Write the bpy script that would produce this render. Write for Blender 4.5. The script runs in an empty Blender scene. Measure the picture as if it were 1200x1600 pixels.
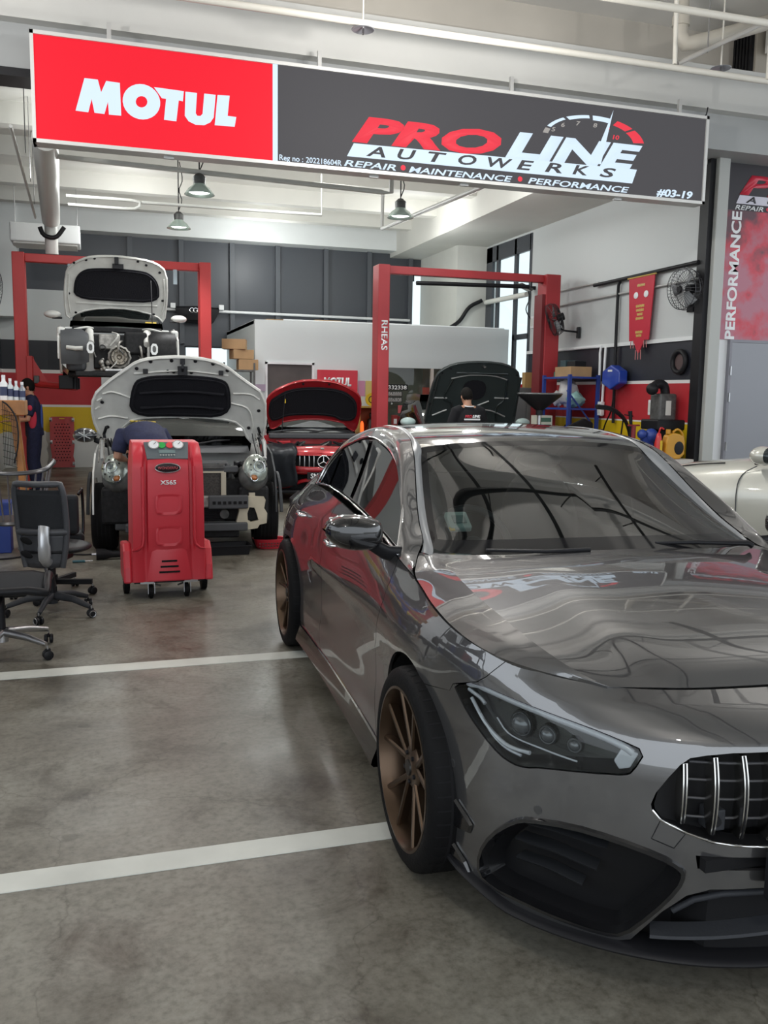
import bpy, bmesh, math, random
from mathutils import Vector, Matrix, Euler
from mathutils.geometry import delaunay_2d_cdt
random.seed(7)
C = bpy.context.scene.collection
PI = math.pi

# ---------------------------------------------------------------- camera, world, exposure
scn = bpy.context.scene
cam_d = bpy.data.cameras.new('camera')
cam = bpy.data.objects.new('camera', cam_d)
C.objects.link(cam)
cam_d.sensor_fit = 'VERTICAL'
cam_d.sensor_height = 24.0
cam_d.lens = 1401.76 / 1600 * 24.0
cam_d.clip_start = 0.05
EYE = Vector((0, 0, 1.57))
yaw, pitch, roll = 0.309476, 0.128776, -0.0152137
fwd = Vector((math.sin(yaw)*math.cos(pitch), math.cos(yaw)*math.cos(pitch), -math.sin(pitch)))
rgt = Vector((math.cos(yaw), -math.sin(yaw), 0))
dwn = fwd.cross(rgt)
r2 = rgt*math.cos(roll) + dwn*math.sin(roll)
d2 = -rgt*math.sin(roll) + dwn*math.cos(roll)
mw = Matrix(((r2.x, -d2.x, -fwd.x, EYE.x), (r2.y, -d2.y, -fwd.y, EYE.y), (r2.z, -d2.z, -fwd.z, EYE.z), (0, 0, 0, 1)))
cam.matrix_world = mw
scn.camera = cam
scn.view_settings.view_transform = 'Standard'
scn.view_settings.look = 'None'
scn.view_settings.exposure = 0.0
scn.view_settings.gamma = 1.0

world = bpy.data.worlds.new('daylight')
scn.world = world
world.use_nodes = True
wn = world.node_tree.nodes
wn['Background'].inputs['Color'].default_value = (0.86, 0.93, 1.0, 1)
wn['Background'].inputs['Strength'].default_value = 2.0

def area_light(name, loc, size, power, col=(1, 1, 1), rot=(0, 0, 0)):
    d = bpy.data.lights.new(name, 'AREA')
    d.shape = 'RECTANGLE'; d.size, d.size_y = size
    d.energy = power; d.color = col
    o = bpy.data.objects.new(name, d); C.objects.link(o)
    o.location = loc; o.rotation_euler = rot
    return o
# point lights without fittings: two lamps mirrored on the bonnet, the others added fill
def point_light(name, loc, power, r=.07, col=(1, 1, 1)):
    d = bpy.data.lights.new(name, 'POINT'); d.energy = power; d.shadow_soft_size = r; d.color = col
    o = bpy.data.objects.new(name, d); C.objects.link(o); o.location = loc
for x, y in ((-2.4, 4.6), (2.9, 7.4), (3.3, 7.4), (6.2, 4.4), (0.4, -1.2), (-1.6, 7.8)):  # the close pair shows on the bonnet, the rest are added to brighten the ceiling
    point_light('driveway_lamp_and_fill', (x, y, 4.6), 98, .06, (1, .97, .93))
for x, y in ((-.2, 12.4), (2.6, 12.4), (5.3, 12.4), (.6, 15.9), (3.4, 15.2), (5.6, 15.9), (3.2, 18.2)):  # added sources that brighten the workshop ceiling, apart from the high-bay lamps
    point_light('workshop_fill_light', (x, y, 4.35), 54, .12, (.97, 1, .98))

# ---------------------------------------------------------------- helpers
MATS = {}
def M(name, col=(.5, .5, .5), rough=.5, metal=0.0, coat=0.0, noise=None, bump=None, emit=None, alpha=None, spec=None, trans=None, coat_r=.03, coat_ior=None):
    if name in MATS: return MATS[name]
    m = bpy.data.materials.new(name); m.use_nodes = True
    nt = m.node_tree; b = nt.nodes['Principled BSDF']
    b.inputs['Base Color'].default_value = (*col, 1)
    b.inputs['Roughness'].default_value = rough
    b.inputs['Metallic'].default_value = metal
    b.inputs['Coat Weight'].default_value = coat
    b.inputs['Coat Roughness'].default_value = coat_r
    if coat_ior: b.inputs['Coat IOR'].default_value = coat_ior
    if spec is None and max(col) < .06 and not metal and not coat: spec = .22
    if spec is not None: b.inputs['Specular IOR Level'].default_value = spec
    if trans: b.inputs['Transmission Weight'].default_value = trans
    if alpha is not None: b.inputs['Alpha'].default_value = alpha
    if emit:
        b.inputs['Emission Color'].default_value = (*emit[0], 1); b.inputs['Emission Strength'].default_value = emit[1]
    if noise or bump:
        tc = nt.nodes.new('ShaderNodeTexCoord')
    if noise:
        sc_, amt = noise
        n = nt.nodes.new('ShaderNodeTexNoise'); n.inputs['Scale'].default_value = sc_; n.inputs['Detail'].default_value = 5
        nt.links.new(tc.outputs['Object'], n.inputs['Vector'])
        r = nt.nodes.new('ShaderNodeMapRange'); r.inputs[1].default_value = .3; r.inputs[2].default_value = .7
        r.inputs[3].default_value = 1-amt; r.inputs[4].default_value = 1+amt
        nt.links.new(n.outputs['Fac'], r.inputs[0])
        mx = nt.nodes.new('ShaderNodeVectorMath'); mx.operation = 'SCALE'; mx.inputs[0].default_value = col
        nt.links.new(r.outputs[0], mx.inputs['Scale']); nt.links.new(mx.outputs[0], b.inputs['Base Color'])
    if bump:
        n2 = nt.nodes.new('ShaderNodeTexNoise'); n2.inputs['Scale'].default_value = bump[0]; n2.inputs['Detail'].default_value = 4
        nt.links.new(tc.outputs['Object'], n2.inputs['Vector'])
        bm_ = nt.nodes.new('ShaderNodeBump'); bm_.inputs['Strength'].default_value = bump[1]; bm_.inputs['Distance'].default_value = .01
        nt.links.new(n2.outputs['Fac'], bm_.inputs['Height']); nt.links.new(bm_.outputs[0], b.inputs['Normal'])
    MATS[name] = m
    return m

def rotm(rx=0, ry=0, rz=0): return Euler((rx, ry, rz)).to_matrix()

class MB:
    """collects shapes and links them as one mesh object"""
    def __init__(s): s.v = []; s.f = []; s.fm = []; s.cur = 0
    def add(s, vs, fs):
        o = len(s.v); s.v += [tuple(p) for p in vs]
        for f in fs: s.f.append([o+i for i in f]); s.fm.append(s.cur)
        return s
    def box(s, c, sz, R=None, taper=1.0):
        vs = []
        for z in (-.5, .5):
            k = taper if z > 0 else 1.0
            for x, y in ((-.5, -.5), (.5, -.5), (.5, .5), (-.5, .5)):
                p = Vector((x*sz[0]*k, y*sz[1]*k, z*sz[2]))
                if R is not None: p = R @ p
                vs.append(p + Vector(c))
        return s.add(vs, [(3, 2, 1, 0), (4, 5, 6, 7), (0, 1, 5, 4), (1, 2, 6, 5), (2, 3, 7, 6), (3, 0, 4, 7)])
    def bx(s, x0, x1, y0, y1, z0, z1): return s.box(((x0+x1)/2, (y0+y1)/2, (z0+z1)/2), (abs(x1-x0), abs(y1-y0), abs(z1-z0)))
    def cyl(s, a, b, r0, r1=None, n=16, caps=True):
        r1 = r0 if r1 is None else r1
        a = Vector(a); b = Vector(b); d = (b-a).normalized()
        u = d.orthogonal().normalized(); w = d.cross(u)
        vs = []
        for p, r in ((a, r0), (b, r1)):
            for i in range(n):
                t = 2*PI*i/n; vs.append(p + (u*math.cos(t)+w*math.sin(t))*r)
        fs = [(i, (i+1) % n, n+(i+1) % n, n+i) for i in range(n)]
        if caps: fs += [tuple(range(n-1, -1, -1)), tuple(range(n, 2*n))]
        return s.add(vs, fs)
    def tube(s, pts, r, n=10, closed=False, flat=1.0, caps=True):
        pts = [Vector(p) for p in pts]; N = len(pts)
        rs = r if isinstance(r, (list, tuple)) else [r]*N
        vs = []; u = None
        for i, p in enumerate(pts):
            if closed: t = pts[(i+1) % N]-pts[i-1]
            else: t = pts[min(i+1, N-1)]-pts[max(i-1, 0)]
            t.normalize()
            if u is None: u = t.orthogonal().normalized()
            u = (u - t*u.dot(t)).normalized(); w = t.cross(u)
            for k in range(n):
                a = 2*PI*k/n; vs.append(p+(u*math.cos(a)+w*math.sin(a)*flat)*rs[i])
        fs = []
        for i in range(N if closed else N-1):
            j = (i+1) % N
            for k in range(n): fs.append((i*n+k, i*n+(k+1) % n, j*n+(k+1) % n, j*n+k))
        if not closed and caps: fs += [tuple(range(n-1, -1, -1)), tuple(range((N-1)*n, N*n))]
        return s.add(vs, fs)
    def lathe(s, prof, c=(0, 0, 0), axis='z', n=24, a0=0, a1=2*PI):
        full = abs(a1-a0-2*PI) < 1e-6
        m = n if full else n+1
        vs = []
        for r, h in prof:
            for k in range(m):
                t = a0+(a1-a0)*k/n; x, y = r*math.cos(t), r*math.sin(t)
                p = {'z': (x, y, h), 'x': (h, x, y), 'y': (x, h, y)}[axis]
                vs.append(Vector(p)+Vector(c))
        fs = []
        for i in range(len(prof)-1):
            for k in range(n):
                k2 = (k+1) % m
                fs.append((i*m+k, i*m+k2, (i+1)*m+k2, (i+1)*m+k))
        return s.add(vs, fs)
    def prism(s, poly, origin, ax, ay, depth):
        """2D polygon (list of (a,b)) placed at origin with axes ax, ay, extruded along their normal by depth"""
        o = Vector(origin); ax = Vector(ax); ay = Vector(ay); nn = ax.cross(ay).normalized()*depth
        n = len(poly)
        vs = [o+ax*a+ay*b for a, b in poly]+[o+ax*a+ay*b+nn for a, b in poly]
        fs = [tuple(range(n-1, -1, -1)), tuple(range(n, 2*n))]+[(i, (i+1) % n, n+(i+1) % n, n+i) for i in range(n)]
        return s.add(vs, fs)
    def sphere(s, c, r, n=16, m=10, sc=(1, 1, 1), R=None):
        vs = []; fs = []
        for j in range(m+1):
            ph = PI*j/m
            for i in range(n):
                t = 2*PI*i/n
                p = Vector((math.sin(ph)*math.cos(t)*sc[0]*r, math.sin(ph)*math.sin(t)*sc[1]*r, math.cos(ph)*sc[2]*r))
                if R is not None: p = R @ p
                vs.append(p+Vector(c))
        for j in range(m):
            for i in range(n): fs.append((j*n+i, (j+1)*n+i, (j+1)*n+(i+1) % n, j*n+(i+1) % n))
        return s.add(vs, fs)
    def grid(s, rows, closed_u=False):
        """rows: list of equally long point lists"""
        n = len(rows[0]); vs = [p for r in rows for p in r]; fs = []
        for j in range(len(rows)-1):
            for i in range(n if closed_u else n-1):
                i2 = (i+1) % n
                fs.append((j*n+i, j*n+i2, (j+1)*n+i2, (j+1)*n+i))
        return s.add(vs, fs)
    def torus(s, c, R_, r, axis=(0, 0, 1), n=32, m=8):
        ax = Vector(axis).normalized(); u = ax.orthogonal().normalized(); w = ax.cross(u); c = Vector(c)
        return s.tube([c+(u*math.cos(2*PI*i/n)+w*math.sin(2*PI*i/n))*R_ for i in range(n)], r, m, closed=True)
    def build(s, name, mats, parent=None, smooth=None, bevel=0, seg=2, solid=0, sub=0):
        me = bpy.data.meshes.new(name)
        me.from_pydata(s.v, [], s.f)
        if not isinstance(mats, (list, tuple)): mats = [mats]
        for m in mats: me.materials.append(m)
        if len(mats) > 1: me.polygons.foreach_set('material_index', s.fm)
        bm = bmesh.new(); bm.from_mesh(me); bmesh.ops.remove_doubles(bm, verts=bm.verts, dist=1e-5)
        if solid == 0: bmesh.ops.recalc_face_normals(bm, faces=bm.faces)
        bm.to_mesh(me); bm.free()
        if smooth:
            me.shade_smooth()
            if smooth < 179: me.set_sharp_from_angle(angle=math.radians(smooth))
        o = bpy.data.objects.new(name, me); C.objects.link(o)
        if parent is not None: o.parent = parent
        if solid:
            md = o.modifiers.new('solid', 'SOLIDIFY'); md.thickness = solid; md.offset = -1
        if sub:
            md = o.modifiers.new('sub', 'SUBSURF'); md.levels = md.render_levels = sub
        if bevel:
            md = o.modifiers.new('bevel', 'BEVEL'); md.width = bevel; md.segments = seg; md.limit_method = 'ANGLE'; md.angle_limit = math.radians(40)
            md.harden_normals = False
        return o

def tag(o, label, cat, group=None):
    o['label'] = label; o['category'] = cat
    if group: o['group'] = group
    return o
def thing(name, label, cat, loc=(0, 0, 0), rz=0, group=None, rot=None):
    o = bpy.data.objects.new(name, None); C.objects.link(o)
    o.empty_display_size = .1
    o.location = loc; o.rotation_euler = rot if rot else (0, 0, rz)
    return tag(o, label, cat, group)
def st(mb, name, mat, **k):
    o = mb.build(name, mat, **k); o['kind'] = 'structure'; return o
def stuff(o, label, cat):
    o['kind'] = 'stuff'; return tag(o, label, cat)

def spl(pts, n, closed=False):
    """Catmull-Rom resample of a point list to n points, even in chord length"""
    P = [Vector(p) for p in pts]; N = len(P)
    dense = []
    segs = N if closed else N-1
    for i in range(segs):
        p1 = P[i]; p2 = P[(i+1) % N]
        p0 = P[i-1] if (i > 0 or closed) else p1*2-p2
        p3 = P[(i+2) % N] if (i+2 < N or closed) else p2*2-p1
        for k in range(16):
            t = k/16; t2 = t*t; t3 = t2*t
            dense.append(.5*((2*p1)+(p2-p0)*t+(2*p0-5*p1+4*p2-p3)*t2+(3*p1-p0-3*p2+p3)*t3))
    dense.append(P[0] if closed else P[-1])
    L = [0]
    for a, b in zip(dense, dense[1:]): L.append(L[-1]+(b-a).length)
    out = []; j = 0; m = n if closed else n-1
    for i in range(n):
        d = L[-1]*i/m
        while j < len(L)-2 and L[j+1] < d: j += 1
        s = L[j+1]-L[j]; t = (d-L[j])/s if s > 1e-9 else 0
        out.append(dense[j].lerp(dense[j+1], min(max(t, 0), 1)))
    return out

def text(name, s, loc, size, mat, ax=(1, 0, 0), ay=(0, 0, 1), parent=None, fat=0.0, shear=0.0, wide=1.0, depth=0.002, align='LEFT', spacing=1.0, width=None):
    """lettering as a thin mesh; ax = reading direction, ay = up; width: exact overall width"""
    cu = bpy.data.curves.new(name, 'FONT'); cu.body = s; cu.size = 1.0; cu.offset = fat; cu.shear = shear
    cu.space_character = spacing; cu.extrude = 0; cu.resolution_u = 3; cu.align_x = align
    t = bpy.data.objects.new(name, cu); C.objects.link(t)
    dg = bpy.context.evaluated_depsgraph_get(); dg.update()
    me = bpy.data.meshes.new_from_object(t.evaluated_get(dg))
    bpy.data.objects.remove(t); bpy.data.curves.remove(cu)
    xs = [v.co.x for v in me.vertices]
    k = wide
    if width and xs: k = width/((max(xs)-min(xs))*size)
    x0 = min(xs) if (align == 'LEFT' and xs) else 0
    ax = Vector(ax).normalized(); ay = Vector(ay).normalized(); nn = ax.cross(ay); loc = Vector(loc)
    bm = bmesh.new(); bm.from_mesh(me)
    for v in bm.verts:
        x, y = (v.co.x-x0)*size*k, v.co.y*size
        v.co = loc+ax*x+ay*y+nn*depth
    if depth > 0.0005:
        r = bmesh.ops.extrude_face_region(bm, geom=bm.faces[:])
        for v in [g for g in r['geom'] if isinstance(g, bmesh.types.BMVert)]: v.co -= nn*depth*.9
        bmesh.ops.recalc_face_normals(bm, faces=bm.faces)
    bm.to_mesh(me); bm.free()
    me.materials.clear(); me.materials.append(mat)
    o = bpy.data.objects.new(name, me); C.objects.link(o)
    if parent is not None: o.parent = parent
    return o

def copy_tree(o, parent=None):
    c = o.copy(); C.objects.link(c)
    if parent is not None: c.parent = parent
    for ch in list(o.children): copy_tree(ch, c)
    return c

# ---------------------------------------------------------------- materials
WHITE = M('white_paint', (.72, .74, .74), .55, noise=(1.2, .04))
OFFWH = M('off_white_paint', (.62, .62, .58), .6, noise=(1.5, .05))
CEILM = M('ceiling_paint', (.66, .65, .61), .7, noise=(.8, .06))
GREYM = M('grey_metal_panel', (.055, .062, .075), .5, noise=(2, .1))
RED = M('red_enamel', (.42, .02, .03), .35, coat=.3, noise=(3, .08))
REDP = M('red_plastic', (.56, .028, .045), .42, bump=(300, .05))
BLK = M('black_plastic', (.012, .012, .014), .45)
BLKM = M('black_matte', (.008, .008, .009), .8)
DGREY = M('dark_grey_plastic', (.035, .037, .042), .5, bump=(150, .1))
RUB = M('tyre_rubber', (.007, .007, .0075), .6, bump=(90, .15), spec=.1)
CHROME = M('chrome', (.82, .82, .83), .08, 1.0)
STEEL = M('steel', (.45, .45, .46), .3, 1.0, noise=(8, .15))
ALU = M('cast_aluminium', (.55, .55, .56), .4, 1.0)
GALV = M('galvanised_conduit', (.5, .5, .49), .5, .5)
BLUE = M('blue_enamel', (.02, .05, .26), .4)
WOOD = M('varnished_wood', (.36, .15, .04), .4, noise=(6, .25))
CARD = M('cardboard', (.38, .24, .12), .8, noise=(5, .1))
YEL = M('yellow_paint', (.62, .42, .01), .5)
YELP = M('yellow_plastic', (.55, .27, .02), .35)
SKIN = M('skin', (.42, .22, .14), .5)
HAIR = M('black_hair', (.008, .007, .006), .85, spec=.15)
NAVY = M('navy_cotton', (.018, .022, .06), .85, noise=(30, .2))
WHITEP = M('white_vinyl', (.75, .76, .77), .4)
GLASSD = M('tinted_glass', (.01, .012, .012), .03, 0, spec=.6)

def glass(name, col=(.9, .95, .94), tint=.35, ior=1.5):
    m = bpy.data.materials.new(name); m.use_nodes = True; nt = m.node_tree
    for n in list(nt.nodes): nt.nodes.remove(n)
    out = nt.nodes.new('ShaderNodeOutputMaterial'); mix = nt.nodes.new('ShaderNodeMixShader')
    tr = nt.nodes.new('ShaderNodeBsdfTransparent'); tr.inputs[0].default_value = (*[c*tint for c in col], 1)
    gl = nt.nodes.new('ShaderNodeBsdfGlossy'); gl.inputs['Roughness'].default_value = .015
    fr = nt.nodes.new('ShaderNodeFresnel'); fr.inputs['IOR'].default_value = ior
    ge = nt.nodes.new('ShaderNodeNewGeometry'); k1 = nt.nodes.new('ShaderNodeMath'); k1.operation = 'SUBTRACT'; k1.inputs[0].default_value = 1; nt.links.new(ge.outputs['Backfacing'], k1.inputs[1])
    k2 = nt.nodes.new('ShaderNodeMath'); k2.operation = 'MULTIPLY'; nt.links.new(k1.outputs[0], k2.inputs[0]); nt.links.new(fr.outputs[0], k2.inputs[1])
    nt.links.new(k2.outputs[0], mix.inputs[0]); nt.links.new(tr.outputs[0], mix.inputs[1]); nt.links.new(gl.outputs[0], mix.inputs[2])
    nt.links.new(mix.outputs[0], out.inputs[0])
    return m
CLEAR = glass('clear_glass', tint=.85)
SCREEN = glass('windscreen_glass', (.85, .95, .93), tint=.5, ior=2.5)
PRIV = glass('privacy_glass', (.9, .95, 1), tint=.10)

# ---------------------------------------------------------------- the setting
def floor_mat():
    m = bpy.data.materials.new('polished_concrete'); m.use_nodes = True; nt = m.node_tree; b = nt.nodes['Principled BSDF']
    g = nt.nodes.new('ShaderNodeNewGeometry')
    def noise(scale, det, rough=.6, dist=0.0):
        n = nt.nodes.new('ShaderNodeTexNoise'); n.inputs['Scale'].default_value = scale; n.inputs['Detail'].default_value = det
        n.inputs['Roughness'].default_value = rough; n.inputs['Distortion'].default_value = dist
        nt.links.new(g.outputs['Position'], n.inputs['Vector']); return n
    def ramp(src, stops):
        r = nt.nodes.new('ShaderNodeValToRGB'); e = r.color_ramp.elements
        e[0].position, e[0].color = stops[0][0], (*stops[0][1], 1); e[1].position, e[1].color = stops[-1][0], (*stops[-1][1], 1)
        for p, c in stops[1:-1]:
            q = e.new(p); q.color = (*c, 1)
        nt.links.new(src, r.inputs[0]); return r
    def mix(a, bb, mode, fac=1.0):
        x = nt.nodes.new('ShaderNodeMix'); x.data_type = 'RGBA'; x.blend_type = mode; x.inputs[0].default_value = fac
        nt.links.new(a, x.inputs[6]); nt.links.new(bb, x.inputs[7]); return x.outputs[2]
    base = ramp(noise(.55, 6, .65, .4).outputs[0], [(.3, (.098, .088, .070)), (.48, (.160, .150, .124)), (.70, (.275, .270, .235))])
    mid = ramp(noise(2.3, 8, .7, .8).outputs[0], [(.30, (.42, .38, .33)), (.46, (.95, .94, .92)), (.72, (1.3, 1.3, 1.28))])
    spots = ramp(noise(1.1, 3, .5, .2).outputs[0], [(.0, (.30, .28, .25)), (.31, (.45, .42, .38)), (.40, (1, 1, 1)), (1, (1, 1, 1))])
    blot = ramp(noise(5.5, 2, .4).outputs[0], [(.0, (.35, .33, .29)), (.26, (.45, .43, .38)), (.30, (1, 1, 1)), (1, (1, 1, 1))])
    scuff = ramp(noise(9, 10, .75, 1.5).outputs[0], [(.35, (.8, .79, .77)), (.52, (1, 1, 1)), (.68, (1.05, 1.05, 1.05)), (.74, (1.35, 1.34, 1.3))])
    fine = ramp(noise(38, 4, .6).outputs[0], [(.3, (.70, .69, .67)), (.5, (1, 1, 1)), (.7, (1.16, 1.16, 1.16))])
    vor = nt.nodes.new('ShaderNodeTexVoronoi'); vor.feature = 'DISTANCE_TO_EDGE'; vor.inputs['Scale'].default_value = .8
    wob = nt.nodes.new('ShaderNodeVectorMath'); wob.operation = 'MULTIPLY_ADD'; wob.inputs[1].default_value = (.5, .5, .5)
    nt.links.new(noise(2, 6).outputs['Color'], wob.inputs[0]); nt.links.new(g.outputs['Position'], wob.inputs[2])
    nt.links.new(wob.outputs[0], vor.inputs['Vector'])
    crack = ramp(vor.outputs['Distance'], [(0, (.62, .6, .58)), (.006, (1, 1, 1)), (1, (1, 1, 1))])
    c = mix(base.outputs[0], mid.outputs[0], 'MULTIPLY'); c = mix(c, spots.outputs[0], 'MULTIPLY', .75)
    c = mix(c, fine.outputs[0], 'MULTIPLY'); c = mix(c, crack.outputs[0], 'MULTIPLY', .8)
    c = mix(c, blot.outputs[0], 'MULTIPLY', .7); c = mix(c, scuff.outputs[0], 'MULTIPLY', .8)
    nt.links.new(c, b.inputs['Base Color'])
    r = nt.nodes.new('ShaderNodeMapRange'); r.inputs[1].default_value = .3; r.inputs[2].default_value = .7; r.inputs[3].default_value = .28; r.inputs[4].default_value = .5
    nt.links.new(noise(1.7, 6).outputs[0], r.inputs[0]); nt.links.new(r.outputs[0], b.inputs['Roughness'])
    bp = nt.nodes.new('ShaderNodeBump'); bp.inputs['Strength'].default_value = .12; bp.inputs['Distance'].default_value = .01
    nt.links.new(noise(14, 6).outputs[0], bp.inputs['Height']); nt.links.new(bp.outputs[0], b.inputs['Normal'])
    b.inputs['Specular IOR Level'].default_value = .5
    return m
st(MB().bx(-12, 16, -14, 20.2, -.2, 0), 'floor', floor_mat())
LINE = M('road_paint', (.62, .63, .58), .5, noise=(3, .12))
st(MB().bx(-3.2, 4.4, 5.14, 5.28, 0, .003), 'trim_1', LINE)
st(MB().bx(-3.2, 4.4, 2.875, 2.995, 0, .003), 'trim_2', LINE)

def stripes_mat(name, xsplit=None, dark=(.012, .014, .02), zs=(.72, 1.24, 1.285, 1.92, 1.975, 2.57, 3.57)):
    m = bpy.data.materials.new(name); m.use_nodes = True; nt = m.node_tree; b = nt.nodes['Principled BSDF']
    g = nt.nodes.new('ShaderNodeNewGeometry'); sp = nt.nodes.new('ShaderNodeSeparateXYZ'); nt.links.new(g.outputs['Position'], sp.inputs[0])
    mr = nt.nodes.new('ShaderNodeMath'); mr.operation = 'DIVIDE'; mr.inputs[1].default_value = 6.0; nt.links.new(sp.outputs['Z'], mr.inputs[0])
    r = nt.nodes.new('ShaderNodeValToRGB'); r.color_ramp.interpolation = 'CONSTANT'
    cols = [(.62, .62, .6), (.66, .45, .008), (.72, .7, .66), (.44, .022, .03), (.72, .7, .68), dark, (.52, .54, .54)]
    if len(zs) > 6: cols.append((.05, .056, .068))
    e = r.color_ramp.elements
    e[0].position = 0; e[0].color = (*cols[0], 1); e[1].position = zs[0]/6; e[1].color = (*cols[1], 1)
    for z, c in zip(zs[1:], cols[2:]):
        q = e.new(z/6); q.color = (*c, 1)
    nt.links.new(mr.outputs[0], r.inputs[0])
    src = r.outputs[0]
    if xsplit is not None:
        cmp_ = nt.nodes.new('ShaderNodeMath'); cmp_.operation = 'GREATER_THAN'; cmp_.inputs[1].default_value = xsplit; nt.links.new(sp.outputs['X'], cmp_.inputs[0])
        mx = nt.nodes.new('ShaderNodeMix'); mx.data_type = 'RGBA'; nt.links.new(cmp_.outputs[0], mx.inputs[0])
        nt.links.new(src, mx.inputs[6]); mx.inputs[7].default_value = (.05, .056, .068, 1); src = mx.outputs[2]
    nt.links.new(src, b.inputs['Base Color']); b.inputs['Roughness'].default_value = .45
    return m
XR = 7.75; YB = 19.7
back = MB()
WB = [(1.8, 3.25, 1.0, 2.56), (6.87, 7.25, .6, 4.45)]       # two glazed openings
back.bx(-2, 1.8, YB, YB+.2, 0, 5.3).bx(1.8, 3.25, YB, YB+.2, 0, 1.0).bx(1.8, 3.25, YB, YB+.2, 2.56, 5.3).bx(3.25, 6.87, YB, YB+.2, 0, 5.3)
back.bx(6.87, 7.25, YB, YB+.2, 0, .6).bx(6.87, 7.25, YB, YB+.2, 4.45, 5.3).bx(7.25, 8.0, YB, YB+.2, 0, 5.3)
st(back, 'wall_back', stripes_mat('striped_back_wall', .5))
ribs = MB()
for x in (.72, 1.75, 2.81, 3.79, 4.86, 5.85, 6.82): ribs.bx(x-.05, x+.05, YB-.09, YB-.001, 2.6 if 1.7 < x < 3.3 else 0, 4.75)
st(ribs, 'trim_3', M('grey_rib', (.075, .082, .095), .5))
for i, (a, b_, c, d) in enumerate(WB):
    w = MB().bx(a, b_, YB+.08, YB+.09, c, d)
    o = st(w, 'window_%d' % (i+1), CLEAR)
    fr = MB()
    for x in (a, b_): fr.bx(x-.03, x+.03, YB+.04, YB+.12, c, d)
    for z in (c, d): fr.bx(a, b_, YB+.04, YB+.12, z-.03, z+.03)
    fr.build('window_frame', M('window_frame_paint', (.05, .055, .065), .4), o)
# right-hand wall with its tall glazed corner
rw = MB()
rw.bx(XR, XR+.06, 10.4, 15.5, 0, 5.3).bx(XR, XR+.06, 15.5, 17.5, 4.6, 5.3).bx(XR, XR+.06, 15.5, 17.5, 0, .15).bx(XR, XR+.2, 17.5, YB+.2, 0, 5.3)
st(rw, 'wall_right', stripes_mat('striped_right_wall', None, (.016, .018, .026), (.6, 1.225, 1.265, 1.80, 1.85, 2.385)))
st(MB().bx(XR-.03, XR-.001, 10.45, 15.5, 2.385, 2.44), 'trim_4', WHITE)
o = st(MB().bx(XR+.02, XR+.03, 15.5, 17.5, .15, 4.6), 'window_3', CLEAR)
fr = MB()
for y in (15.5, 16.15, 16.98, 17.36): fr.bx(XR-.01, XR+.05, y-.05 if y < 17 else y-.14, y+.05 if y < 17 else y+.14, .15, 4.6)
fr.bx(XR-.01, XR+.05, 15.5, 17.5, 4.3, 4.6); fr.bx(XR-.01, XR+.05, 15.5, 16.2, 2.68, 2.78)
fr.build('window_frame', M('window_frame_paint'), o, bevel=.004)
st(MB().bx(7.09, XR, 17.5, YB, 0, 5.3), 'wall_column', OFFWH)
st(MB().bx(-2.0, -1.8, 10.4, YB+.2, 0, 5.3), 'wall_left', stripes_mat('striped_left_wall', None))
st(MB().bx(-1.8, -1.4, 19.2, YB, 3.0, 5.3), 'trim_5', WHITE)
# workshop ceiling, its soffit, beams
st(MB().bx(-2, 8, 10.4, 20, 5.3, 5.5), 'ceiling', CEILM)
bm_ = MB()
bm_.bx(6.35, XR, 10.4, YB, 4.64, 5.3)
st(bm_, 'trim_6', CEILM)
bm_ = MB().bx(-2, 7, 19.25, YB, 4.73, 5.3)
st(bm_, 'trim_7', WHITE)
bm_ = MB()
for y in (11.7, 13.3, 15.0, 16.9, 18.4): bm_.bx(-1.8, 6.35, y-.12, y+.12, 5.02, 5.3)
st(bm_, 'trim_8', CEILM)
# fascia beam above the entrance and the driveway ceiling
fb = MB().bx(-9, 14, 9.95, 10.4, 4.70, 5.12)
st(fb, 'trim_9', M('fascia_grey', (.33, .34, .34), .7, noise=(1, .05)))
st(MB().bx(-9, 14, 9.80, 10.4, 5.12, 5.62), 'trim_10', M('fascia_white', (.52, .52, .50), .7, noise=(1, .05)))
st(MB().bx(-9, -.2, 9.93, 10.3, 4.62, 4.70), 'trim_11', BLK)
st(MB().bx(-9, 14, -5, 10.6, 6.25, 6.45), 'ceiling', M('driveway_ceiling_paint', (.70, .69, .665), .75, noise=(.5, .08)))
bm_ = MB()
for y in (-2.0, 2.0, 6.4): bm_.bx(-9, 14, y-.22, y+.22, 5.75, 6.25)
for x in (-4.6, 1.8, 8.2): bm_.bx(x-.2, x+.2, -2.2, 9.8, 5.85, 6.25)
st(bm_, 'trim_12', M('driveway_beam_paint', (.66, .65, .62), .7))
st(MB().bx(-9, 14, 10.4, 10.6, 5.6, 6.3), 'wall_above_fascia', M('upper_wall_paint', (.5, .47, .42), .75, noise=(.8, .1)))
def cpipe(lb, pts, drops):
    t = thing('ceiling_pipe', lb, 'pipe'); MB().tube(pts, .045, 8).build('pipe_run', M('dark_pipe', (.02, .022, .022), .5), t, smooth=60)
    for p in drops: MB().tube([p, (p[0], p[1], 6.25)], .014, 6).build('hanger_rod', M('dark_pipe'), t)
cpipe('dark pipe across the driveway ceiling, furthest from the sign', [(-8, 3.9, 5.55), (13, 3.9, 5.55)], [(x, 3.9, 5.55) for x in (-1, 1.5, 3.2, 5, 7.5)])
cpipe('dark pipe across the driveway ceiling in the middle of the bay', [(-8, 5.6, 5.5), (13, 5.6, 5.5)], [(x, 5.6, 5.5) for x in (-.6, 1.2, 2.6, 4.2, 6)])
cpipe('left dark pipe running towards the sign under the driveway ceiling', [(2.5, -4, 5.7), (2.5, 7.2, 5.7)], [(2.5, y, 5.7) for y in (0, 3, 6.9)])
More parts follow.
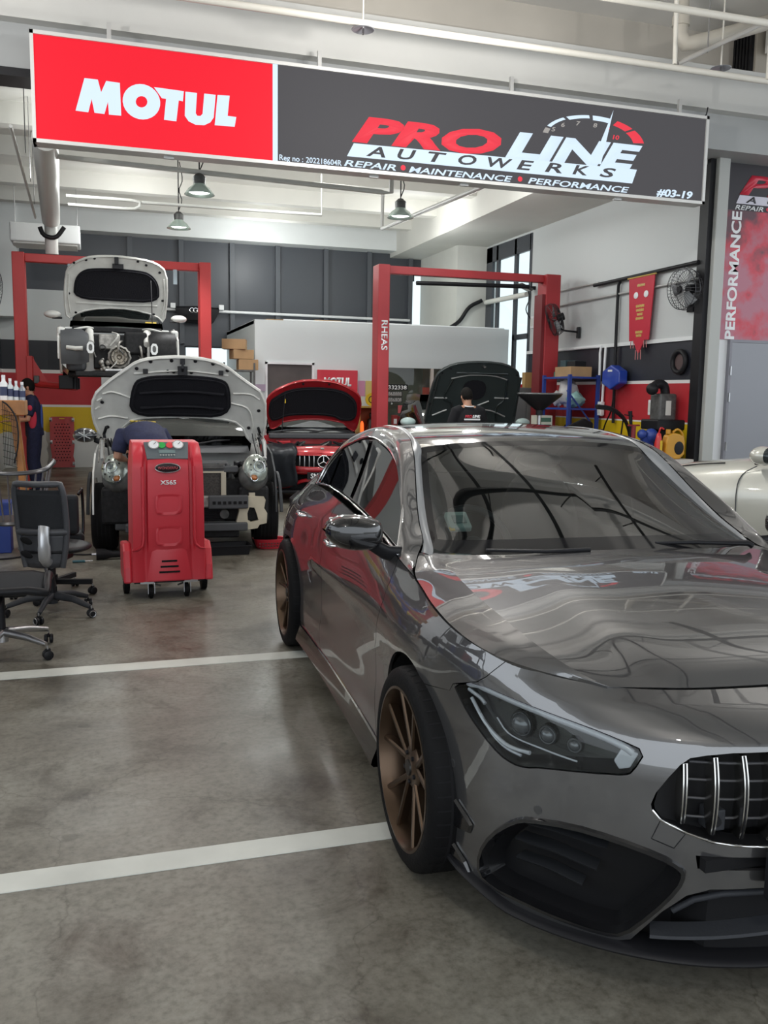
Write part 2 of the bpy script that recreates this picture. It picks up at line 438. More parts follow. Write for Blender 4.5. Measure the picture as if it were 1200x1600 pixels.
cpipe('middle dark pipe running towards the sign under the driveway ceiling', [(3.6, -4, 5.7), (3.6, 7.2, 5.7)], [(3.6, y, 5.7) for y in (0, 3, 6.9)])
cpipe('right dark pipe running towards the sign under the driveway ceiling', [(6.0, -4, 5.7), (6.0, 7.2, 5.7)], [(6.0, y, 5.7) for y in (0, 3, 6.9)])
# entrance pillar and the wall beside the entrance
pl = MB().bx(7.78, 7.95, 10.25, 10.6, 0, 4.86)
st(pl, 'wall_pillar', M('pillar_paint', (.42, .43, .41), .5), bevel=.01)
st(MB().bx(7.70, 7.78, 10.32, 10.5, 0, 4.86), 'trim_13', BLK)
wf = MB().bx(7.95, 14, 10.42, 10.6, 0, 5.15)
st(wf, 'wall_front', M('front_wall_white', (.80, .81, .82), .5))
d_ = st(MB().bx(8.24, 9.5, 10.36, 10.42, 0, 2.36), 'door_1', M('grey_door_paint', (.27, .28, .31), .45), bevel=.004)
MB().bx(8.205, 8.24, 10.36, 10.418, 0, 2.40).bx(8.24, 9.5, 10.36, 10.418, 2.362, 2.40).build('door_frame', M('door_frame_paint', (.22, .22, .25), .45), d_)
for z in (.95, 1.62, 1.98): MB().cyl((8.235, 10.352, z-.06), (8.235, 10.352, z+.06), .012, n=8).build('hinge', STEEL, d_)
st(MB().bx(-9, -2.0, 10.42, 10.6, 0, 5.15), 'wall_front_left', M('front_wall_white'))
# walls that close the driveway far to the sides
st(MB().bx(13.8, 14, -10, 10.6, 0, 1.1), 'wall_parapet_right', OFFWH)
st(MB().bx(-9, -8.8, -10, 10.6, 0, 1.1), 'wall_parapet_left', OFFWH)
# ---------------------------------------------------------------- grey saloon: analytic body surfaces (car frame: x forward from front axle, y left, z up)
def _smooth(a, k, it):
    for _ in range(it):
        a = [a[0]] + [tuple((a[i-1][j]+2*a[i][j]+a[i+1][j])/4 for j in range(len(a[0]))) for i in range(1, len(a)-1)] + [a[-1]]
    return a
def _poly(pts, step):
    out = []; d = 0.0
    for p, q in zip(pts, pts[1:]):
        L = math.dist(p, q)
        while d < L:
            t = d/L; out.append(tuple(a+(b-a)*t for a, b in zip(p, q))); d += step
        d -= L
    out.append(tuple(pts[-1])); return out
def lerp_tab(tab, x):
    if x <= tab[0][0]: return tab[0][1:]
    for a, b in zip(tab, tab[1:]):
        if x <= b[0]:
            t = (x-a[0])/(b[0]-a[0]) if b[0] > a[0] else 0
            return tuple(p+(q-p)*t for p, q in zip(a[1:], b[1:]))
    return tab[-1][1:]
def pchip(xs, ys, x):
    n = len(xs)
    if x <= xs[0]: return ys[0]+(ys[1]-ys[0])/(xs[1]-xs[0])*(x-xs[0])
    if x >= xs[-1]: return ys[-1]+(ys[-1]-ys[-2])/(xs[-1]-xs[-2])*(x-xs[-1])
    h = [xs[i+1]-xs[i] for i in range(n-1)]; dl = [(ys[i+1]-ys[i])/h[i] for i in range(n-1)]
    def slope(i):
        if i == 0: return dl[0]
        if i == n-1: return dl[-1]
        if dl[i-1]*dl[i] <= 0: return 0.0
        w1 = 2*h[i]+h[i-1]; w2 = h[i]+2*h[i-1]
        return (w1+w2)/(w1/dl[i-1]+w2/dl[i])
    i = 0
    while x > xs[i+1]: i += 1
    t = (x-xs[i])/h[i]; m0 = slope(i)*h[i]; m1 = slope(i+1)*h[i]
    return (2*t**3-3*t*t+1)*ys[i]+(t**3-2*t*t+t)*m0+(-2*t**3+3*t*t)*ys[i+1]+(t**3-t*t)*m1
_c = [(.93, .1), (.93, 0), (.928, -.1), (.920, -.2), (.895, -.35), (.86, -.45), (.80, -.55), (.725, -.65), (.65, -.725), (.56, -.79), (.46, -.84), (.36, -.877), (.28, -.899), (.2, -.912), (0, -.927), (-.25, -.930), (-.5, -.920), (-1, -.906), (-1.6, -.902), (-2.2, -.910), (-2.5, -.925), (-2.73, -.930), (-3.0, -.918), (-3.3, -.88), (-3.52, -.80), (-3.66, -.65), (-3.73, -.4), (-3.76, 0), (-3.76, .1)]
_c = _smooth(_poly(_c, .02), 2, 60)
_i0 = min(range(80), key=lambda i: abs(_c[i][1])); _i1 = min(range(len(_c)-80, len(_c)), key=lambda i: abs(_c[i][1]))
CON = _c[_i0:_i1+1]
CON[0] = (CON[0][0], 0.0); CON[-1] = (CON[-1][0], 0.0)
CS = [0.0]
for _p, _q in zip(CON, CON[1:]): CS.append(CS[-1]+math.dist(_p, _q))
SMAX = CS[-1]
def _idx(s):
    lo, hi = 0, len(CS)-1
    while hi-lo > 1:
        m = (lo+hi)//2
        if CS[m] <= s: lo = m
        else: hi = m
    return lo
_NT = []
for _i in range(len(CON)):
    _a = CON[max(_i-1, 0)]; _b = CON[min(_i+1, len(CON)-1)]; _l = math.dist(_a, _b)
    _t = ((_b[0]-_a[0])/_l, (_b[1]-_a[1])/_l); _NT.append((-_t[1]*-1*-1, _t[0]))
# outward normal: tangent runs front -> right side -> tail, so outward is to its right-hand side seen from above
_NT = [(-n[0]*-1, n[1]) for n in _NT]
_NT[0] = (1.0, 0.0); _NT[-1] = (-1.0, 0.0)
def con(s):
    if s < 0: return (CON[0][0], -s), (1.0, 0.0)
    i = _idx(min(s, SMAX-1e-9)); t = (s-CS[i])/(CS[i+1]-CS[i])
    p = tuple(a+(b-a)*t for a, b in zip(CON[i], CON[i+1])); n = tuple(a+(b-a)*t for a, b in zip(_NT[i], _NT[i+1]))
    l = math.hypot(*n); return p, (n[0]/l, n[1]/l)
def s_near(x, y):
    i = min(range(len(CON)), key=lambda k: (CON[k][0]-x)**2+(CON[k][1]-y)**2)
    p, n = CON[i], _NT[i]; tx, ty = -n[1], n[0]
    d = (x-p[0])*tx+(y-p[1])*ty
    # tangent direction sign
    q = CON[min(i+1, len(CON)-1)]
    if i+1 < len(CON) and (q[0]-p[0])*tx+(q[1]-p[1])*ty < 0: d = -d
    return min(max(CS[i]+d, 0), SMAX)
def s_of_x(x):          # on the flank
    return s_near(x, -.92)
# upper edge of the flank: hood shut line, then belt line, then boot edge
EDGE = [(.708, 0, .800), (.704, -.13, .800), (.692, -.36, .802), (.65, -.55, .803), (.575, -.68, .814), (.475, -.79, .834), (.345, -.848, .85), (.18, -.871, .868), (-.02, -.868, .888), (-.17, -.85, .903), (-.33, -.835, .925), (-.5, -.838, .952), (-.75, -.84, .978), (-1.0, -.84, 1.0), (-1.4, -.836, 1.03), (-1.8, -.828, 1.05), (-2.25, -.815, 1.058), (-2.6, -.80, 1.04), (-3.0, -.765, .995), (-3.3, -.71, .965), (-3.52, -.58, .945), (-3.6, -.4, .94), (-3.63, 0, .94)]
_e = _smooth(_poly(EDGE, .02), 3, 30)
ETAB = []
for _p in _e:
    _s = s_near(_p[0], _p[1]); (_q, _n) = con(_s)
    ETAB.append((_s, _p[2], (_q[0]-_p[0])*_n[0]+(_q[1]-_p[1])*_n[1]))
ETAB.sort()
_t = []
for _r in ETAB:
    if not _t or _r[0]-_t[-1][0] > .006: _t.append(_r)
ETAB = _t
_z0 = ETAB[0]
ETAB = [_z0]+[(_r[0], _r[1], _r[2]) for _r in ETAB[1:]]
for _ in range(12):
    ETAB = [ETAB[0]]+[(ETAB[i][0], (ETAB[i-1][1]+2*ETAB[i][1]+ETAB[i+1][1])/4, (ETAB[i-1][2]+2*ETAB[i][2]+ETAB[i+1][2])/4) for i in range(1, len(ETAB)-1)]+[ETAB[-1]]
ZK = [.05, .12, .2, .3, .45, .6, .70]
STN = [  # s-position by contour x (front), inward offsets at ZK, then fraction of the edge offset at the mid knot
    (s_near(.93, 0), .05, .035, .022, .010, .0, .0, .022, .38),
    (s_near(.80, -.55), .05, .035, .022, .008, .0, .0, .018, .36),
    (s_near(.56, -.79), .045, .03, .018, .006, .0, .002, .014, .30),
    (s_near(.3, -.893), .04, .025, .014, .005, .0, .002, .008, .28),
    (s_near(0, -.927), .05, .035, .02, .008, .0, .0, .004, .30),
    (s_near(-.5, -.92), .06, .045, .012, .012, .026, .018, .008, .24),
    (s_near(-1.2, -.905), .06, .045, .010, .012, .030, .026, .010, .22),
    (s_near(-2.1, -.91), .06, .045, .012, .010, .024, .020, .008, .22),
    (s_near(-2.73, -.93), .05, .035, .02, .008, .0, .0, .004, .25),
    (s_near(-3.4, -.85), .09, .06, .03, .01, .0, .0, .006, .30),
    (SMAX, .12, .09, .05, .02, .0, .0, .01, .35)]
def D(s, z):
    s = min(max(s, 0), SMAX)
    k = lerp_tab(STN, s); zE, dE = lerp_tab(ETAB, s)
    zm = .70+(zE-.70)*.55
    dm = k[6]+(dE-k[6])*k[7]
    return pchip(ZK+[zm, zE], list(k[:7])+[dm, dE], z)
def B(s, z):
    p, n = con(s); d = D(s, z)
    if s < 0: d = D(-s, z)
    return (p[0]-n[0]*d, p[1]-n[1]*d, z)
# ---------------------------------------------------------------- grey saloon: panels
PAINT = M('graphite_metallic_paint', (.074, .073, .075), .40, .62, coat=1.0, coat_r=.005, coat_ior=2.15)
GLOSSB = M('gloss_black', (.006, .006, .007), .12, coat=1.0, coat_r=.01)
BRONZE = M('bronze_wheel', (.10, .066, .044), .32, .85)
def inside(p, poly):
    x, y = p; r = False; j = len(poly)-1
    for i in range(len(poly)):
        xi, yi = poly[i]; xj, yj = poly[j]
        if (yi > y) != (yj > y) and x < (xj-xi)*(y-yi)/(yj-yi)+xi: r = not r
        j = i
    return r
def resample(poly, step, closed=True):
    out = []; n = len(poly)
    for i in range(n if closed else n-1):
        a = poly[i]; b = poly[(i+1) % n]; L = math.dist(a, b); k = max(1, int(math.ceil(L/step)))
        for t in range(k): out.append((a[0]+(b[0]-a[0])*t/k, a[1]+(b[1]-a[1])*t/k))
    if not closed: out.append(tuple(poly[-1]))
    return out
def rnd(poly, n=1):
    """round polygon corners (Chaikin)"""
    for _ in range(n):
        q = []
        for i in range(len(poly)):
            a = poly[i]; b = poly[(i+1) % len(poly)]
            q += [(a[0]*.75+b[0]*.25, a[1]*.75+b[1]*.25), (a[0]*.25+b[0]*.75, a[1]*.25+b[1]*.75)]
        poly = q
    return poly
def shrink(poly, d):
    n = len(poly); A = sum(poly[i][0]*poly[(i+1) % n][1]-poly[(i+1) % n][0]*poly[i][1] for i in range(n))
    sg = 1 if A > 0 else -1; out = []
    for i in range(n):
        a, b, c = poly[i-1], poly[i], poly[(i+1) % n]
        nx = ny = 0
        for p, q in ((a, b), (b, c)):
            L = math.dist(p, q) or 1; nx += -(q[1]-p[1])/L*sg; ny += (q[0]-p[0])/L*sg
        L = math.hypot(nx, ny) or 1
        out.append((b[0]+nx/L*d, b[1]+ny/L*d))
    return out
def cutmesh(outline, holes, step):
    """triangulate a 2D region with holes"""
    pts = []; edges = []
    for pl in [outline]+holes:
        r = resample(pl, step); o = len(pts); pts += r
        edges += [(o+i, o+(i+1) % len(r)) for i in range(len(r))]
    bset = pts[:]
    xs = [p[0] for p in outline]; ys = [p[1] for p in outline]
    cell = {}
    for p in bset: cell.setdefault((int(p[0]//step), int(p[1]//step)), []).append(p)
    y = min(ys)+step*.5
    k = 0
    while y < max(ys):
        x = min(xs)+step*(.5 if k % 2 else .25)
        while x < max(xs):
            if inside((x, y), outline) and not any(inside((x, y), h_) for h_ in holes):
                cx, cy = int(x//step), int(y//step); ok = True
                for i in (-1, 0, 1):
                    for j in (-1, 0, 1):
                        for q in cell.get((cx+i, cy+j), ()):
                            if (q[0]-x)**2+(q[1]-y)**2 < (step*.45)**2: ok = False
                if ok: pts.append((x, y))
            x += step
        y += step; k += 1
    V, E_, F_, *_ = delaunay_2d_cdt([Vector(p) for p in pts], edges, [], 0, 1e-7)
    V = [(v[0], v[1]) for v in V]; fs = []
    for f in F_:
        c = (sum(V[i][0] for i in f)/len(f), sum(V[i][1] for i in f)/len(f))
        if inside(c, outline) and not any(inside(c, h_) for h_ in holes): fs.append(list(f))
    return V, fs
def skin(name, outline, holes, fn, mat, parent, step=.025, out_hint=None, thick=.012, mirror=False, both=False, eps=.002):
    """curved panel: 2D region mapped through fn(u, v); vertex normals taken from fn itself. mirror: build on y>0; both: one mesh over both sides"""
    V, F_ = cutmesh(outline, holes, step)
    P = [Vector(fn(u, v)) for u, v in V]; N = []
    for u, v in V:
        a = Vector(fn(u+eps, v))-Vector(fn(u-eps, v)); b = Vector(fn(u, v+eps))-Vector(fn(u, v-eps))
        n = a.cross(b); n = n.normalized() if n.length > 1e-12 else Vector((0, 0, 1)); N.append(n)
    c = sum(P, Vector())/len(P)
    hint = Vector(out_hint) if out_hint else Vector((0, -1, .2))
    if sum(N, Vector()).dot(hint) < 0: N = [-n for n in N]
    sides = [-1] if mirror else ([1, -1] if both else [1])
    verts = []; faces = []; norms = []
    for sd in sides:
        o = len(verts)
        verts += [(p.x, p.y*sd, p.z) for p in P]; nn = [Vector((n.x, n.y*sd, n.z)) for n in N]; norms += nn
        for f in F_:
            a, b, d = verts[o+f[0]], verts[o+f[1]], verts[o+f[2]]
            fnm = (Vector(b)-Vector(a)).cross(Vector(d)-Vector(a))
            faces.append([o+i for i in (f if fnm.dot(nn[f[0]]) > 0 else f[::-1])])
        if thick:
            cnt = {}
            for f in faces:
                for i in range(len(f)):
                    e = (f[i], f[(i+1) % len(f)]); cnt[e] = cnt.get(e, 0)+1
            for (i, j) in [e for e in list(cnt) if (e[1], e[0]) not in cnt and e[0] >= o and e[1] >= o]:
                if both and abs(verts[i][1]) < 1e-4 and abs(verts[j][1]) < 1e-4: continue
                k = len(verts)
                a, b = Vector(verts[i]), Vector(verts[j]); na, nb = norms[i], norms[j]
                q = [a, b, b-nb*thick, a-na*thick]
                fn_ = (q[0]-q[1]).cross(q[2]-q[1]).normalized()
                verts += [tuple(x) for x in q]; norms += [fn_]*4
                faces.append([k+1, k, k+3, k+2])
    me = bpy.data.meshes.new(name); me.from_pydata(verts, [], faces); me.materials.append(mat); me.shade_smooth()
    me.normals_split_custom_set_from_vertices([tuple(n) for n in norms])
    o = bpy.data.objects.new(name, me); C.objects.link(o)
    if parent is not None: o.parent = parent
    return o
def patch(name, rows, mat, parent, smooth=180, closed=False, thick=0):
    """surface through a grid of points"""
    return MB().grid(rows, closed).build(name, mat, parent, smooth=smooth, solid=thick)
def mir(pts): return [(p[0], -p[1], p[2]) for p in pts]
def rails(rs, n, m):
    """rs: rails (point lists); resample each to n, then splines across to m points: grid rows along the rails"""
    R_ = [spl(r, n) for r in rs]
    return [spl([r[i] for r in R_], m) if len(R_) > 2 else [R_[0][i].lerp(R_[1][i], k/(m-1)) for k in range(m)] for i in range(n)]

hero = thing('sedan_car', 'graphite grey four-door saloon with bronze wheels parked in the foreground', 'car', (1.8977, 2.6398, 0), math.radians(-92.9))
def sy(y):
    """front contour parameter for a sideways position"""
    lo, hi = 0.0, 1.6
    for _ in range(40):
        m = (lo+hi)/2
        if -con(m)[0][1] < abs(y): lo = m
        else: hi = m
    return lo
def yz(pts): return [(sy(y), z) for y, z in pts]
HEAD = rnd([(1.219, .714), (1.104, .752), (.921, .739), (.739, .718), (.646, .70), (.572, .679), (.603, .621), (.621, .609), (.682, .602), (.847, .578), (.90, .562), (.941, .56), (.991, .571), (1.062, .608), (1.137, .651), (1.186, .687)], 1)
GR_UP = [(.533, .545), (.524, .577), (.499, .622), (.476, .655), (.454, .674), (.416, .683), (.354, .691), (.263, .694), (.12, .696)]
GR_LO = [(.12, .447), (.26, .449), (.334, .453), (.397, .461), (.453, .48), (.51, .506), (.53, .53)]
_g = yz(GR_UP)+[(0, .697), (-.03, .697), (-.03, .447), (0, .447)]+yz(GR_LO)
GRILLE = _g
INTK = rnd(yz([(.853, .175), (.85, .249), (.829, .333), (.791, .404), (.766, .426), (.688, .446), (.601, .438), (.509, .413), (.462, .387), (.451, .367), (.462, .325), (.516, .239), (.576, .157), (.621, .148), (.71, .155), (.789, .161), (.827, .157)]), 1)
SLOT = yz([(.43, .421), (.424, .385)])+[(0, .385), (-.03, .385), (-.03, .421), (0, .421)]
ACX, ACZ, AR = -.105, .325, .372
def arch_pts(cx, a0, a1, n, r=AR):
    return [(s_of_x(cx+r*math.cos(a0+(a1-a0)*k/n)), ACZ+r*math.sin(a0+(a1-a0)*k/n)) for k in range(n+1)]
def eZ(s): return lerp_tab(ETAB, s)[0]
sA = s_of_x(ACX+AR*math.cos(math.radians(62)))
aseam = math.radians(62)
seam1 = [(1.128+.02, .735), (1.068, .776), (1.01, eZ(1.01)-.002)]
edge_f = [(s, eZ(s)-.0025) for s in [1.01-.01-k*.04 for k in range(25)]]+[(0, eZ(0)-.0025)]
bump = [(0, .337)]+yz([(.28, .335), (.389, .329), (.444, .306), (.495, .251), (.561, .148), (.599, .132), (.72, .130), (.84, .136)])
bump += [(s_of_x(.262), .16)]+arch_pts(ACX, math.radians(-8), aseam, 10)+[(1.233, .690), (1.219, .7135), (1.104, .752), (1.068, .776), (1.01, eZ(1.01)-.0025)]+edge_f[1:]
skin('front_bumper', bump, [HEAD, GRILLE, INTK, SLOT], B, PAINT, hero, .022, (1, -.3, .1), both=True)
fen = arch_pts(ACX, aseam+.012, math.radians(188), 22)+[(s_of_x(-.475), .215), (2.05, .215), (2.062, .287), (2.131, .392), (2.141, .575), (2.079, .657), (2.027, .734), (1.990, .80), (1.976, .87), (2.0, .92), (2.02, eZ(2.02)-.004)]
fen += [(s, eZ(s)-.0025) for s in [1.98-k*.04 for k in range(25)]]+[(1.013, eZ(1.013)-.0025), (1.071, .777), (1.107, .7535), (1.221, .7155), (1.236, .690)]
for mrr in (False, True): skin('front_fender', fen, [], B, PAINT, hero, .025, mirror=mrr)
dr1 = [(2.055, .225), (2.068, .287), (2.136, .392), (2.146, .575), (2.084, .657), (2.032, .734), (1.995, .80), (1.981, .87), (2.005, .92), (2.026, eZ(2.02)-.004)]
dr1 += [(s, eZ(s)-.0025) for s in [2.06+.04*k for k in range(28)]]+[(3.17, eZ(3.17)-.0025), (3.26, .85), (3.316, .70), (3.345, .56), (3.345, .345), (3.31, .225)]
arch_r = arch_pts(-2.75, math.radians(183), math.radians(-4), 24)
s_af = s_of_x(-2.75+AR)
dr2 = [(3.315, .225), (3.35, .345), (3.35, .56), (3.321, .70), (3.265, .85), (3.175, eZ(3.17)-.0025)]+[(s, eZ(s)-.0025) for s in [3.21+.04*k for k in range(18)]]+[(3.93, eZ(3.93)-.003), (3.985, .93), (3.99, .86)]
_ar = [p for p in arch_pts(-2.75, math.radians(50), math.radians(-3), 10)]
dr2 += [(p[0]-.003, p[1]) for p in _ar if p[1] < .74]+[(s_af-.01, .225)]
for mrr in (False, True):
    d1 = skin('front_door', dr1, [], B, PAINT, hero, .03, mirror=mrr)
    d2_ = skin('rear_door', dr2, [], B, PAINT, hero, .03, mirror=mrr)
    sg = -1 if not mrr else 1
    for dd, (hs, hz) in ((d1, (3.047, .847)), (d2_, (3.989-.12, .885))):
        hb = MB(); rows = []
        for k in range(11):
            t = k/10-.5; p = Vector(B(hs+t*.19, hz)); n = con(hs+t*.19)[1]
            o_ = .030*(1-(2*t)**4)+.002
            rows.append(tuple(p+Vector((n[0], n[1], 0))*o_))
        rows = [(x, y*(1 if not mrr else -1), z) for x, y, z in rows]
        hb.tube(rows, [.006]+[.013]*9+[.006], 10, flat=.8)
        hb.build('door_handle', CHROME, dd, smooth=60)
qp = [(s_of_x(-3.0), .225)]+[(p[0]+.004, p[1]) for p in arch_pts(-2.75, math.radians(178), math.radians(48), 18)]+[(3.994, .86), (3.99, .93), (3.935, eZ(3.93)-.003)]
qp = [(p[0], p[1]) for p in arch_pts(-2.75, math.radians(186), math.radians(45), 20)][::1]
qp = [(SMAX, .2), (s_of_x(-3.15), .2)]+qp+[(3.994, .80), (3.994, .93), (3.94, eZ(3.94)-.003)]+[(s, eZ(s)-.0025) for s in [3.98+.06*k for k in range(31)]]+[(SMAX, eZ(SMAX)-.0025)]
skin('rear_quarter_panel', qp, [], B, PAINT, hero, .04, (-.2, -1, .2), both=True)
# sill blades
for sg in (-1, 1):
    rows = []
    for k in range(31):
        x = -.50-k*(1.86/30); s = s_of_x(x); p, n = con(s)
        prof = [(.03, .235), (.004, .225), (-.004, .20), (-.018, .165), (-.022, .145), (-.012, .135), (.05, .135)]
        rows.append([(p[0]-n[0]*d, (p[1]-n[1]*d)*(-sg), z) for d, z in prof])
    patch('side_skirt', rows, PAINT if False else GLOSSB, hero, 35)
# ---- bonnet
CEN = [(-.36, 0, .992), (-.2, 0, .990), (.0, 0, .978), (.2, 0, .957), (.4, 0, .922), (.55, 0, .882), (.64, 0, .848), (.706, 0, .802)]
DOM = [(-.39, -.21, .985), (-.2, -.245, .982), (.03, -.30, .966), (.24, -.335, .942), (.42, -.345, .910), (.55, -.338, .876), (.63, -.328, .846), (.693, -.315, .803)]
VAL = [(-.43, -.44, .975), (-.25, -.48, .966), (.03, -.51, .944), (.25, -.525, .919), (.42, -.52, .889), (.53, -.505, .860), (.605, -.485, .834), (.667, -.455, .804)]
CRS = [(-.50, -.64, .972), (-.30, -.705, .955), (.0, -.728, .930), (.25, -.725, .906), (.42, -.706, .880), (.535, -.672, .853), (.60, -.63, .828), (.640, -.575, .8055)]
EDG = [(-.56, -.745, .966), (-.45, -.790, .9445), (-.33, -.829, .9255), (-.17, -.8455, .905), (-.02, -.860, .890), (.18, -.863, .870), (.345, -.840, .852), (.475, -.783, .8365), (.565, -.683, .819), (.638, -.583, .8065)]
def monocross(pts, m):
    ys = [p.y for p in pts]; o = []
    for k in range(m):
        y = pts[0].y+(pts[-1].y-pts[0].y)*k/(m-1)
        yy = [-q for q in ys]; o.append(Vector((pchip(yy, [p.x for p in pts], -y), y, pchip(yy, [p.z for p in pts], -y))))
    return o
nr = 70
RR = [spl(r, nr) for r in (CEN, DOM, VAL, CRS, EDG)]
hb = MB(); rowsA = []; rowsB = []
for i in range(nr):
    c_, d_1, v_, e_, g_ = [r[i] for r in RR]
    half = spl([Vector((d_1.x, -d_1.y, d_1.z)), c_, d_1, v_, e_], 65)
    k0 = min(range(65), key=lambda k: abs(half[k].y))
    half = [Vector((c_.x, 0, c_.z))]+[p for p in half[k0+1:]]
    half = spl(half, 36)
    rowsA.append([Vector((p.x, -p.y, p.z)) for p in half[::-1]]+half[1:])
    dz = (e_+g_)/2+Vector((.001, -.003, .002))
    rowsB.append(spl([e_, dz, g_], 9))
hb.grid(rowsA); hb.grid(rowsB); hb.grid([mir(r) for r in rowsB])
lip = [r[-1] for r in rowsB]; lip2 = [p+Vector((0, .012, -.02)) for p in lip]
hb.grid([lip, lip2]); hb.grid([mir(lip), mir(lip2)])
fr_ = [mir([p])[0] for p in rowsB[-1][::-1]]+rowsA[-1][1:-1]+rowsB[-1]
hb.grid([fr_, [(p[0]-.02, p[1], p[2]-.018) for p in fr_]])
hood = hb.build('bonnet', PAINT, hero, smooth=9)
# ---- roof strip / pillars
TRI = [((-.33, -.835, .925), (-.43, -.800, .942)), ((-.50, -.838, .952), (-.53, -.762, .962)), ((-.562, -.83, .965), (-.601, -.721, 1.009)), ((-.663, -.798, 1.037), (-.718, -.702, 1.063)), ((-.788, -.759, 1.124), (-.849, -.675, 1.142)), ((-1.044, -.704, 1.247), (-1.056, -.625, 1.288)), ((-1.209, -.68, 1.30), (-1.164, -.604, 1.342)), ((-1.367, -.665, 1.332), (-1.3, -.578, 1.378)), ((-1.595, -.654, 1.357), (-1.55, -.55, 1.407)), ((-1.802, -.653, 1.359), (-1.8, -.535, 1.414)), ((-2.036, -.667, 1.328), (-2.05, -.533, 1.40)), ((-2.314, -.697, 1.262), (-2.4, -.545, 1.342)), ((-2.471, -.74, 1.165), (-2.75, -.57, 1.232)), ((-2.53, -.794, 1.046), (-3.0, -.60, 1.125)), ((-2.80, -.783, 1.018), (-3.25, -.62, 1.02)), ((-3.1, -.750, .983), (-3.42, -.61, .955)), ((-3.38, -.672, .956), (-3.52, -.55, .945))]
DLO = spl([t[0] for t in TRI], 120); GUT = spl([t[1] for t in TRI], 120)
blg = spl([Vector(a).lerp(Vector(b), .48)+Vector((0, -.016, .013))*(0.6 if i < 2 else 1) for i, (a, b) in enumerate(TRI)], 120)
# re-pair by the original stations so that the strip does not twist
def pair(seq, n):
    out = []
    P = [Vector(p) for p in seq]
    for i in range(len(P)-1):
        p0 = P[max(i-1, 0)]; p1 = P[i]; p2 = P[i+1]; p3 = P[min(i+2, len(P)-1)]
        for k in range(n):
            t = k/n; t2 = t*t; t3 = t2*t
            out.append(.5*((2*p1)+(p2-p0)*t+(2*p0-5*p1+4*p2-p3)*t2+(3*p1-p0-3*p2+p3)*t3))
    out.append(P[-1]); return out
DL = pair([t[0] for t in TRI], 6); GU = pair([t[1] for t in TRI], 6)
ML = pair([Vector(a).lerp(Vector(b), .5)+Vector((0, -.017, .014))*(.5 if i < 2 else 1) for i, (a, b) in enumerate(TRI)], 6)
for sg in (1, -1):
    rows = []
    for a, m, b in zip(DL, ML, GU):
        r = spl([a, m, b], 11)
        rows.append([(p.x, p.y*sg, p.z) for p in r])
    patch('roof_rail', rows, PAINT, hero, 180)
# gutter strip between the painted rail and the glass
GE = [(-.56, -.738, .968), (-.601, -.716, 1.006), (-.718, -.697, 1.060), (-.849, -.670, 1.140), (-1.056, -.620, 1.286), (-1.164, -.600, 1.340), (-1.3, -.574, 1.376), (-1.55, -.546, 1.405), (-1.8, -.531, 1.412), (-2.05, -.529, 1.398), (-2.4, -.541, 1.34)]
WL = [(-.50, -.715, .962), (-.545, -.694, .985), (-.71, -.666, 1.055), (-.876, -.632, 1.142), (-1.095, -.580, 1.276), (-1.18, -.556, 1.338), (-1.31, -.55, 1.378), (-1.55, -.522, 1.409), (-1.8, -.508, 1.416), (-2.05, -.506, 1.402), (-2.4, -.518, 1.345)]
for sg in (1, -1):
    rows = []
    for a, b in zip(pair(GE, 5), pair(WL, 5)):
        m = a.lerp(b, .5)+Vector((.003, 0, .004)); rows.append([(p.x, p.y*sg, p.z) for p in spl([a, m, b], 6)])
    patch('roof_gutter_trim', rows, M('grey_satin_trim', (.30, .31, .32), .35, .3), hero, 60)
# ---- windscreen
wl = [(p[0], p[1], p[2]) for p in WL[1:6]]
Wb = [(-.35, 0, .978), (-.37, -.2, .976), (-.41, -.42, .974), (-.46, -.58, .974), (-.50, -.66, .976), (-.545, -.694, .985)]
Wt = [(-1.165, 0, 1.372), (-1.167, -.2, 1.369), (-1.172, -.38, 1.360), (-1.176, -.47, 1.351), (-1.179, -.52, 1.344), (-1.18, -.556, 1.338)]
nb = 40; nv = 36
bot = spl(Wb, nb); top_ = spl(Wt, nb); side_ = spl(wl, nv)
ws = MB(); rows = []; inner = []
for j in range(nv):
    v = j/(nv-1); row = []
    for i in range(nb):
        u = i/(nb-1)
        p = bot[i].lerp(top_[i], v)
        e = side_[j]-bot[-1].lerp(top_[-1], v)
        p = p+e*u**2+Vector((.35, 0, .9))*(.030*4*v*(1-v)*(1-u**2))*.6
        row.append(p)
    rows.append([Vector((p.x, -p.y, p.z)) for p in row[::-1]]+row[1:])
n2 = 2*nb-1
vs = [p for r in rows for p in r]; gl_f = []; fr_f = []
for j in range(nv-1):
    for i in range(n2-1):
        f = (j*n2+i, j*n2+i+1, (j+1)*n2+i+1, (j+1)*n2+i)
        edge = j < 4 or j > nv-4 or i < 2 or i > n2-4
        (fr_f if edge else gl_f).append(f)
me_ = MB(); me_.add(vs, gl_f); me_.cur = 1
o_ = len(me_.f); me_.f += [list(f) for f in fr_f]; me_.fm += [1]*len(fr_f)
FRIT = M('windscreen_border', (.012, .012, .013), .05, spec=.5)
wsc = me_.build('windscreen', [SCREEN, FRIT], hero, smooth=180)
# ---- roof
RC = [(-1.168, 1.3715), (-1.24, 1.392), (-1.35, 1.412), (-1.55, 1.430), (-1.8, 1.437), (-2.05, 1.428), (-2.4, 1.378)]
Rg = pair(WL[5:], 5); 
rc = pair([(x, 0, z) for x, z in RC], 5)[:len(Rg)]
rows = []
n_ = min(len(Rg), len(rc))
for i in range(n_):
    g = Rg[i]; c = rc[i]; r = []
    for k in range(-16, 17):
        t = k/16; r.append(Vector((c.x+(g.x-c.x)*abs(t)**2, g.y*-t if False else abs(g.y)*t, c.z+(g.z-c.z)*abs(t)**2.3)))
    rows.append(r)
patch('roof', rows, GLOSSB, hero, 180)
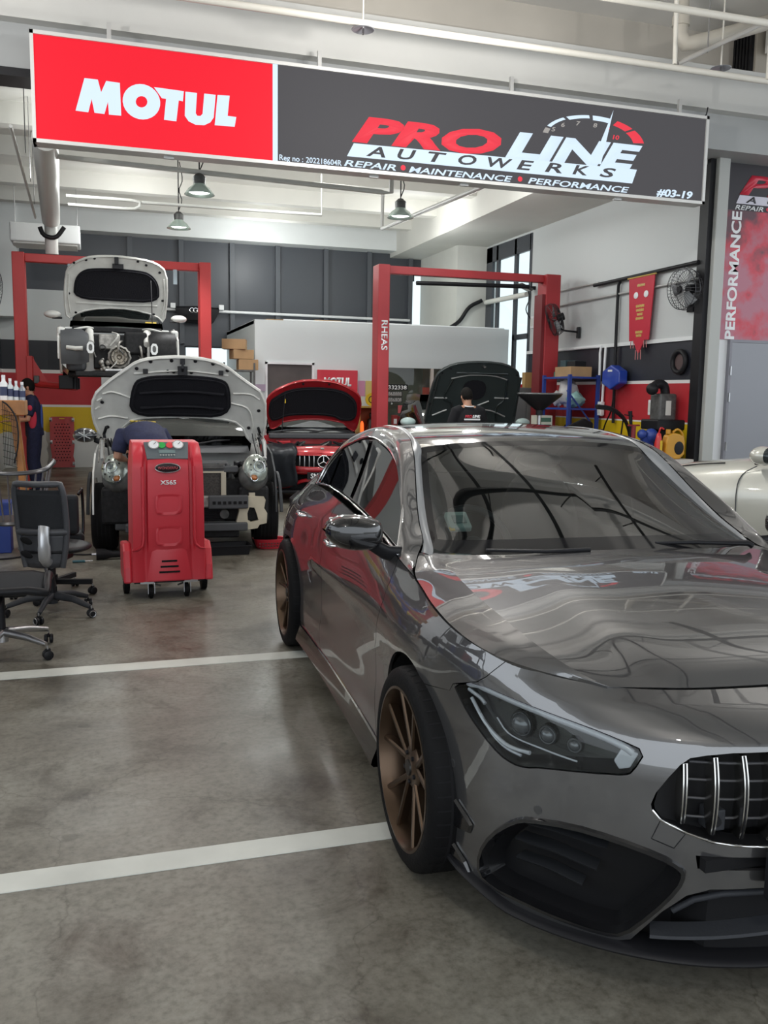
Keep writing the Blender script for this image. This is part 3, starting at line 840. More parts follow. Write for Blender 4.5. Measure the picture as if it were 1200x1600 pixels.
# rear screen and boot (away from the viewer)
rows = []
for (x, z, w) in [(-2.4, 1.375, .52), (-2.6, 1.325, .535), (-2.85, 1.235, .555), (-3.1, 1.12, .58), (-3.3, 1.01, .60)]:
    rows.append([(x-.04*(1-(k/8)**2)*0, w*k/8, z-.03*(abs(k)/8)**2.2) for k in range(-8, 9)])
patch('rear_window', rows, GLASSD, hero, 180)
rows = []
for (x, z, w) in [(-3.3, 1.0, .62), (-3.42, .975, .62), (-3.56, .962, .60), (-3.64, .945, .56), (-3.70, .88, .6)]:
    rows.append([(x+.1*(abs(k)/8)**3*(1 if x < -3.5 else 0), w*k/8, z-.02*(abs(k)/8)**2) for k in range(-8, 9)])
patch('boot_lid', rows, PAINT, hero, 180)
# ---- side glass
def sideg(x, z): return (x, -(.833-.45*(z-.955)-.012*math.sin(PI*min(max((z-.95)/.42, 0), 1))), z)
dlo2 = [(p.x, p.z) for p in DL[12:6*13+1]]
belt = [(x, lerp_tab([( -e[0], e[2]) for e in EDGE], -x)[0]+.004) for x in (-2.5, -2.2, -1.9, -1.6, -1.3, -1.0, -.8, -.62)]
full = shrink(dlo2+belt, .004)
def cut(poly, x0, x1, sl):
    """clip polygon between two slanted lines x = x0+sl*(z-1)"""
    def clip(pl, f):
        o = []
        for i in range(len(pl)):
            a, b = pl[i-1], pl[i]; fa, fb = f(a), f(b)
            if (fa >= 0) != (fb >= 0):
                t = fa/(fa-fb); o.append((a[0]+(b[0]-a[0])*t, a[1]+(b[1]-a[1])*t))
            if fb >= 0: o.append(b)
        return o
    pl = clip(poly, lambda p: p[0]-(x0+sl*(p[1]-1)))
    return clip(pl, lambda p: (x1+sl*(p[1]-1))-p[0])
sl = -.31
for mrr in (False, True):
    pt = skin('window_surround', full, [], lambda x, z: (lambda p: (p[0], p[1]+.010, p[2]))(sideg(x, z)), GLOSSB, hero, .04, thick=0, mirror=mrr)
    for nm, x0, x1 in (('front_side_window', -1.55, 0), ('rear_side_window', -2.17, -1.64), ('quarter_window', -3, -2.20)):
        pl = shrink(cut(full, x0, x1, sl), .012)
        if len(pl) > 2: skin(nm, pl, [], sideg, M('side_glass', (.004, .005, .006), .015, 0, coat=.6, coat_r=.0, spec=.9), hero, .04, thick=0, mirror=mrr)
    sgn = -1 if mrr else 1
    tr = [(p[0], p[1]*sgn, p[2]) for p in [sideg(x, z) for x, z in resample(shrink(full, -.002), .03)]]
    MB().tube([(x, y-.004*sgn, z) for x, y, z in tr], .0065, 6, closed=True).build('window_chrome', CHROME, hero, smooth=60)
# ---- lamps
def BI(s, z, d=0.0):
    p = B(s, z); n = con(s)[1]; return Vector((p[0]-n[0]*d, p[1]-n[1]*d, p[2]))
DRL = M('lamp_light_guide', (.42, .42, .46), .15, coat=.6)
LENSG = M('lamp_projector_glass', (.10, .10, .11), .03, .3, coat=1)
for sg in (1, -1):
    def L(s, z, d): p = BI(s, z, d); return Vector((p.x, p.y*sg, p.z))
    hd = MB()
    ring = resample(shrink(HEAD, .003), .02)
    hd.grid([[L(s, z, .004) for s, z in ring], [L(s, z, .03) for s, z in ring], [L(s, z, .055) for s, z in shrink(ring, .02)]], True)
    V_, F_ = cutmesh(shrink(ring, .018), [], .04)
    hd.add([L(s, z, .055) for s, z in V_], F_)
    lamp = hd.build('headlight', M('lamp_housing', (.012, .012, .013), .25, coat=.5), hero, smooth=40)
    cover = skin('lamp_cover', shrink(HEAD, .004), [], lambda s, z: BI(s, z, .002), CLEAR, lamp, .03, (1, -.4, .1), thick=0, mirror=(sg < 0))
    top = [(1.165, .727), (1.09, .738), (.95, .728), (.80, .712), (.70, .696), (.635, .679), (.607, .665)]
    MB().tube([L(s, z, .014) for s, z in spl([(a, b, 0) for a, b in top], 30) for s, z in [(s, z)]] if False else [L(p.x, p.y, .014) for p in spl([(a, b, 0) for a, b in top], 30)], [.004]+[.008]*3+[.0105]*26, 8).build('light_guide', DRL, lamp, smooth=60)
    blk = MB(); q = [(.635, .678), (.592, .667), (.612, .628), (.640, .620), (.655, .640)]
    blk.add([L(a, b, .008) for a, b in q]+[L(a, b, .035) for a, b in q], [(0, 1, 2, 3, 4), (0, 5, 6, 1), (1, 6, 7, 2), (2, 7, 8, 3), (3, 8, 9, 4), (4, 9, 5, 0), (9, 8, 7, 6, 5)])
    blk.build('light_guide', DRL, lamp, bevel=.004)
    for pts, r in (([(1.148, .690), (1.075, .636), (1.0, .603), (.955, .597), (.90, .600)], .006), ([(1.10, .655), (1.04, .612), (.985, .590), (.93, .584)], .0045), ([(1.03, .665), (.975, .632), (.86, .622), (.755, .613)], .0025), ([(1.165, .712), (1.11, .702), (1.085, .690)], .006)):
        MB().tube([L(p.x, p.y, .022) for p in spl([(a, b, 0) for a, b in pts], 16)], r, 6).build('light_guide', DRL, lamp, smooth=60)
    for (s, z, r) in ((.955, .662, .030), (.862, .654, .022), (.775, .645, .017)):
        p = L(s, z, .048); n = con(s)[1]; nn = Vector((n[0], n[1]*sg, 0))
        pj = MB().sphere(p, r, 20, 14); pj.torus(p+nn*r*.2, r*1.08, .003, nn, 24, 6)
        pj.build('projector', LENSG, lamp, smooth=60)
        MB().cyl(p-nn*.01, p+nn*.004, r*1.45, r*1.3, 20).build('projector_bezel', M('lamp_bezel', (.03, .03, .032), .2, .5), lamp, smooth=40)
# ---- grille
gb = MB()
grp = [(y, z) for y, z in GR_UP]+[(0, .697)]
gy = [(-y, z) for y, z in GR_UP]+[(0, .697)]
outer = [(-y, z) for y, z in GR_LO[::-1]][0:0]
loop = [(-y, z) for y, z in GR_UP]+[(0, .697)]+[(y, z) for y, z in GR_UP[::-1]]+[(y, z) for y, z in GR_LO[::-1]]+[(0, .447)]+[(-y, z) for y, z in GR_LO]
def F_at(y, z, d):
    p = BI(sy(y), z, d); return Vector((p.x, abs(p.y)*(1 if y > 0 else -1), p.z))
loop = resample(loop, .03)
gb.grid([[F_at(y, z, .0) for y, z in loop], [F_at(y, z, .07) for y, z in loop]], True)
gb.add([(.80, y*.98, z) for y, z in loop], [tuple(range(len(loop)))])
gr = gb.build('grille', M('grille_black', (.01, .01, .011), .4), hero, smooth=40)
MB().tube([F_at(y, z, -.001) for y, z in resample([(-y, z) for y, z in GR_LO[::-1]]+[(0, .447)]+[(y, z) for y, z in GR_LO[::-1]][::-1][::-1][0:0]+[(y, z) for y, z in GR_LO], .03, closed=False)], .0035, 6).build('grille_rim', CHROME, gr, smooth=60)
def gz(y, up):
    tab = sorted([(a, b) for a, b in (GR_UP if up else GR_LO)]+[(0, .697 if up else .447)]); return lerp_tab(tab, abs(y))[0]
for k in range(-7, 7):
    y = .0711*(k+.5)
    if abs(y) < .05: continue
    zt, zb = gz(y, True)-.014, gz(y, False)+.012
    pts = []
    for j in range(13):
        t = j/12; z = zb+(zt-zb)*t
        pts.append((z, .028-.030*math.sin(PI*(.15+.75*t))))
    v = MB(); w = .0075
    rows = []
    for z, d in pts:
        a = F_at(y, z, d)
        rows.append([a+Vector((-.05, 0, 0)), a+Vector((-.004, -w, 0)), a+Vector((0, -w*.9, 0)), a+Vector((0, w*.9, 0)), a+Vector((-.004, w, 0)), a+Vector((-.05, 0, 0))])
    v.grid(rows); vv = v.build('grille_vane', M('vane_chrome', (.62, .61, .58), .22, 1.0), gr, smooth=30)
    v2 = MB(); v2.grid([[a+Vector((.0012, -.0022, 0)), a+Vector((.0012, .0022, 0))] for a in [F_at(y, z, d) for z, d in pts]]); v2.build('vane_groove', BLK, vv)
gl_ = MB()
for z in (.505, .555, .605, .65):
    pts = [F_at(y, z, .045) for y in [k*.05 for k in range(-9, 10)] if gz(y, False) < z < gz(y, True)]
    if len(pts) > 2: gl_.tube(pts, .0035, 6)
gl_.build('grille_slat', M('slat_grey', (.06, .06, .065), .35), gr, smooth=60)
for y in (-.385,): 
    MB().box(F_at(y, .505, .05), (.05, .045, .055)).build('sensor_mount', DGREY, gr, bevel=.003)
    MB().cyl(F_at(y, .508, .03), F_at(y, .508, .012), .014, n=18).build('parking_sensor', BLK, gr, smooth=40)
st_ = MB().torus((.905, 0, .575), .088, .010, (1, 0, 0), 40, 8)
for a in (90, 210, 330): st_.cyl((.905, 0, .575), (.905, .086*math.cos(math.radians(a)), .575+.086*math.sin(math.radians(a))), .012, .005, 8)
st_.build('grille_emblem', CHROME, gr, smooth=50)
for y, z in ((-.751, .458), (-.889, .476), (.751, .458), (.889, .476)):
    s = sy(y); sg = 1 if y < 0 else -1
    p = BI(s, z, .001); n = con(s)[1]; p = Vector((p.x, p.y*sg, p.z)); nn = Vector((n[0], n[1]*sg, 0))
    MB().cyl(p, p+nn*.0025, .0125, n=18).build('parking_sensor', M('sensor_grey', (.07, .07, .072), .3, .5, coat=.5), hero, smooth=40)
# radar cover seam beside the grille
for sg in (1, -1):
    pl = yz([(.511, .505), (.528, .453), (.479, .435), (.456, .476)])
    MB().tube([(lambda p: (p.x, p.y*sg, p.z))(BI(s, z, -.0003)) for s, z in resample(pl, .02)], .0014, 5, closed=True).build('towing_cover_seam', BLK, hero)
# ---- lower intakes
for sg in (1, -1):
    def L(s, z, d): p = BI(s, z, d); return Vector((p.x, p.y*sg, p.z))
    lp = resample(INTK, .025)
    ik = MB(); ik.grid([[L(s, z, -.004) for s, z in lp], [L(s, z, .02) for s, z in shrink(lp, .012)], [L(s, z, .05) for s, z in shrink(lp, .02)], [L(s, z, .075) for s, z in shrink(lp, .03)]], True)
    V_, F_ = cutmesh(shrink(lp, .028), [], .05); ik.add([L(s, z, .075) for s, z in V_], F_)
    io = ik.build('air_intake', M('intake_black', (.008, .008, .009), .35), hero, smooth=50)
    # raised surround
    rim = MB(); rim.grid([[L(s, z, .0) for s, z in shrink(lp, -.006)], [L(s, z, -.010) for s, z in shrink(lp, -.002)], [L(s, z, -.010) for s, z in shrink(lp, .008)], [L(s, z, .03) for s, z in shrink(lp, .014)]], True)
    rim.build('intake_surround', GLOSSB, io, smooth=50)
    for (pts, d) in (([(.78, .395), (.72, .402), (.62, .392)], .035), ([(.80, .335), (.73, .340), (.64, .322)], .035), ([(.80, .275), (.74, .280), (.67, .262)], .04)):
        f = MB(); pp = spl([(sy(y), z, 0) for y, z in pts], 14)
        f.grid([[L(p.x, p.y-.006, d-.008), L(p.x, p.y, d-.012), L(p.x, p.y+.004, d-.006), L(p.x, p.y+.008, .07)] for p in pp])
        f.build('intake_fin', M('fin_plastic', (.016, .017, .019), .4), io, smooth=40)
# dark lower grille, slot, splitter, number plate
bk = MB().bx(.62, .66, -.5, .5, .13, .46); bk.build('lower_backing', BLKM, hero)
sp = MB(); rows = []
for k in range(-40, 41):
    s = abs(k)/40*1.215; sg = 1 if k < 0 else -1
    w = 1 if s < 1.15 else (1.215-s)/.065*.7+.3
    prof = [(.10, .136), (.012, .137), (-.003*w, .133), (-.008*w, .127), (-.005*w, .121), (.10, .120)]
    lift = .045*max(0, (s-.95)/.27)
    rows.append([(lambda p, n: (p[0]-n[0]*d, (p[1]-n[1]*d)*sg, z+lift-.0))(*con(s)) for d, z in prof])
sp.grid(rows); sp.build('splitter', BLK, hero, smooth=40)
lg = MB(); rows = []; rows2 = []
def qd(y): return .07*min(1, max(0, (abs(y)-.38)/.08))
def ltop(y): return lerp_tab([(0, .345), (.36, .345), (.444, .318), (.495, .262), (.561, .16), (.62, .13)], abs(y))[0]
for k in range(-30, 31):
    y = k/30*.60; s = sy(y); sg = 1 if y < 0 else -1
    rows.append([(lambda p, n: (p[0]-n[0]*d, p[1]*sg-(n[1]*sg)*d, z))(*con(s)) for d, z in ((.045+qd(y), ltop(y)), (.06+qd(y), (ltop(y)+.10)/2), (.06+qd(y), .10))])
    if abs(y) > .53: continue
    zt = .236-.05*(abs(y)/.53)**1.3
    rows2.append([(lambda p, n: (p[0]-n[0]*d, p[1]*sg-(n[1]*sg)*d, z))(*con(s)) for d, z in ((.06, zt+.006), (.002, zt), (.0, zt-.008), (.05, zt-.035))])
lg.grid(rows).build('lower_grille', BLKM, hero, smooth=40)
MB().grid(rows2).build('lower_lip', DGREY, hero, smooth=30)
ar_ = MB()
for sg in (1, -1):
    ar_.tube([(lambda p: (p.x-.02, p.y*sg, p.z))(BI(sy(y), z, .02)) for y, z in ((.46, .235), (.41, .275), (.34, .295), (.2, .30), (0, .30))], .009, 8)
ar_.build('lower_grille_bar', DGREY, hero, smooth=60)
sb = MB().bx(.86, .885, -.42, .42, .387, .42); sb.build('slot_mesh', BLKM, hero)
pl_ = MB().box((.945, 0, .392), (.03, .565, .125)); ph = pl_.build('number_plate_holder', BLK, hero, bevel=.006)
# corner fins
for sg in (1, -1):
    def L(s, z, d): p = BI(s, z, d); return (p.x, p.y*sg, p.z)
    for pl in ([(.896, .344), (.890, .388), (.868, .345), (.859, .324), (.863, .293), (.883, .283)], [(.893, .185), (.888, .225), (.872, .19), (.855, .125), (.876, .13)]):
        q = yz(pl); n_q = len(q)
        MB().add([L(s, z, -.003) for s, z in q]+[L(s, z, -.012) for s, z in shrink(q, .006)], [tuple(range(n_q, 2*n_q))]+[(i, (i+1) % n_q, n_q+(i+1) % n_q, n_q+i) for i in range(n_q)]).build('corner_fin', GLOSSB, hero)
# ---- mirrors
for sg in (1, -1):
    prof = [(-.885, .05, .038), (-.905, .075, .055), (-.95, .092, .066), (-1.0, .098, .071), (-1.05, .092, .066), (-1.09, .070, .050), (-1.112, .035, .028), (-1.118, .004, .004)]
    rows = []
    for y, a, b in prof:
        r = []
        for k in range(24):
            t = 2*PI*k/24; cx, cz = math.cos(t), math.sin(t)
            e = .72
            xx = abs(cx)**e*(1 if cx > 0 else -1); zz = abs(cz)**e*(1 if cz > 0 else -1)
            r.append((-.62+(-(y+.88))*-.22*-1+xx*(a if xx > 0 else .05), y*sg, 1.045+zz*b+(-(y+.95))*.10))
        rows.append(r)
    mb_ = MB().grid(rows, True); mb_.f.append(list(range(24))); mb_.fm.append(0)
    mo = mb_.build('wing_mirror', GLOSSB, hero, smooth=180, sub=1)
    MB().box((-.655, -1.0*sg, 1.045), (.01, .17, .11)).build('mirror_glass', M('mirror_glass', (.8, .82, .83), .02, 1), mo, bevel=.004)
    MB().tube([(-.60, -.82*sg, .955), (-.60, -.87*sg, .965), (-.60, -.93*sg, 1.0)], [.045, .036, .03], 12, flat=.6).build('mirror_arm', BLK, mo, smooth=60)
# ---- wipers, cabin
wp = MB()
wp.tube([(-.36, -.12, .995), (-.375, -.3, .990), (-.43, -.52, .992)], [.009, .008, .006], 6).build('wiper', BLK, hero, smooth=60)
MB().tube([(-.38, .62, .985), (-.385, .60, .997), (-.41, .38, 1.002), (-.42, .2, 1.002)], [.014, .013, .009, .006], 6).build('wiper', BLK, hero, smooth=60)
cab = MB().bx(-2.6, -.3, -.66, .66, .42, .46)
cab.bx(-2.65, -2.6, -.66, .66, .42, 1.1)
CAB = M('cabin_trim', (.03, .03, .032), .6)
co = cab.build('cabin_floor', CAB, hero)
ds = MB(); rows = []
for k in range(-12, 13):
    y = k/12*.68; e = (abs(k)/12)**2
    rows.append([(-.40-.12*e, y, .93), (-.55-.08*e, y, .965), (-.72-.05*e, y, .97), (-.86, y, .945), (-.92, y, .88), (-.90, y, .6), (-.84, y, .46)])
ds.grid(rows).build('dashboard', CAB, hero, smooth=50)
sw = MB().torus((-1.02, -.36, .90), .185, .017, (.9, 0, .42), 36, 8)
sw.sphere((-1.0, -.36, .895), .06, 14, 8, (.5, 1, 1)); sw.tube([(-1.01, -.53, .9), (-1.0, -.36, .893), (-1.01, -.19, .9)], .014, 8); sw.tube([(-1.0, -.36, .893), (-.95, -.36, .74)], .016, 8)
sw.build('steering_wheel', M('steering_leather', (.05, .05, .052), .4), hero, smooth=60)
MB().cyl((-.985, -.36, .895), (-.978, -.36, .898), .026, n=16).build('steering_badge', CHROME, hero)
for y in (-.36, .36):
    se = MB(); se.sphere((-1.55, y, .60), .26, 16, 10, (1, .95, .35)); se.sphere((-1.86, y, .86), .25, 16, 12, (.35, .95, 1.35), rotm(0, -.25, 0)); se.sphere((-1.96, y, 1.19), .13, 14, 10, (.4, 1, .75))
    se.build('front_seat', M('seat_leather', (.035, .033, .033), .5), hero, smooth=60)
MB().sphere((-1.10, 0, 1.285), .05, 14, 8, (.35, 2.3, .75)).build('rear_view_mirror', BLK, hero, smooth=60)
iu = MB().box((-.715, -.535, 1.062), (.03, .095, .10), rotm(0, -1.0, 0)); iuo = iu.build('toll_unit', M('toll_unit_grey', (.40, .50, .46), .5), hero, bevel=.008)
MB().box((-.70, -.535, 1.075), (.004, .055, .045), rotm(0, -1.0, 0)).build('unit_screen', M('unit_screen', (.20, .26, .25), .3), iuo)
MB().box((-.668, -.575, 1.040), (.004, .022, .02), rotm(0, -1.0, 0)).build('unit_label', YEL, iuo)
# black shell added below the skin to block light and keep panel gaps dark
sh = MB()
sh.bx(-3.55, .38, -.60, .60, .15, .44).bx(-2.3, -.52, -.82, .82, .17, .5)
sh.build('underbody', BLKM, hero)
for sg in (1, -1):
    fl = MB(); rows = []
    for x0, x1 in ((-.62, -.48), (-2.36, -.5), (-3.5, -3.12)):
        rows = [[(x, -sg*yy, z) for yy, z in ((.70, .46), (.80, .55), (.80, .85), (.74, .90))] for x in (x0, (x0+x1)/2, x1)]
        fl.grid(rows)
    fl.build('inner_panel', BLKM, hero)
    for cx in (ACX, -2.75):
        li = MB(); rows = []
        for k in range(15):
            a = math.radians(-10+200*k/14); rows.append([(cx+(AR-.004)*math.cos(a), -sg*yy, ACZ+(AR-.004)*math.sin(a)) for yy in (.895, .6)])
        li.grid(rows); li.build('wheel_arch_liner', BLKM, hero, smooth=60)
bay = MB().bx(-.3, .42, -.66, .66, .5, .74); bay.build('engine_bay', BLKM, hero)
# ---- wheels
def hero_wheel(x, y, sg, steer=0):
    w = bpy.data.objects.new('wheel', None); C.objects.link(w); w.parent = hero
    w.location = (x, y*sg, .337); w.rotation_euler = (0, 0, steer)
    R_ = .337; rl = .272; o = -sg*-1
    def a_(r, d): return (r, -d*(-sg) if False else d*sg)     # d<0: outboard (towards negative y for sg=1)
    tp = [(rl-.006, -.015), (rl+.006, -.019), (rl+.024, -.020), (R_-.022, -.014), (R_-.006, -.002), (R_-.001, .016), (R_, .05), (R_, .10), (R_, .15), (R_, .20), (R_-.002, .225), (R_-.02, .245), (rl, .25), (rl-.006, .24)]
    MBt = MB(); MBt.lathe([(r, d*sg) for r, d in tp], axis='y', n=64)
    t = MBt.build('tyre', RUB, w, smooth=60)
    gv = MB()
    for d in (.045, .10, .155, .20): gv.lathe([(R_+.0006, (d-.004)*sg), (R_+.0006, (d+.004)*sg)], axis='y', n=64)
    for k in range(48):
        a = 2*PI*k/48
        for d0, d1 in ((-.002, .045), (.2, .235)):
            rr = R_+.0008
            q = []
            for dd, rr_ in ((d0, R_-.004), (.018 if d0 < .1 else .225, R_+.0005), (d1, R_+.0008)):
                q.append([(rr_*math.cos(a+e), dd*sg, rr_*math.sin(a+e)) for e in (-.008, .008)])
            gv.grid(q)
    gv.build('tread_groove', BLKM, t)
    rm = MB(); rm.lathe([(d_, e*sg) for d_, e in [(rl-.004, -.012), (rl-.001, -.018), (rl-.010, -.019), (rl-.013, -.010), (rl-.022, .02), (rl-.03, .06), (rl-.034, .20), (rl-.008, .235), (rl-.002, .24)]], axis='y', n=64)
    rm.build('rim', BRONZE, w, smooth=40)
    for i in range(5):
        sk = MB()
        for e in (-1, 1):
            a0 = 2*PI*i/5+PI/2+e*math.radians(4.5); a1 = 2*PI*i/5+PI/2+e*math.radians(16.5)
            rows = []
            for k in range(9):
                tt = k/8; rr = .055+(rl-.016-.055)*tt; a = a0+(a1-a0)*tt
                d = .020*(1-tt)-.002; hw = .0095+.001*(1-tt); th = .034
                er = Vector((math.cos(a), 0, math.sin(a))); et = Vector((-math.sin(a), 0, math.cos(a))); ey = Vector((0, sg, 0))
                q0 = Vector((math.cos(a0), 0, math.sin(a0)))*.055; q1 = Vector((math.cos(a1), 0, math.sin(a1)))*(rl-.014); p = q0.lerp(q1, tt)
                dr = (q1-q0).normalized(); et = Vector((-dr.z, 0, dr.x))
                rows.append([p+et*hw+ey*(d+.006), p+et*hw*.55+ey*d, p-et*hw*.55+ey*d, p-et*hw+ey*(d+.006), p-et*hw*.8+ey*(d+th), p+et*hw*.8+ey*(d+th)])
            sk.grid(rows, True)
        sk.build('spoke', BRONZE, w, smooth=30)
    hb_ = MB().lathe([(.0, .012*sg), (.030, .012*sg), (.034, .015*sg), (.062, .018*sg), (.075, .028*sg), (.078, .1*sg), (0, .1*sg)], axis='y', n=30); ho = hb_.build('hub', BRONZE, w, smooth=35)
    for i in range(5):
        a = 2*PI*(i+.5)/5+PI/2; MB().cyl((.050*math.cos(a), .024*sg, .050*math.sin(a)), (.050*math.cos(a), .010*sg, .050*math.sin(a)), .009, .007, 10).build('wheel_nut', BLK, ho)
    MB().cyl((0, .012*sg, 0), (0, .006*sg, 0), .028, .026, 24).build('centre_cap', M('cap_dark', (.03, .028, .026), .3, .6), ho, smooth=40)
    MB().lathe([(.06, .105*sg), (.19, .105*sg), (.19, .128*sg), (.06, .128*sg)], axis='y', n=48).build('brake_disc', M('brake_steel', (.30, .29, .28), .35, 1, noise=(20, .2)), w, smooth=40)
    MB().cyl((0, .150*sg, 0), (0, .155*sg, 0), .232, n=40).build('spoke_void_backing', BLKM, w)  # black disc added to darken the voids between the spokes
    cp = MB()
    for k in range(6):
        a = math.radians(150+k*10); cp.box((.165*math.cos(a), .10*sg, .165*math.sin(a)), (.06, .07, .035), rotm(0, -a, 0))
    cp.build('brake_caliper', M('caliper_grey', (.06, .06, .065), .35, .4), w, bevel=.006)
    return w
hero_wheel(-.02, -.945, 1, math.radians(1.0)); hero_wheel(-.02, -.945, -1, math.radians(1.0))
hero_wheel(-2.77, -.94, 1); hero_wheel(-2.77, -.94, -1)
# ---------------------------------------------------------------- the other vehicles
WCAR = M('white_car_paint', (.66, .66, .63), .3, coat=.8, noise=(4, .04))
REDCAR = M('red_car_paint', (.34, .008, .014), .3, .3, coat=1.0)
DARKCAR = M('dark_green_grey_paint', (.022, .030, .030), .35, .3, coat=.6)
PEARL = M('pearl_car_paint', (.56, .56, .50), .3, .2, coat=1.0)
PADM = M('bonnet_insulation', (.010, .010, .013), .9, bump=(60, .5))
UNDER = M('dirty_white_underside', (.55, .55, .52), .5, coat=.2, noise=(5, .12))
ENG = M('engine_black', (.012, .012, .013), .5, noise=(25, .5))
ENGG = M('engine_grey', (.09, .09, .088), .5, .3, noise=(14, .35))
ENGA = M('engine_alloy', (.30, .29, .27), .5, .6, noise=(22, .35))
CLAD = M('grey_cladding', (.055, .058, .063), .55)
def ringsec(x, hw, zb, zt, hwt): return [(x, y, z) for y, z in ((-hw*.86, zb), (-hw*.98, zb+.10), (-hw, (zb+zt)/2), (-hw*.985, zt-.10), (-hwt, zt), (0, zt+.015), (hwt, zt), (hw*.985, zt-.10), (hw, (zb+zt)/2), (hw*.98, zb+.10), (hw*.86, zb))]
def tub(parent, name, secs, mat, smooth=50):
    m = MB(); m.grid([ringsec(*s) for s in secs], False)
    for k in (0, len(secs)-1):
        r = ringsec(*secs[k]); m.add(r, [tuple(range(len(r)))])
    return m.build(name, mat, parent, smooth=smooth)
def simple_wheel(parent, x, y, r, w, rimmat=None, sg=1):
    e = bpy.data.objects.new('wheel', None); C.objects.link(e); e.parent = parent; e.location = (x, y, r)
    t = MB().lathe([(r*.66, -w/2), (r*.9, -w/2), (r*.985, -w*.40), (r, -w*.2), (r, w*.2), (r*.985, w*.40), (r*.9, w/2), (r*.66, w/2), (r*.66, -w/2)], axis='y', n=40).build('tyre', RUB, e, smooth=50)
    g = MB()
    for d in (-.24, -.08, .08, .24): g.lathe([(r+.001, (d-.025)*w), (r+.001, (d+.025)*w)], axis='y', n=40)
    g.build('tread_groove', BLKM, t)
    rm = MB().lathe([(0, .02), (r*.2, .03), (r*.62, -.02), (r*.68, w*.5*.98)], axis='y', n=30).build('rim', rimmat or ALU, e, smooth=40)
    return e
def bonnet(parent, name, outline, pad, hx, hz, ang, mat, undermat, padmat, dish=.05, plugs=(), ribs=(), ribmat=None, round_=1):
    t = math.radians(ang); O_ = Vector((hx, 0, hz)); av = Vector((math.cos(t), 0, math.sin(t))); ay = Vector((0, 1, 0)); nv = Vector((math.sin(t), 0, -math.cos(t)))
    ol = rnd(outline, round_); cy = sum(p[0] for p in ol)/len(ol); cv = sum(p[1] for p in ol)/len(ol)
    hw = max(abs(p[0]-cy) for p in ol); hv = max(abs(p[1]-cv) for p in ol)
    def f(off):
        def g(y, v):
            q = min(1, ((y-cy)/hw)**2*.75+((v-cv)/hv)**2*.5)
            return O_+ay*y+av*v+nv*(off-dish*(1-q))
        return g
    o = skin(name, ol, [], f(-.012), mat, parent, .07, -nv, thick=0)
    u = skin('bonnet_frame', ol, [], f(.012), undermat, o, .07, nv, thick=.024)
    rim = resample(ol, .05)
    MB().tube([f(.012)(*p) for p in shrink(rim, .015)], .014, 6, closed=True).build('bonnet_flange', undermat, o, smooth=60)
    if pad:
        pd = rnd(pad, 2)
        po = skin('insulation_pad', pd, [], f(.035), padmat, o, .06, nv, thick=.02)
        MB().tube([f(.035)(*p) for p in shrink(resample(pd, .05), .03)], .012, 6, closed=True).build('pad_piping', padmat, po, smooth=60)
    for (y, v) in plugs:
        p = f(.016)(y, v); MB().cyl(p, p+nv*.008, .020, .016, 12).build('plug', BLK, o, smooth=40)
    for r in ribs:
        MB().tube([f(.018)(p.x, p.y) for p in spl([(a, b, 0) for a, b in r], 14)], .012, 6).build('frame_rib', ribmat or undermat, o, smooth=60)
    return o, f

# ---- white compact in the middle, bumper off, bonnet up
mini = thing('hatchback_car', 'white compact car without front bumper, bonnet up, behind the red machine', 'car', (.842, 9.265, 0), math.radians(-94))
oh = [(-.87, .05), (-.955, .31), (-.93, .57), (-.78, .735), (-.59, .889), (-.47, .987), (-.323, 1.032), (-.01, 1.056), (.27, 1.027), (.43, .965), (.61, .81), (.875, .62), (.90, .16), (.80, -.01), (.70, .02), (.60, .235), (.4, .285), (.0, .302), (-.4, .29), (-.60, .24), (-.70, .0)]
ob, fb_ = bonnet(mini, 'bonnet', oh, [(-.575, .325), (-.53, .678), (-.443, .806), (-.01, .83), (.40, .806), (.49, .697), (.50, .32), (-.046, .33)], -.80, 1.02, 60, WCAR, UNDER, PADM, .06,
    plugs=[(-.33, .985), (-.12, 1.0), (.12, 1.0), (.30, .975), (-.47, .9), (.45, .9), (-.10, .865), (.08, .862), (-.79, .20), (.70, .20), (-.83, .50), (.80, .42), (-.16, .87), (-.86, .07), (.80, .07)],
    ribs=[[(-.58, .3), (-.75, .33), (-.88, .3)], [(-.55, .55), (-.72, .62), (-.82, .6)], [(.5, .5), (.68, .44), (.74, .25), (.73, .05)], [(.52, .62), (.7, .62), (.8, .56)], [(-.5, .84), (0, .88), (.46, .84)], [(-.9, .42), (-.86, .45)], [(-.88, .52), (-.83, .55)]])
lt = MB(); p = fb_(.03)(-.01, 1.0); lt.box(p, (.03, .05, .06)); lt.box(fb_(.05)(-.01, .90), (.05, .10, .09)); lt.tube([fb_(.04)(-.01, 1.0), fb_(.08)(-.01, .95), fb_(.05)(-.01, .84)], .014, 6)
lt.build('bonnet_latch', BLK, ob)
for y in (-.30, .30): MB().box(fb_(.03)(y*1.28, .875), (.03, .05, .05)).build('bonnet_stop', BLK, ob, bevel=.006)
for v in (.44, .62): MB().tube([fb_(.052)(p.x, p.y) for p in spl([(-.45, v, 0), (-.1, v+.02, 0), (.1, v+.02, 0), (.42, v, 0)], 12)], .016, 6).build('pad_piping', PADM, ob, smooth=60)
tub(mini, 'body_shell', [(-.92, .88, .24, 1.01, .82), (-1.1, .89, .24, 1.02, .82), (-2.2, .90, .24, 1.03, .83), (-3.2, .88, .3, 1.02, .80), (-3.4, .80, .4, .95, .72)], WCAR)
tub(mini, 'cabin_glass', [(-.85, .74, 1.0, 1.03, .72), (-1.5, .70, 1.0, 1.46, .58), (-2.8, .68, 1.0, 1.46, .56), (-3.35, .66, 1.0, 1.05, .64)], GLASSD)
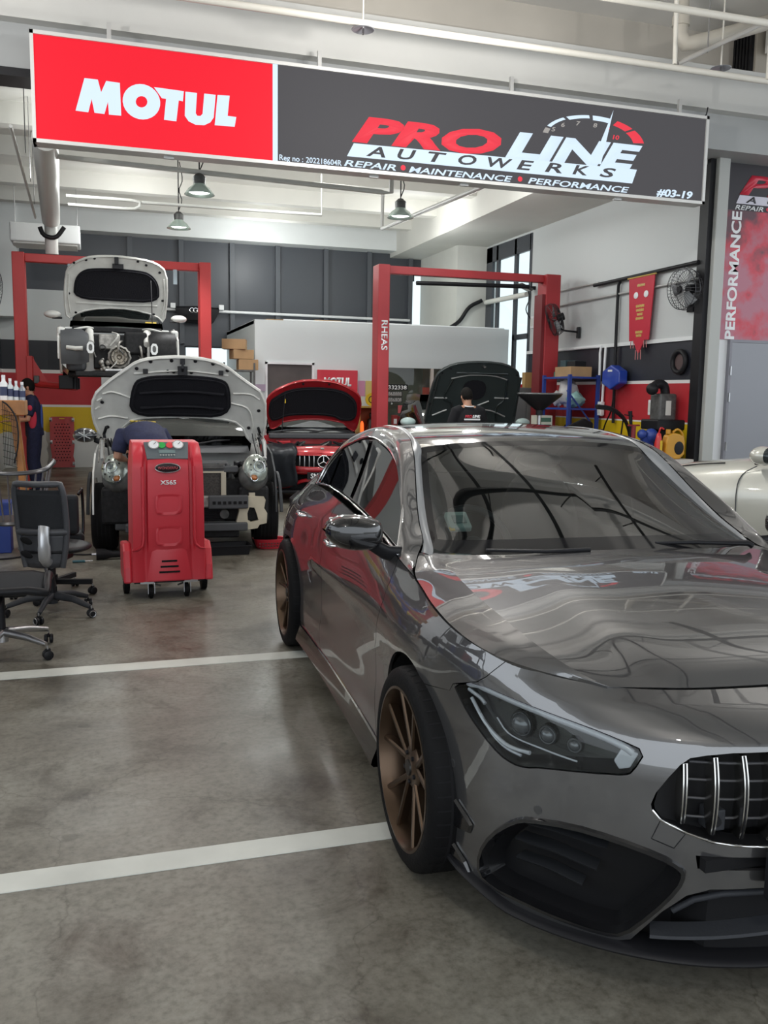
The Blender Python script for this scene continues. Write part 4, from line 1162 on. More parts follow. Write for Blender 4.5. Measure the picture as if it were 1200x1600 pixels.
tub(mini, 'roof', [(-1.42, .62, 1.44, 1.47, .58), (-1.8, .62, 1.45, 1.53, .54), (-2.6, .61, 1.45, 1.53, .54), (-3.1, .58, 1.38, 1.44, .52)], WCAR)
patch('windscreen', [[(-.86-.10*(y/.7)**2, y, 1.02) for y in (-.68, -.4, 0, .4, .68)], [(-1.15-.08*(y/.7)**2, y*.95, 1.24) for y in (-.68, -.4, 0, .4, .68)], [(-1.45-.06*(y/.7)**2, y*.86, 1.46) for y in (-.68, -.4, 0, .4, .68)]], M('screen_dark_green', (.008, .014, .013), .3, spec=.12), mini, 180)
cw = MB()
cw.grid([[(-.60, y, .93) for y in (-.7, 0, .7)], [(-.72, y, .97) for y in (-.7, 0, .7)], [(-.92, y, 1.01) for y in (-.7, 0, .7)]]); cw.build('cowl', CLAD, mini, smooth=60)
MB().tube([(-.74, .05, 1.0), (-.80, .35, 1.05), (-.90, .62, 1.06)], .01, 6).build('wiper', BLK, mini, smooth=60)
MB().tube([(-.74, -.55, 1.0), (-.82, -.25, 1.06), (-.90, .0, 1.07)], .01, 6).build('wiper', BLK, mini, smooth=60)
MB().bx(-.55, .30, -.74, .74, .30, .72).build('engine_block', ENG, mini, bevel=.02)
MB().bx(-.45, .15, .05, .45, .70, .86).build('engine_cover', CLAD, mini, bevel=.02)
MB().bx(-.40, -.1, -.62, -.30, .70, .88).build('air_box', BLK, mini, bevel=.02)
MB().bx(-.25, .05, .50, .70, .70, .87).build('battery', BLK, mini, bevel=.01)
rng = random.Random(3)
for k in range(9):
    y = -.1+.085*k; pts = [(.05+rng.uniform(-.2, .2), y, .74), (.2+rng.uniform(-.1, .1), y+rng.uniform(-.1, .1), .84+rng.uniform(-.03, .05)), (.3, y+rng.uniform(-.15, .15), .78)]
    MB().tube(spl(pts, 10), rng.uniform(.008, .022), 8).build('hose', rng.choice([BLK, BLK, ENGG, CLAD]), mini, smooth=60)
MB().bx(.28, .36, -.50, .50, .795, .86).build('slam_panel', CLAD, mini, bevel=.012)
MB().bx(.33, .38, .0, .36, .835, .875).build('latch_plate', ENGG, mini, bevel=.006)
rd = MB().bx(.33, .37, -.33, .33, .55, .79); rdo = rd.build('radiator', M('radiator_core', (.045, .04, .036), .6, .2, noise=(60, .5)), mini)
for y in (-.36, .355): MB().bx(.32, .39, y-.025, y+.025, .54, .80).build('radiator_tank', M('aged_plastic', (.42, .38, .30), .5), rdo, bevel=.006)
MB().bx(.32, .385, -.36, .36, .795, .812).build('radiator_rail', M('aged_plastic'), rdo)
MB().bx(.42, .50, -.55, .58, .465, .58).build('crash_beam', ENGA, mini, bevel=.015)
MB().bx(.46, .53, .20, .585, .455, .585).build('beam_foam', CLAD, mini, bevel=.012)
for k in range(7): MB().bx(.53, .535, .24+k*.05, .27+k*.05, .50, .53).build('beam_slot', BLKM, mini)
cf = MB()
for k in range(9): cf.bx(.34, .36, -.3, .33, .33+k*.014, .337+k*.014)
cf.build('condenser_fins', BLK, mini)
MB().bx(.30, .335, -.36, .36, .31, .46).build('condenser', ENG, mini)
MB().cyl((.37, .36, .39), (.42, .36, .39), .045, n=16).build('horn', ENGG, mini, smooth=40)
MB().bx(.40, .52, -.58, .58, .235, .315).build('lower_crossmember', CLAD, mini, bevel=.012)
MB().bx(.20, .45, -.55, .50, .16, .24).build('undertray', ENG, mini, bevel=.015)
wb = MB(); q = [(.50, .55), (.58, .57), (.745, .56), (.76, .53), (.745, .45), (.775, .40), (.77, .30), (.70, .285), (.68, .25), (.56, .235), (.535, .27), (.50, .29), (.47, .30), (.50, .42)]
hole = [(.60, .46), (.65, .455), (.67, .40), (.69, .33), (.62, .31), (.585, .33), (.58, .40)]
V_, F_ = cutmesh(q, [hole], .05)
wb.add([(.46, a, b) for a, b in V_]+[(.36, a, b) for a, b in V_], F_+[[i+len(V_) for i in f[::-1]] for f in F_])
for pl in (q, hole):
    r = resample(pl, .05); wb.grid([[(.46, a, b) for a, b in r], [(.36, a, b) for a, b in r]], True)
wb.build('washer_bottle', M('aged_bottle', (.52, .47, .36), .45, noise=(9, .1)), mini, smooth=40)
MB().bx(.36, .42, .60, .66, .56, .60).build('bottle_bracket', M('aged_plastic'), mini)
for sg in (-1, 1):
    lp_ = bpy.data.objects.new('headlight', None); C.objects.link(lp_); lp_.parent = mini; lp_.location = (.36, .665*sg-.0, .815); lp_.rotation_euler = (math.radians(-14*sg), math.radians(-14), math.radians(16*sg))
    MB().sphere((0, 0, 0), 1, 28, 16, (.085, .132, .168)).build('lamp_bowl', M('lamp_silver', (.55, .55, .50), .25, .5, noise=(18, .3)), lp_, smooth=180)
    MB().sphere((.012, 0, 0), 1, 28, 16, (.09, .128, .160)).build('lamp_lens', CLEAR, lp_, smooth=180)
    MB().torus((.082, .01*sg, .03), .055, .007, (1, 0, 0), 28, 8).build('lamp_ring', CHROME, lp_, smooth=60)
    MB().sphere((.062, .01*sg, .03), .044, 18, 12, (.6, 1, 1)).build('projector', M('projector_glass', (.16, .17, .17), .06, coat=1), lp_, smooth=180)
    MB().sphere((.066, -.02*sg, -.085), .032, 14, 10, (.7, 1.1, .9)).build('turn_bulb', M('amber_lens', (.50, .16, .04), .15, coat=1), lp_, smooth=180)
    MB().torus((.070, -.02*sg, -.085), .037, .005, (1, 0, 0), 22, 6).build('turn_ring', CHROME, lp_, smooth=60)
    MB().sphere((-.03, 0, -.055), 1, 24, 12, (.10, .15, .155)).build('lamp_case', ENGG, lp_, smooth=180)
    for k in range(7):
        a = math.radians(20+k*38); MB().cyl((.066, .01*sg+.085*math.cos(a), .02+.085*math.sin(a)), (.076, .01*sg+.085*math.cos(a), .02+.085*math.sin(a)), .008, n=8).build('lamp_stud', BLK, lp_)
    M('aged_white', (.45, .46, .45), .5)
    arc = [(.02+.385*math.cos(a), .34+.385*math.sin(a)) for a in [math.radians(180-9*k) for k in range(20)]]
    MB().prism([(-.95, .24), (-.42, .24)]+arc+[(.36, .62), (.25, .80), (-.05, .96), (-.5, 1.02), (-.95, 1.02)], (0, .885*sg, 0), (1, 0, 0), (0, 0, 1), .018*sg).build('front_fender', WCAR if sg < 0 else M('cladding_light', (.045, .048, .052), .55), mini, bevel=.006)
    outer = [(.02+.44*math.cos(a), .34+.44*math.sin(a)) for a in [math.radians(9+9*k) for k in range(19)]]
    MB().prism(arc+outer, (0, .905*sg, 0), (1, 0, 0), (0, 0, 1), -.03*sg).build('wheel_arch_cladding', M('cladding_dark', (.02, .021, .023), .6) if sg < 0 else M('cladding_light'), mini, bevel=.006)
    simple_wheel(mini, .0, .79*sg, .335, .235); simple_wheel(mini, -2.6, .79*sg, .335, .235)
    MB().bx(.25, .40, .50*sg, .80*sg, .30, .66).build('inner_liner', ENG, mini, bevel=.03)
    MB().tube([(-.60, .80*sg, 1.0), (-.72, .83*sg, 1.12), (-.66, .80*sg, 1.2)], .016, 6).build('bonnet_hinge', BLK, mini)
    MB().tube([(.02, .80*sg, .9), (-.3, .82*sg, 1.08), (-.62, .83*sg, 1.04)], .022, 6).build('fender_flange', M('aged_white'), mini, smooth=60)
for k in range(5):
    MB().tube(spl([(.2+.03*k, -.62-.05*k, .9), (.12, -.66-.04*k, 1.02), (-.2, -.70-.03*k, 1.10), (-.4, -.74, 1.0)], 12), .007, 6).build('loom_cable', rng.choice([BLK, ENGA]), mini, smooth=60)
for k in range(4):
    MB().tube(spl([(.25, .70+.03*k, .95), (.1, .68+.04*k, 1.08), (-.3, .70+.03*k, 1.15)], 10), .006, 6).build('loom_cable', rng.choice([BLK, ENGA]), mini, smooth=60)
MB().cyl((.32, -.60, .52), (.38, -.60, .52), .055, n=18).build('horn', ENGG, mini, smooth=40)
MB().cyl((.32, -.47, .53), (.38, -.47, .53), .055, n=18).build('horn', CLAD, mini, smooth=40)
MB().bx(.35, .385, -.68, -.10, .24, .48).build('splash_shield', CLAD, mini, bevel=.03)
MB().box((.34, -.66, .62), (.03, .05, .05)).build('ground_clamp', M('copper', (.45, .2, .1), .4, .6), mini)
# door mirror with its flag cap
for sg in (-1,):
    mm = bpy.data.objects.new('door_mirror', None); C.objects.link(mm); mm.parent = mini; mm.location = (-.80, 1.03*sg, 1.105)
    cap = MB(); cap.sphere((0, 0, 0), 1, 24, 14, (.10, .125, .078)); cap.build('mirror_cap', M('mirror_black', (.02, .02, .024), .3, coat=.8), mm, smooth=180)
    fl = MB()
    def onc(y, z, r=1.02):
        q = max(0, 1-(y/.125)**2-(z/.078)**2); return (.10*r*math.sqrt(q)+.002, y, z)
    fl.tube([onc(0, z) for z in (-.07, -.04, 0, .04, .07)], .007, 5, flat=.3); fl.tube([onc(y, 0) for y in (-.115, -.07, 0, .07, .115)], .007, 5, flat=.3)
    for a in (1, -1): fl.tube([onc(y, a*y*.55) for y in (-.09, -.05, 0, .05, .09)], .005, 5, flat=.3)
    fl.build('flag_stripes', M('flag_grey', (.45, .48, .48), .4), mm, smooth=60)
    MB().cyl((-.02, -.10*sg, -.05), (.02, -.24*sg, -.10), .03, .04, 10).build('mirror_arm', BLK, mm, smooth=60)

# ---- white saloon on the two-post lift, gearbox showing
audi = thing('saloon_car', 'white saloon raised high on the red two-post lift with its nose stripped', 'car', (.33, 14.05, 1.6), math.radians(-90))
ao = [(-.74, .06), (-.775, .40), (-.735, .80), (-.68, .925), (-.515, 1.034), (-.35, 1.098), (0, 1.12), (.35, 1.098), (.59, 1.05), (.74, .92), (.765, .5), (.72, .06), (.58, .19), (.2, .27), (-.2, .27), (-.55, .20)]
ob, fa = bonnet(audi, 'bonnet', ao, [(-.63, .42), (-.61, .695), (-.52, .846), (-.353, .915), (.38, .915), (.53, .843), (.625, .70), (.63, .41), (0, .40)], -.75, .98, 62, WCAR, UNDER, PADM, .05,
    plugs=[(-.60, .98), (-.43, 1.03), (-.31, 1.06), (.31, 1.05), (.43, 1.0), (.63, .90), (-.69, .5), (.68, .45), (-.6, .2), (.55, .22)], ribs=[[(-.68, .8), (-.70, .45), (-.68, .2)], [(.69, .8), (.71, .45), (.66, .2)], [(-.6, .36), (0, .34), (.6, .36)]])
lt = MB(); lt.box(fa(.04)(0, 1.05), (.04, .06, .10)); lt.box(fa(.05)(0.02, .965), (.04, .16, .07)); lt.build('bonnet_latch', BLK, ob)
MB().tube([(-.2, .50, 1.0), fa(.03)(.50, .78)], .008, 6).build('bonnet_stay', BLK, audi)
tub(audi, 'body_shell', [(-.55, .84, .28, .93, .76), (-1.0, .88, .22, .95, .80), (-2.6, .89, .22, .96, .80), (-3.4, .84, .35, .95, .72)], WCAR)
tub(audi, 'cabin_glass', [(-.85, .70, .95, .99, .68), (-1.6, .66, .95, 1.36, .54), (-2.5, .64, .95, 1.36, .52), (-3.3, .66, .95, 1.0, .64)], GLASSD)
tub(audi, 'roof', [(-1.55, .58, 1.35, 1.38, .54), (-2.0, .58, 1.36, 1.42, .50), (-2.6, .56, 1.35, 1.39, .50)], WCAR)
patch('windscreen', [[(-.82-.12*(y/.7)**2, y, .97) for y in (-.68, -.4, 0, .4, .68)], [(-1.6-.06*(y/.7)**2, y*.8, 1.37) for y in (-.68, -.4, 0, .4, .68)]], M('screen_green', (.10, .14, .125), .05, coat=1), audi, 180)
MB().box((-.93, .52, 1.045), (.005, .17, .07), rotm(0, -.45, 0)).build('windscreen_sticker', YEL, audi)
MB().bx(-.78, -.5, -.66, .66, .86, .95).build('cowl', ENG, audi, bevel=.02)
MB().bx(-.5, .1, -.36, .40, .30, .80).build('engine_block', ENG, audi, bevel=.02)
MB().bx(-.05, .16, -.28, .02, .58, .80).build('intake_manifold', ENGA, audi, bevel=.02)
MB().bx(-.10, .18, .08, .40, .52, .84).build('engine_cover', ENG, audi, bevel=.03)
gb_ = bpy.data.objects.new('gearbox', None); C.objects.link(gb_); gb_.parent = audi; gb_.location = (.26, .0, .475)
pr = []
bh = MB(); n_ = 40
for r0, x0 in ((.150, -.1), (.158, 0), (.135, .012), (.122, -.02)):
    pr.append([(x0, (r0+(.010 if k % 3 == 0 and r0 > .13 else 0))*math.cos(2*PI*k/n_), (r0+(.010 if k % 3 == 0 and r0 > .13 else 0))*math.sin(2*PI*k/n_)) for k in range(n_)])
bh.grid(pr, True).build('bell_housing', ENGA, gb_, smooth=40)
MB().lathe([(0, .02), (.022, .022), (.03, .03), (.04, .012), (.07, .015), (.078, .02), (.085, .012), (.112, .016), (.118, .0), (.12, -.05)], axis='x', n=36).build('flywheel', M('flywheel_steel', (.20, .18, .15), .4, .8, noise=(20, .3)), gb_, smooth=40)
for k in range(8):
    a = 2*PI*k/8; MB().cyl((.01, .096*math.cos(a), .096*math.sin(a)), (.026, .096*math.cos(a), .096*math.sin(a)), .008, n=8).build('bolt', BLK, gb_)
MB().lathe([(.035, -.08), (.05, .04), (.042, .05), (.036, -.08)], (.2, -.23, .60), 'x', 20).build('exhaust_port', ENGG, audi, smooth=40)
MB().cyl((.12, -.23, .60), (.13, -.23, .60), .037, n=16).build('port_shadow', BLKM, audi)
for sg, yy in ((-1, -.40), (1, .47)):
    br = MB(); fo = [(yy-.05, .505), (yy+.05, .50), (yy+.055, .655), (yy-.04, .665)]; fi = [(yy-.022, .54), (yy+.028, .535), (yy+.03, .625), (yy-.02, .63)]
    V_, F_ = cutmesh(rnd(fo), [rnd(fi)], .03); br.add([(.62, a, b) for a, b in V_]+[(.60, a, b) for a, b in V_], F_+[[i+len(V_) for i in f[::-1]] for f in F_])
    br.build('bumper_bracket', WHITE, audi); MB().bx(.2, .60, yy-.03, yy+.03, .53, .63).build('chassis_leg', ENGG, audi, bevel=.01)
    MB().cyl((-.05, .41*sg, .84), (.26, .39*sg, .66), .06, .045, 14).build('strut_tower', UNDER, audi, smooth=40)
    MB().tube(spl([(.05, .62*sg, .86), (.0, .45*sg, .90), (-.2, .36*sg, .90)], 10), .016, 8).build('wing_rail', UNDER, audi, smooth=60)
    arc = [(.0+.37*math.cos(a), .36+.37*math.sin(a)) for a in [math.radians(180-9*k) for k in range(20)]]
    MB().prism([(-.90, .24), (-.40, .24)]+arc+[(.38, .50), (.34, .74), (.05, .86), (-.4, .94), (-.90, .95)], (0, .845*sg, 0), (1, 0, 0), (0, 0, 1), .03*sg).build('front_fender', WCAR, audi, bevel=.008)
    MB().bx(-.25, .22, .74*sg, .85*sg, .76, .88).build('wing_top', WCAR, audi, bevel=.03)
    lf_ = MB(); rows = []
    for k in range(9):
        a = math.radians(-35+22*k); rows.append([(.10+.30*math.cos(a), yy*sg, .54+.33*math.sin(a)*(1 if yy > .5 else .8)) for yy in (.42, .52, .70, .80)])
    lf_.grid(rows); lf_.build('arch_liner', CLAD if sg < 0 else ENG, audi, smooth=50)
    MB().bx(.02, .20, .46*sg, .74*sg, .26, .80).build('liner_shield', CLAD if sg < 0 else ENG, audi, bevel=.06, seg=3)
    MB().sphere((0, 0, 0), 1, 20, 12, (.09, .125, .06)).build('door_mirror', WCAR, audi, smooth=180).location = (-.76, .94*sg, 1.125)
    MB().bx(-.78, -.72, .80*sg, .95*sg, 1.06, 1.09).build('mirror_base', BLK, audi, bevel=.01)
MB().tube([(.40, -.72, .585), (.43, -.6, .57), (.43, -.50, .575)], .03, 8).build('liner_duct', UNDER, audi, smooth=60)
for k in range(14):
    y = rng.uniform(-.45, .7); z = rng.uniform(.35, .85); pts = [(.1, y, z), (.28, y+rng.uniform(-.1, .1), z-.05), (.25, y+rng.uniform(-.15, .15), z-.2)]
    MB().tube(spl(pts, 8), rng.uniform(.007, .018), 6).build('hose', rng.choice([BLK, ENGG, ENGA, UNDER]), audi, smooth=60)
for k in range(10):
    c_ = (.22, rng.uniform(-.32, -.12), rng.uniform(.26, .46)); MB().sphere(c_, rng.uniform(.02, .045), 10, 8).build('casting', ENGA, audi, smooth=60)
MB().cyl((.25, -.2, .275), (.25, .35, .29), .03, n=12).build('subframe_tube', STEEL, audi, smooth=40)
MB().bx(-.1, .3, -.62, .62, .18, .26).build('subframe', ENG, audi, bevel=.02)
MB().tube(spl([(.1, -.70, .20), (.2, -.45, .22), (.2, -.2, .26)], 10), .035, 8).build('wishbone', ENG, audi, smooth=60)
MB().tube(spl([(.1, .70, .25), (.2, .45, .3), (.2, .25, .3)], 10), .03, 8).build('wishbone', ENG, audi, smooth=60)
MB().bx(-.22, -.20, -.86, -.66, .00, .20).build('mud_flap', BLK, audi, bevel=.01)
for sg in (-1, 1):
    simple_wheel(audi, -2.55, .76*sg, .32, .22)

# ---- red car with bonnet up
redc = thing('coupe_car', 'red car with raised bonnet and a black wing cover, in front of the white room', 'car', (3.20, 13.445, 0), math.radians(-96.8))
ro = [(-.70, .05), (-.757, .45), (-.745, .62), (-.65, .745), (-.48, .85), (-.28, .937), (0, .963), (.27, .937), (.48, .85), (.65, .745), (.735, .62), (.745, .30), (.70, .0), (.62, .0), (.42, .19), (-.42, .19), (-.60, .02)]
ob, fr2 = bonnet(redc, 'bonnet', ro, [(-.70, .21), (-.71, .55), (-.61, .647), (-.44, .766), (-.18, .82), (.18, .82), (.44, .766), (.60, .647), (.68, .5), (.67, .22), (.43, .20), (.30, .295), (-.40, .303), (-.56, .208)], -.6, 1.0, 55, REDCAR, REDCAR, PADM, .05, plugs=[(-.2, .88), (.2, .88)])
MB().tube([fr2(.03)(-.47, .72), (-.2, -.52, 1.0)], .007, 6).build('bonnet_stay', BLK, redc)
p_ = fr2(.055)(-.47, .62); MB().cyl(p_, p_+Vector((.03, 0, -.06)), .012, n=8).build('stay_label', YEL, redc)
tub(redc, 'body_shell', [(-.5, .85, .28, .93, .76), (-1.0, .88, .22, .95, .80), (-1.7, .89, .22, .96, .80), (-2.2, .84, .35, .98, .72)], REDCAR)
tub(redc, 'cabin_glass', [(-.8, .72, .95, 1.0, .70), (-1.4, .66, .95, 1.36, .54), (-1.9, .64, .95, 1.36, .52), (-2.15, .66, .95, 1.0, .64)], GLASSD)
tub(redc, 'roof', [(-1.4, .58, 1.35, 1.38, .54), (-1.6, .58, 1.36, 1.43, .50), (-1.95, .56, 1.35, 1.39, .50)], REDCAR)
patch('windscreen', [[(-.68-.12*(y/.7)**2, y, .97) for y in (-.72, -.4, 0, .4, .72)], [(-1.45-.06*(y/.7)**2, y*.8, 1.37) for y in (-.72, -.4, 0, .4, .72)]], M('screen_grey', (.09, .10, .11), .08, coat=1), redc, 180)
MB().bx(-.66, -.42, -.70, .70, .88, .965).build('cowl', CLAD, redc, bevel=.02)
MB().tube(spl([(-.6, -.65, .97), (-.62, -.2, 1.01), (-.66, .1, .99)], 8), .012, 6).build('wiper', BLK, redc)
MB().tube(spl([(-.6, -.05, .97), (-.62, .3, 1.01), (-.66, .6, .99)], 8), .012, 6).build('wiper', BLK, redc)
MB().bx(-.42, .5, -.66, .66, .4, .80).build('engine_block', ENG, redc, bevel=.02)
for k in range(12):
    y = rng.uniform(-.6, .6); MB().tube(spl([(rng.uniform(-.3, .1), y, .80), (.1, y+rng.uniform(-.2, .2), .86), (.4, y+rng.uniform(-.1, .1), .81)], 8), rng.uniform(.008, .025), 6).build('hose', rng.choice([BLK, ENGG, ENGA]), redc, smooth=60)
MB().bx(-.2, .1, -.62, -.40, .78, .875).build('fluid_cover', REDCAR, redc, bevel=.02)
MB().bx(-.2, .1, .42, .60, .78, .875).build('fluid_cover', REDCAR, redc, bevel=.02)
fp = MB(); rows = []
for k in range(-12, 13):
    y = k/12; xo = .84-.28*abs(y)**2.4; yy = y*.86
    rows.append([(xo-.16, yy, .835-.03*abs(y)), (xo-.06, yy, .80-.02*abs(y)), (xo, yy, .725), (xo+.01, yy, .70)])
fp.grid(rows).build('nose_panel', REDCAR, redc, smooth=60)
fp = MB(); rows = []
for k in range(-12, 13):
    y = k/12; xo = .85-.30*abs(y)**2.4; yy = y*.87
    rows.append([(xo, yy, .535+.13*abs(y)**3), (xo+.015, yy, .50), (xo, yy, .44), (xo-.05, yy, .42)])
fp.grid(rows).build('bumper_band', REDCAR, redc, smooth=60)
fp = MB(); rows = []
for k in range(-14, 15):
    y = k/14; xo = .86-.30*abs(y)**2.4; yy = y*.87; zc = .345 if abs(y) < .32 else .345-.10*min(1, (abs(y)-.32)/.3)
    rows.append([(xo-.03, yy, zc+.022), (xo+.01, yy, zc+.01), (xo+.01, yy, zc-.02), (xo-.03, yy, zc-.035)])
fp.grid(rows).build('lower_trim', REDCAR, redc, smooth=60)
MB().bx(.50, .60, -.80, .80, .16, .72).build('bumper_core', BLKM, redc)
MB().bx(.68, .72, -.50, .50, .45, .73).build('grille_mesh', BLKM, redc)
MB().bx(.5, .80, -.74, .74, .15, .2).build('front_lip', BLK, redc, bevel=.02)
gp = [(.715, -.445), (.63, -.43), (.563, -.35), (.52, -.1)]
for k in range(-6, 7):
    y = k*.068; zb = .525+max(0, abs(y)-.28)*.5
    if abs(y) < .09: continue
    MB().tube([(.83-.28*abs(y/.86)**2.4, y, zb), (.845-.28*abs(y/.86)**2.4, y, .62), (.82-.28*abs(y/.86)**2.4, y, .71)], .010, 6).build('grille_vane', STEEL, redc, smooth=60)
sr = MB().torus((.865, 0, .615), .085, .009, (1, 0, 0), 32, 8)
for a in (90, 210, 330): sr.cyl((.865, 0, .615), (.865, .082*math.cos(math.radians(a)), .615+.082*math.sin(math.radians(a))), .011, .005, 8)
sr.build('grille_emblem', CHROME, redc, smooth=50)
npl = MB().box((.895, 0, .41), (.015, .48, .105)).build('number_plate', BLK, redc, bevel=.004)
text('plate_lettering', 'SM', (.904, -.19, .376), .10, WHITEP, (0, 1, 0), (0, 0, 1), npl, fat=.02, wide=.95)
MB().box((.86, -.02, .80), (.02, .05, .02), rotm(0, .5, 0)).build('bonnet_badge', STEEL, redc)
cl = MB(); rows = []
for j in range(9):
    v = j/8; r = []
    for i in range(11):
        u = i/10; y = -.40-u*.44
        x = .885-.31*abs(y/.87)**2.4+.012*math.sin(u*17+v*3); z = .86-.02*u-(v**1.3)*.6
        r.append((x+.10*min(1, v*4)-.25*(1-min(1, v*4)), y+.02*math.sin(v*9), z+.012*math.sin(u*11)))
    rows.append(r)
tag(cl.grid(rows).build('wing_cover', M('vinyl_cover', (.012, .014, .018), .35, bump=(8, .6)), None, smooth=180, solid=.006), 'black vinyl protective cover draped over the red car\'s wing', 'cover')
wc = bpy.data.objects['wing_cover']; wc.location = (3.20, 13.445, 0); wc.rotation_euler = (0, 0, math.radians(-96.8))
for sg in (-1, 1):
    simple_wheel(redc, 0, .79*sg, .33, .23); simple_wheel(redc, -1.75, .79*sg, .33, .23)
    MB().bx(-.5, .25, .80*sg, .88*sg, .66, .90).build('front_fender', REDCAR, redc, bevel=.03)
    hl = MB().sphere((.48, .66*sg, .70), 1, 18, 10, (.22, .17, .08)); hl.build('headlight', M('lamp_dark', (.05, .05, .055), .1, coat=1), redc, smooth=180)

# ---- dark car with bonnet up under the second lift
dark = thing('suv_car', 'dark grey-green car with bonnet raised under the second red lift', 'car', (5.79, 13.0, 0), math.radians(-90))
do = [(-.80, .05), (-.81, .56), (-.79, .95), (-.72, 1.10), (-.52, 1.215), (-.22, 1.256), (.22, 1.256), (.50, 1.19), (.66, 1.06), (.74, .66), (.80, .05), (.5, .1), (-.5, .1)]
ob, fd = bonnet(dark, 'bonnet', do, None, -.65, 1.02, 60, DARKCAR, M('dark_underside', (.026, .034, .034), .45, coat=.2), PADM, .05, plugs=[(-.68, 1.05), (-.55, 1.13), (.6, 1.05), (-.74, .75), (.70, .7), (-.76, .5), (.73, .45)],
    ribs=[[(-.5, .95), (-.2, 1.01), (.2, 1.01), (.45, .95)]], ribmat=M('brushed_strip', (.42, .43, .42), .35, .6))
for r in ([(-.73, .608), (-.50, .60)], [(-.69, .291), (-.46, .389)], [(.03, .45), (.24, .553)], [(.08, .40), (.33, .374), (.58, .28)], [(.32, .613), (.56, .617)]):
    MB().tube([fd(.02)(p.x, p.y) for p in spl([(a, b, 0) for a, b in r], 8)], .014, 6).build('brace_strip', M('brushed_strip'), ob, smooth=60)
for r in ([(-.46, .95), (-.55, .6), (-.40, .5), (-.33, .2)], [(.46, .95), (.50, .6), (.40, .45), (.45, .2)], [(-.72, 1.0), (-.74, .3)], [(.68, 1.0), (.74, .3)], [(-.44, 1.05), (.44, 1.05)]):
    MB().tube([fd(.014)(p.x, p.y) for p in spl([(a, b, 0) for a, b in r], 14)], .02, 6).build('frame_rib', DARKCAR, ob, smooth=60)
hp = rnd([(-.29, .92), (.12, .93), (.16, .575), (-.22, .57)], 2); skin('frame_recess', hp, [], fd(.020), PADM, ob, .1, (1, 0, -.6), thick=.0)
MB().box(fd(.03)(0, 1.18), (.01, .04, .05), rotm(.7, -.6, 0)).build('latch_striker', STEEL, ob)
tub(dark, 'body_shell', [(-.5, .86, .30, .98, .78), (-1.0, .89, .24, 1.02, .82), (-1.9, .90, .24, 1.03, .83), (-2.4, .84, .35, 1.0, .74)], DARKCAR)
tub(dark, 'cabin_glass', [(-.75, .74, 1.0, 1.06, .72), (-1.4, .68, 1.0, 1.52, .58), (-2.1, .66, 1.0, 1.52, .56), (-2.35, .66, 1.0, 1.05, .64)], GLASSD)
tub(dark, 'roof', [(-1.35, .60, 1.5, 1.54, .56), (-1.6, .60, 1.52, 1.60, .52), (-2.1, .58, 1.5, 1.56, .52)], DARKCAR)
MB().bx(-.45, .75, -.70, .70, .3, .85).build('engine_block', ENG, dark, bevel=.03)
tub(dark, 'front_end', [(.85, .72, .25, .84, .66), (.6, .84, .22, .88, .74), (.1, .88, .5, .92, .78), (-.5, .88, .5, .98, .8)], DARKCAR)
for sg in (-1, 1):
    simple_wheel(dark, 0, .80*sg, .35, .24); simple_wheel(dark, -1.9, .80*sg, .35, .24)
    MB().sphere((0, 0, 0), 1, 20, 12, (.10, .13, .075)).build('door_mirror', M('pale_mirror', (.42, .55, .53), .2, coat=1), dark, smooth=180).location = (-.72, -1.02 if sg < 0 else 1.02, 1.16)

# ---- pearl-white car standing across, right of the grey saloon
pw = thing('pearl_car', 'pearl white car parked across behind the grey saloon at the right edge', 'car', (6.10, 7.78, 0), math.radians(125))
tub(pw, 'body_shell', [(.88, .62, .30, .66, .50), (.70, .80, .22, .78, .66), (.2, .89, .2, .93, .72), (-.45, .90, .2, 1.01, .74), (-1.5, .90, .2, 1.03, .80), (-2.8, .90, .2, 1.04, .80), (-3.6, .80, .35, 1.0, .70)], PEARL, 180)
tub(pw, 'cabin_glass', [(-.55, .74, 1.0, 1.04, .72), (-1.3, .68, 1.0, 1.42, .56), (-2.6, .66, 1.0, 1.44, .54), (-3.3, .64, 1.0, 1.06, .62)], GLASSD)
tub(pw, 'roof', [(-1.25, .60, 1.40, 1.43, .56), (-1.8, .60, 1.43, 1.49, .52), (-2.6, .58, 1.42, 1.47, .52)], PEARL)
MB().tube(spl([(.5, .70, .86), (.0, .745, .955), (-.30, .755, .99)], 14), .006, 6).build('bonnet_seam', BLK, pw)
MB().tube(spl([(-.62, .865, .985), (-.50, .89, .9), (-.46, .905, .75), (-.47, .905, .4)], 14), .005, 6).build('door_seam', CLAD, pw)
pm = MB().sphere((0, 0, 0), 1, 24, 14, (.11, .13, .085)).build('door_mirror', PEARL, pw, smooth=180); pm.location = (-.70, 1.02, 1.09)
MB().sphere((-.045, .01, 0), 1, 24, 14, (.085, .115, .074)).build('mirror_glass', M('mirror_smoke', (.05, .06, .065), .05, .5), pm, smooth=180)
MB().bx(-.72, -.62, .84, .98, 1.0, 1.03).build('mirror_base', BLK, pw, bevel=.01)
for sg in (-1, 1):
    simple_wheel(pw, 0, .79*sg, .33, .23); simple_wheel(pw, -2.7, .79*sg, .33, .23)
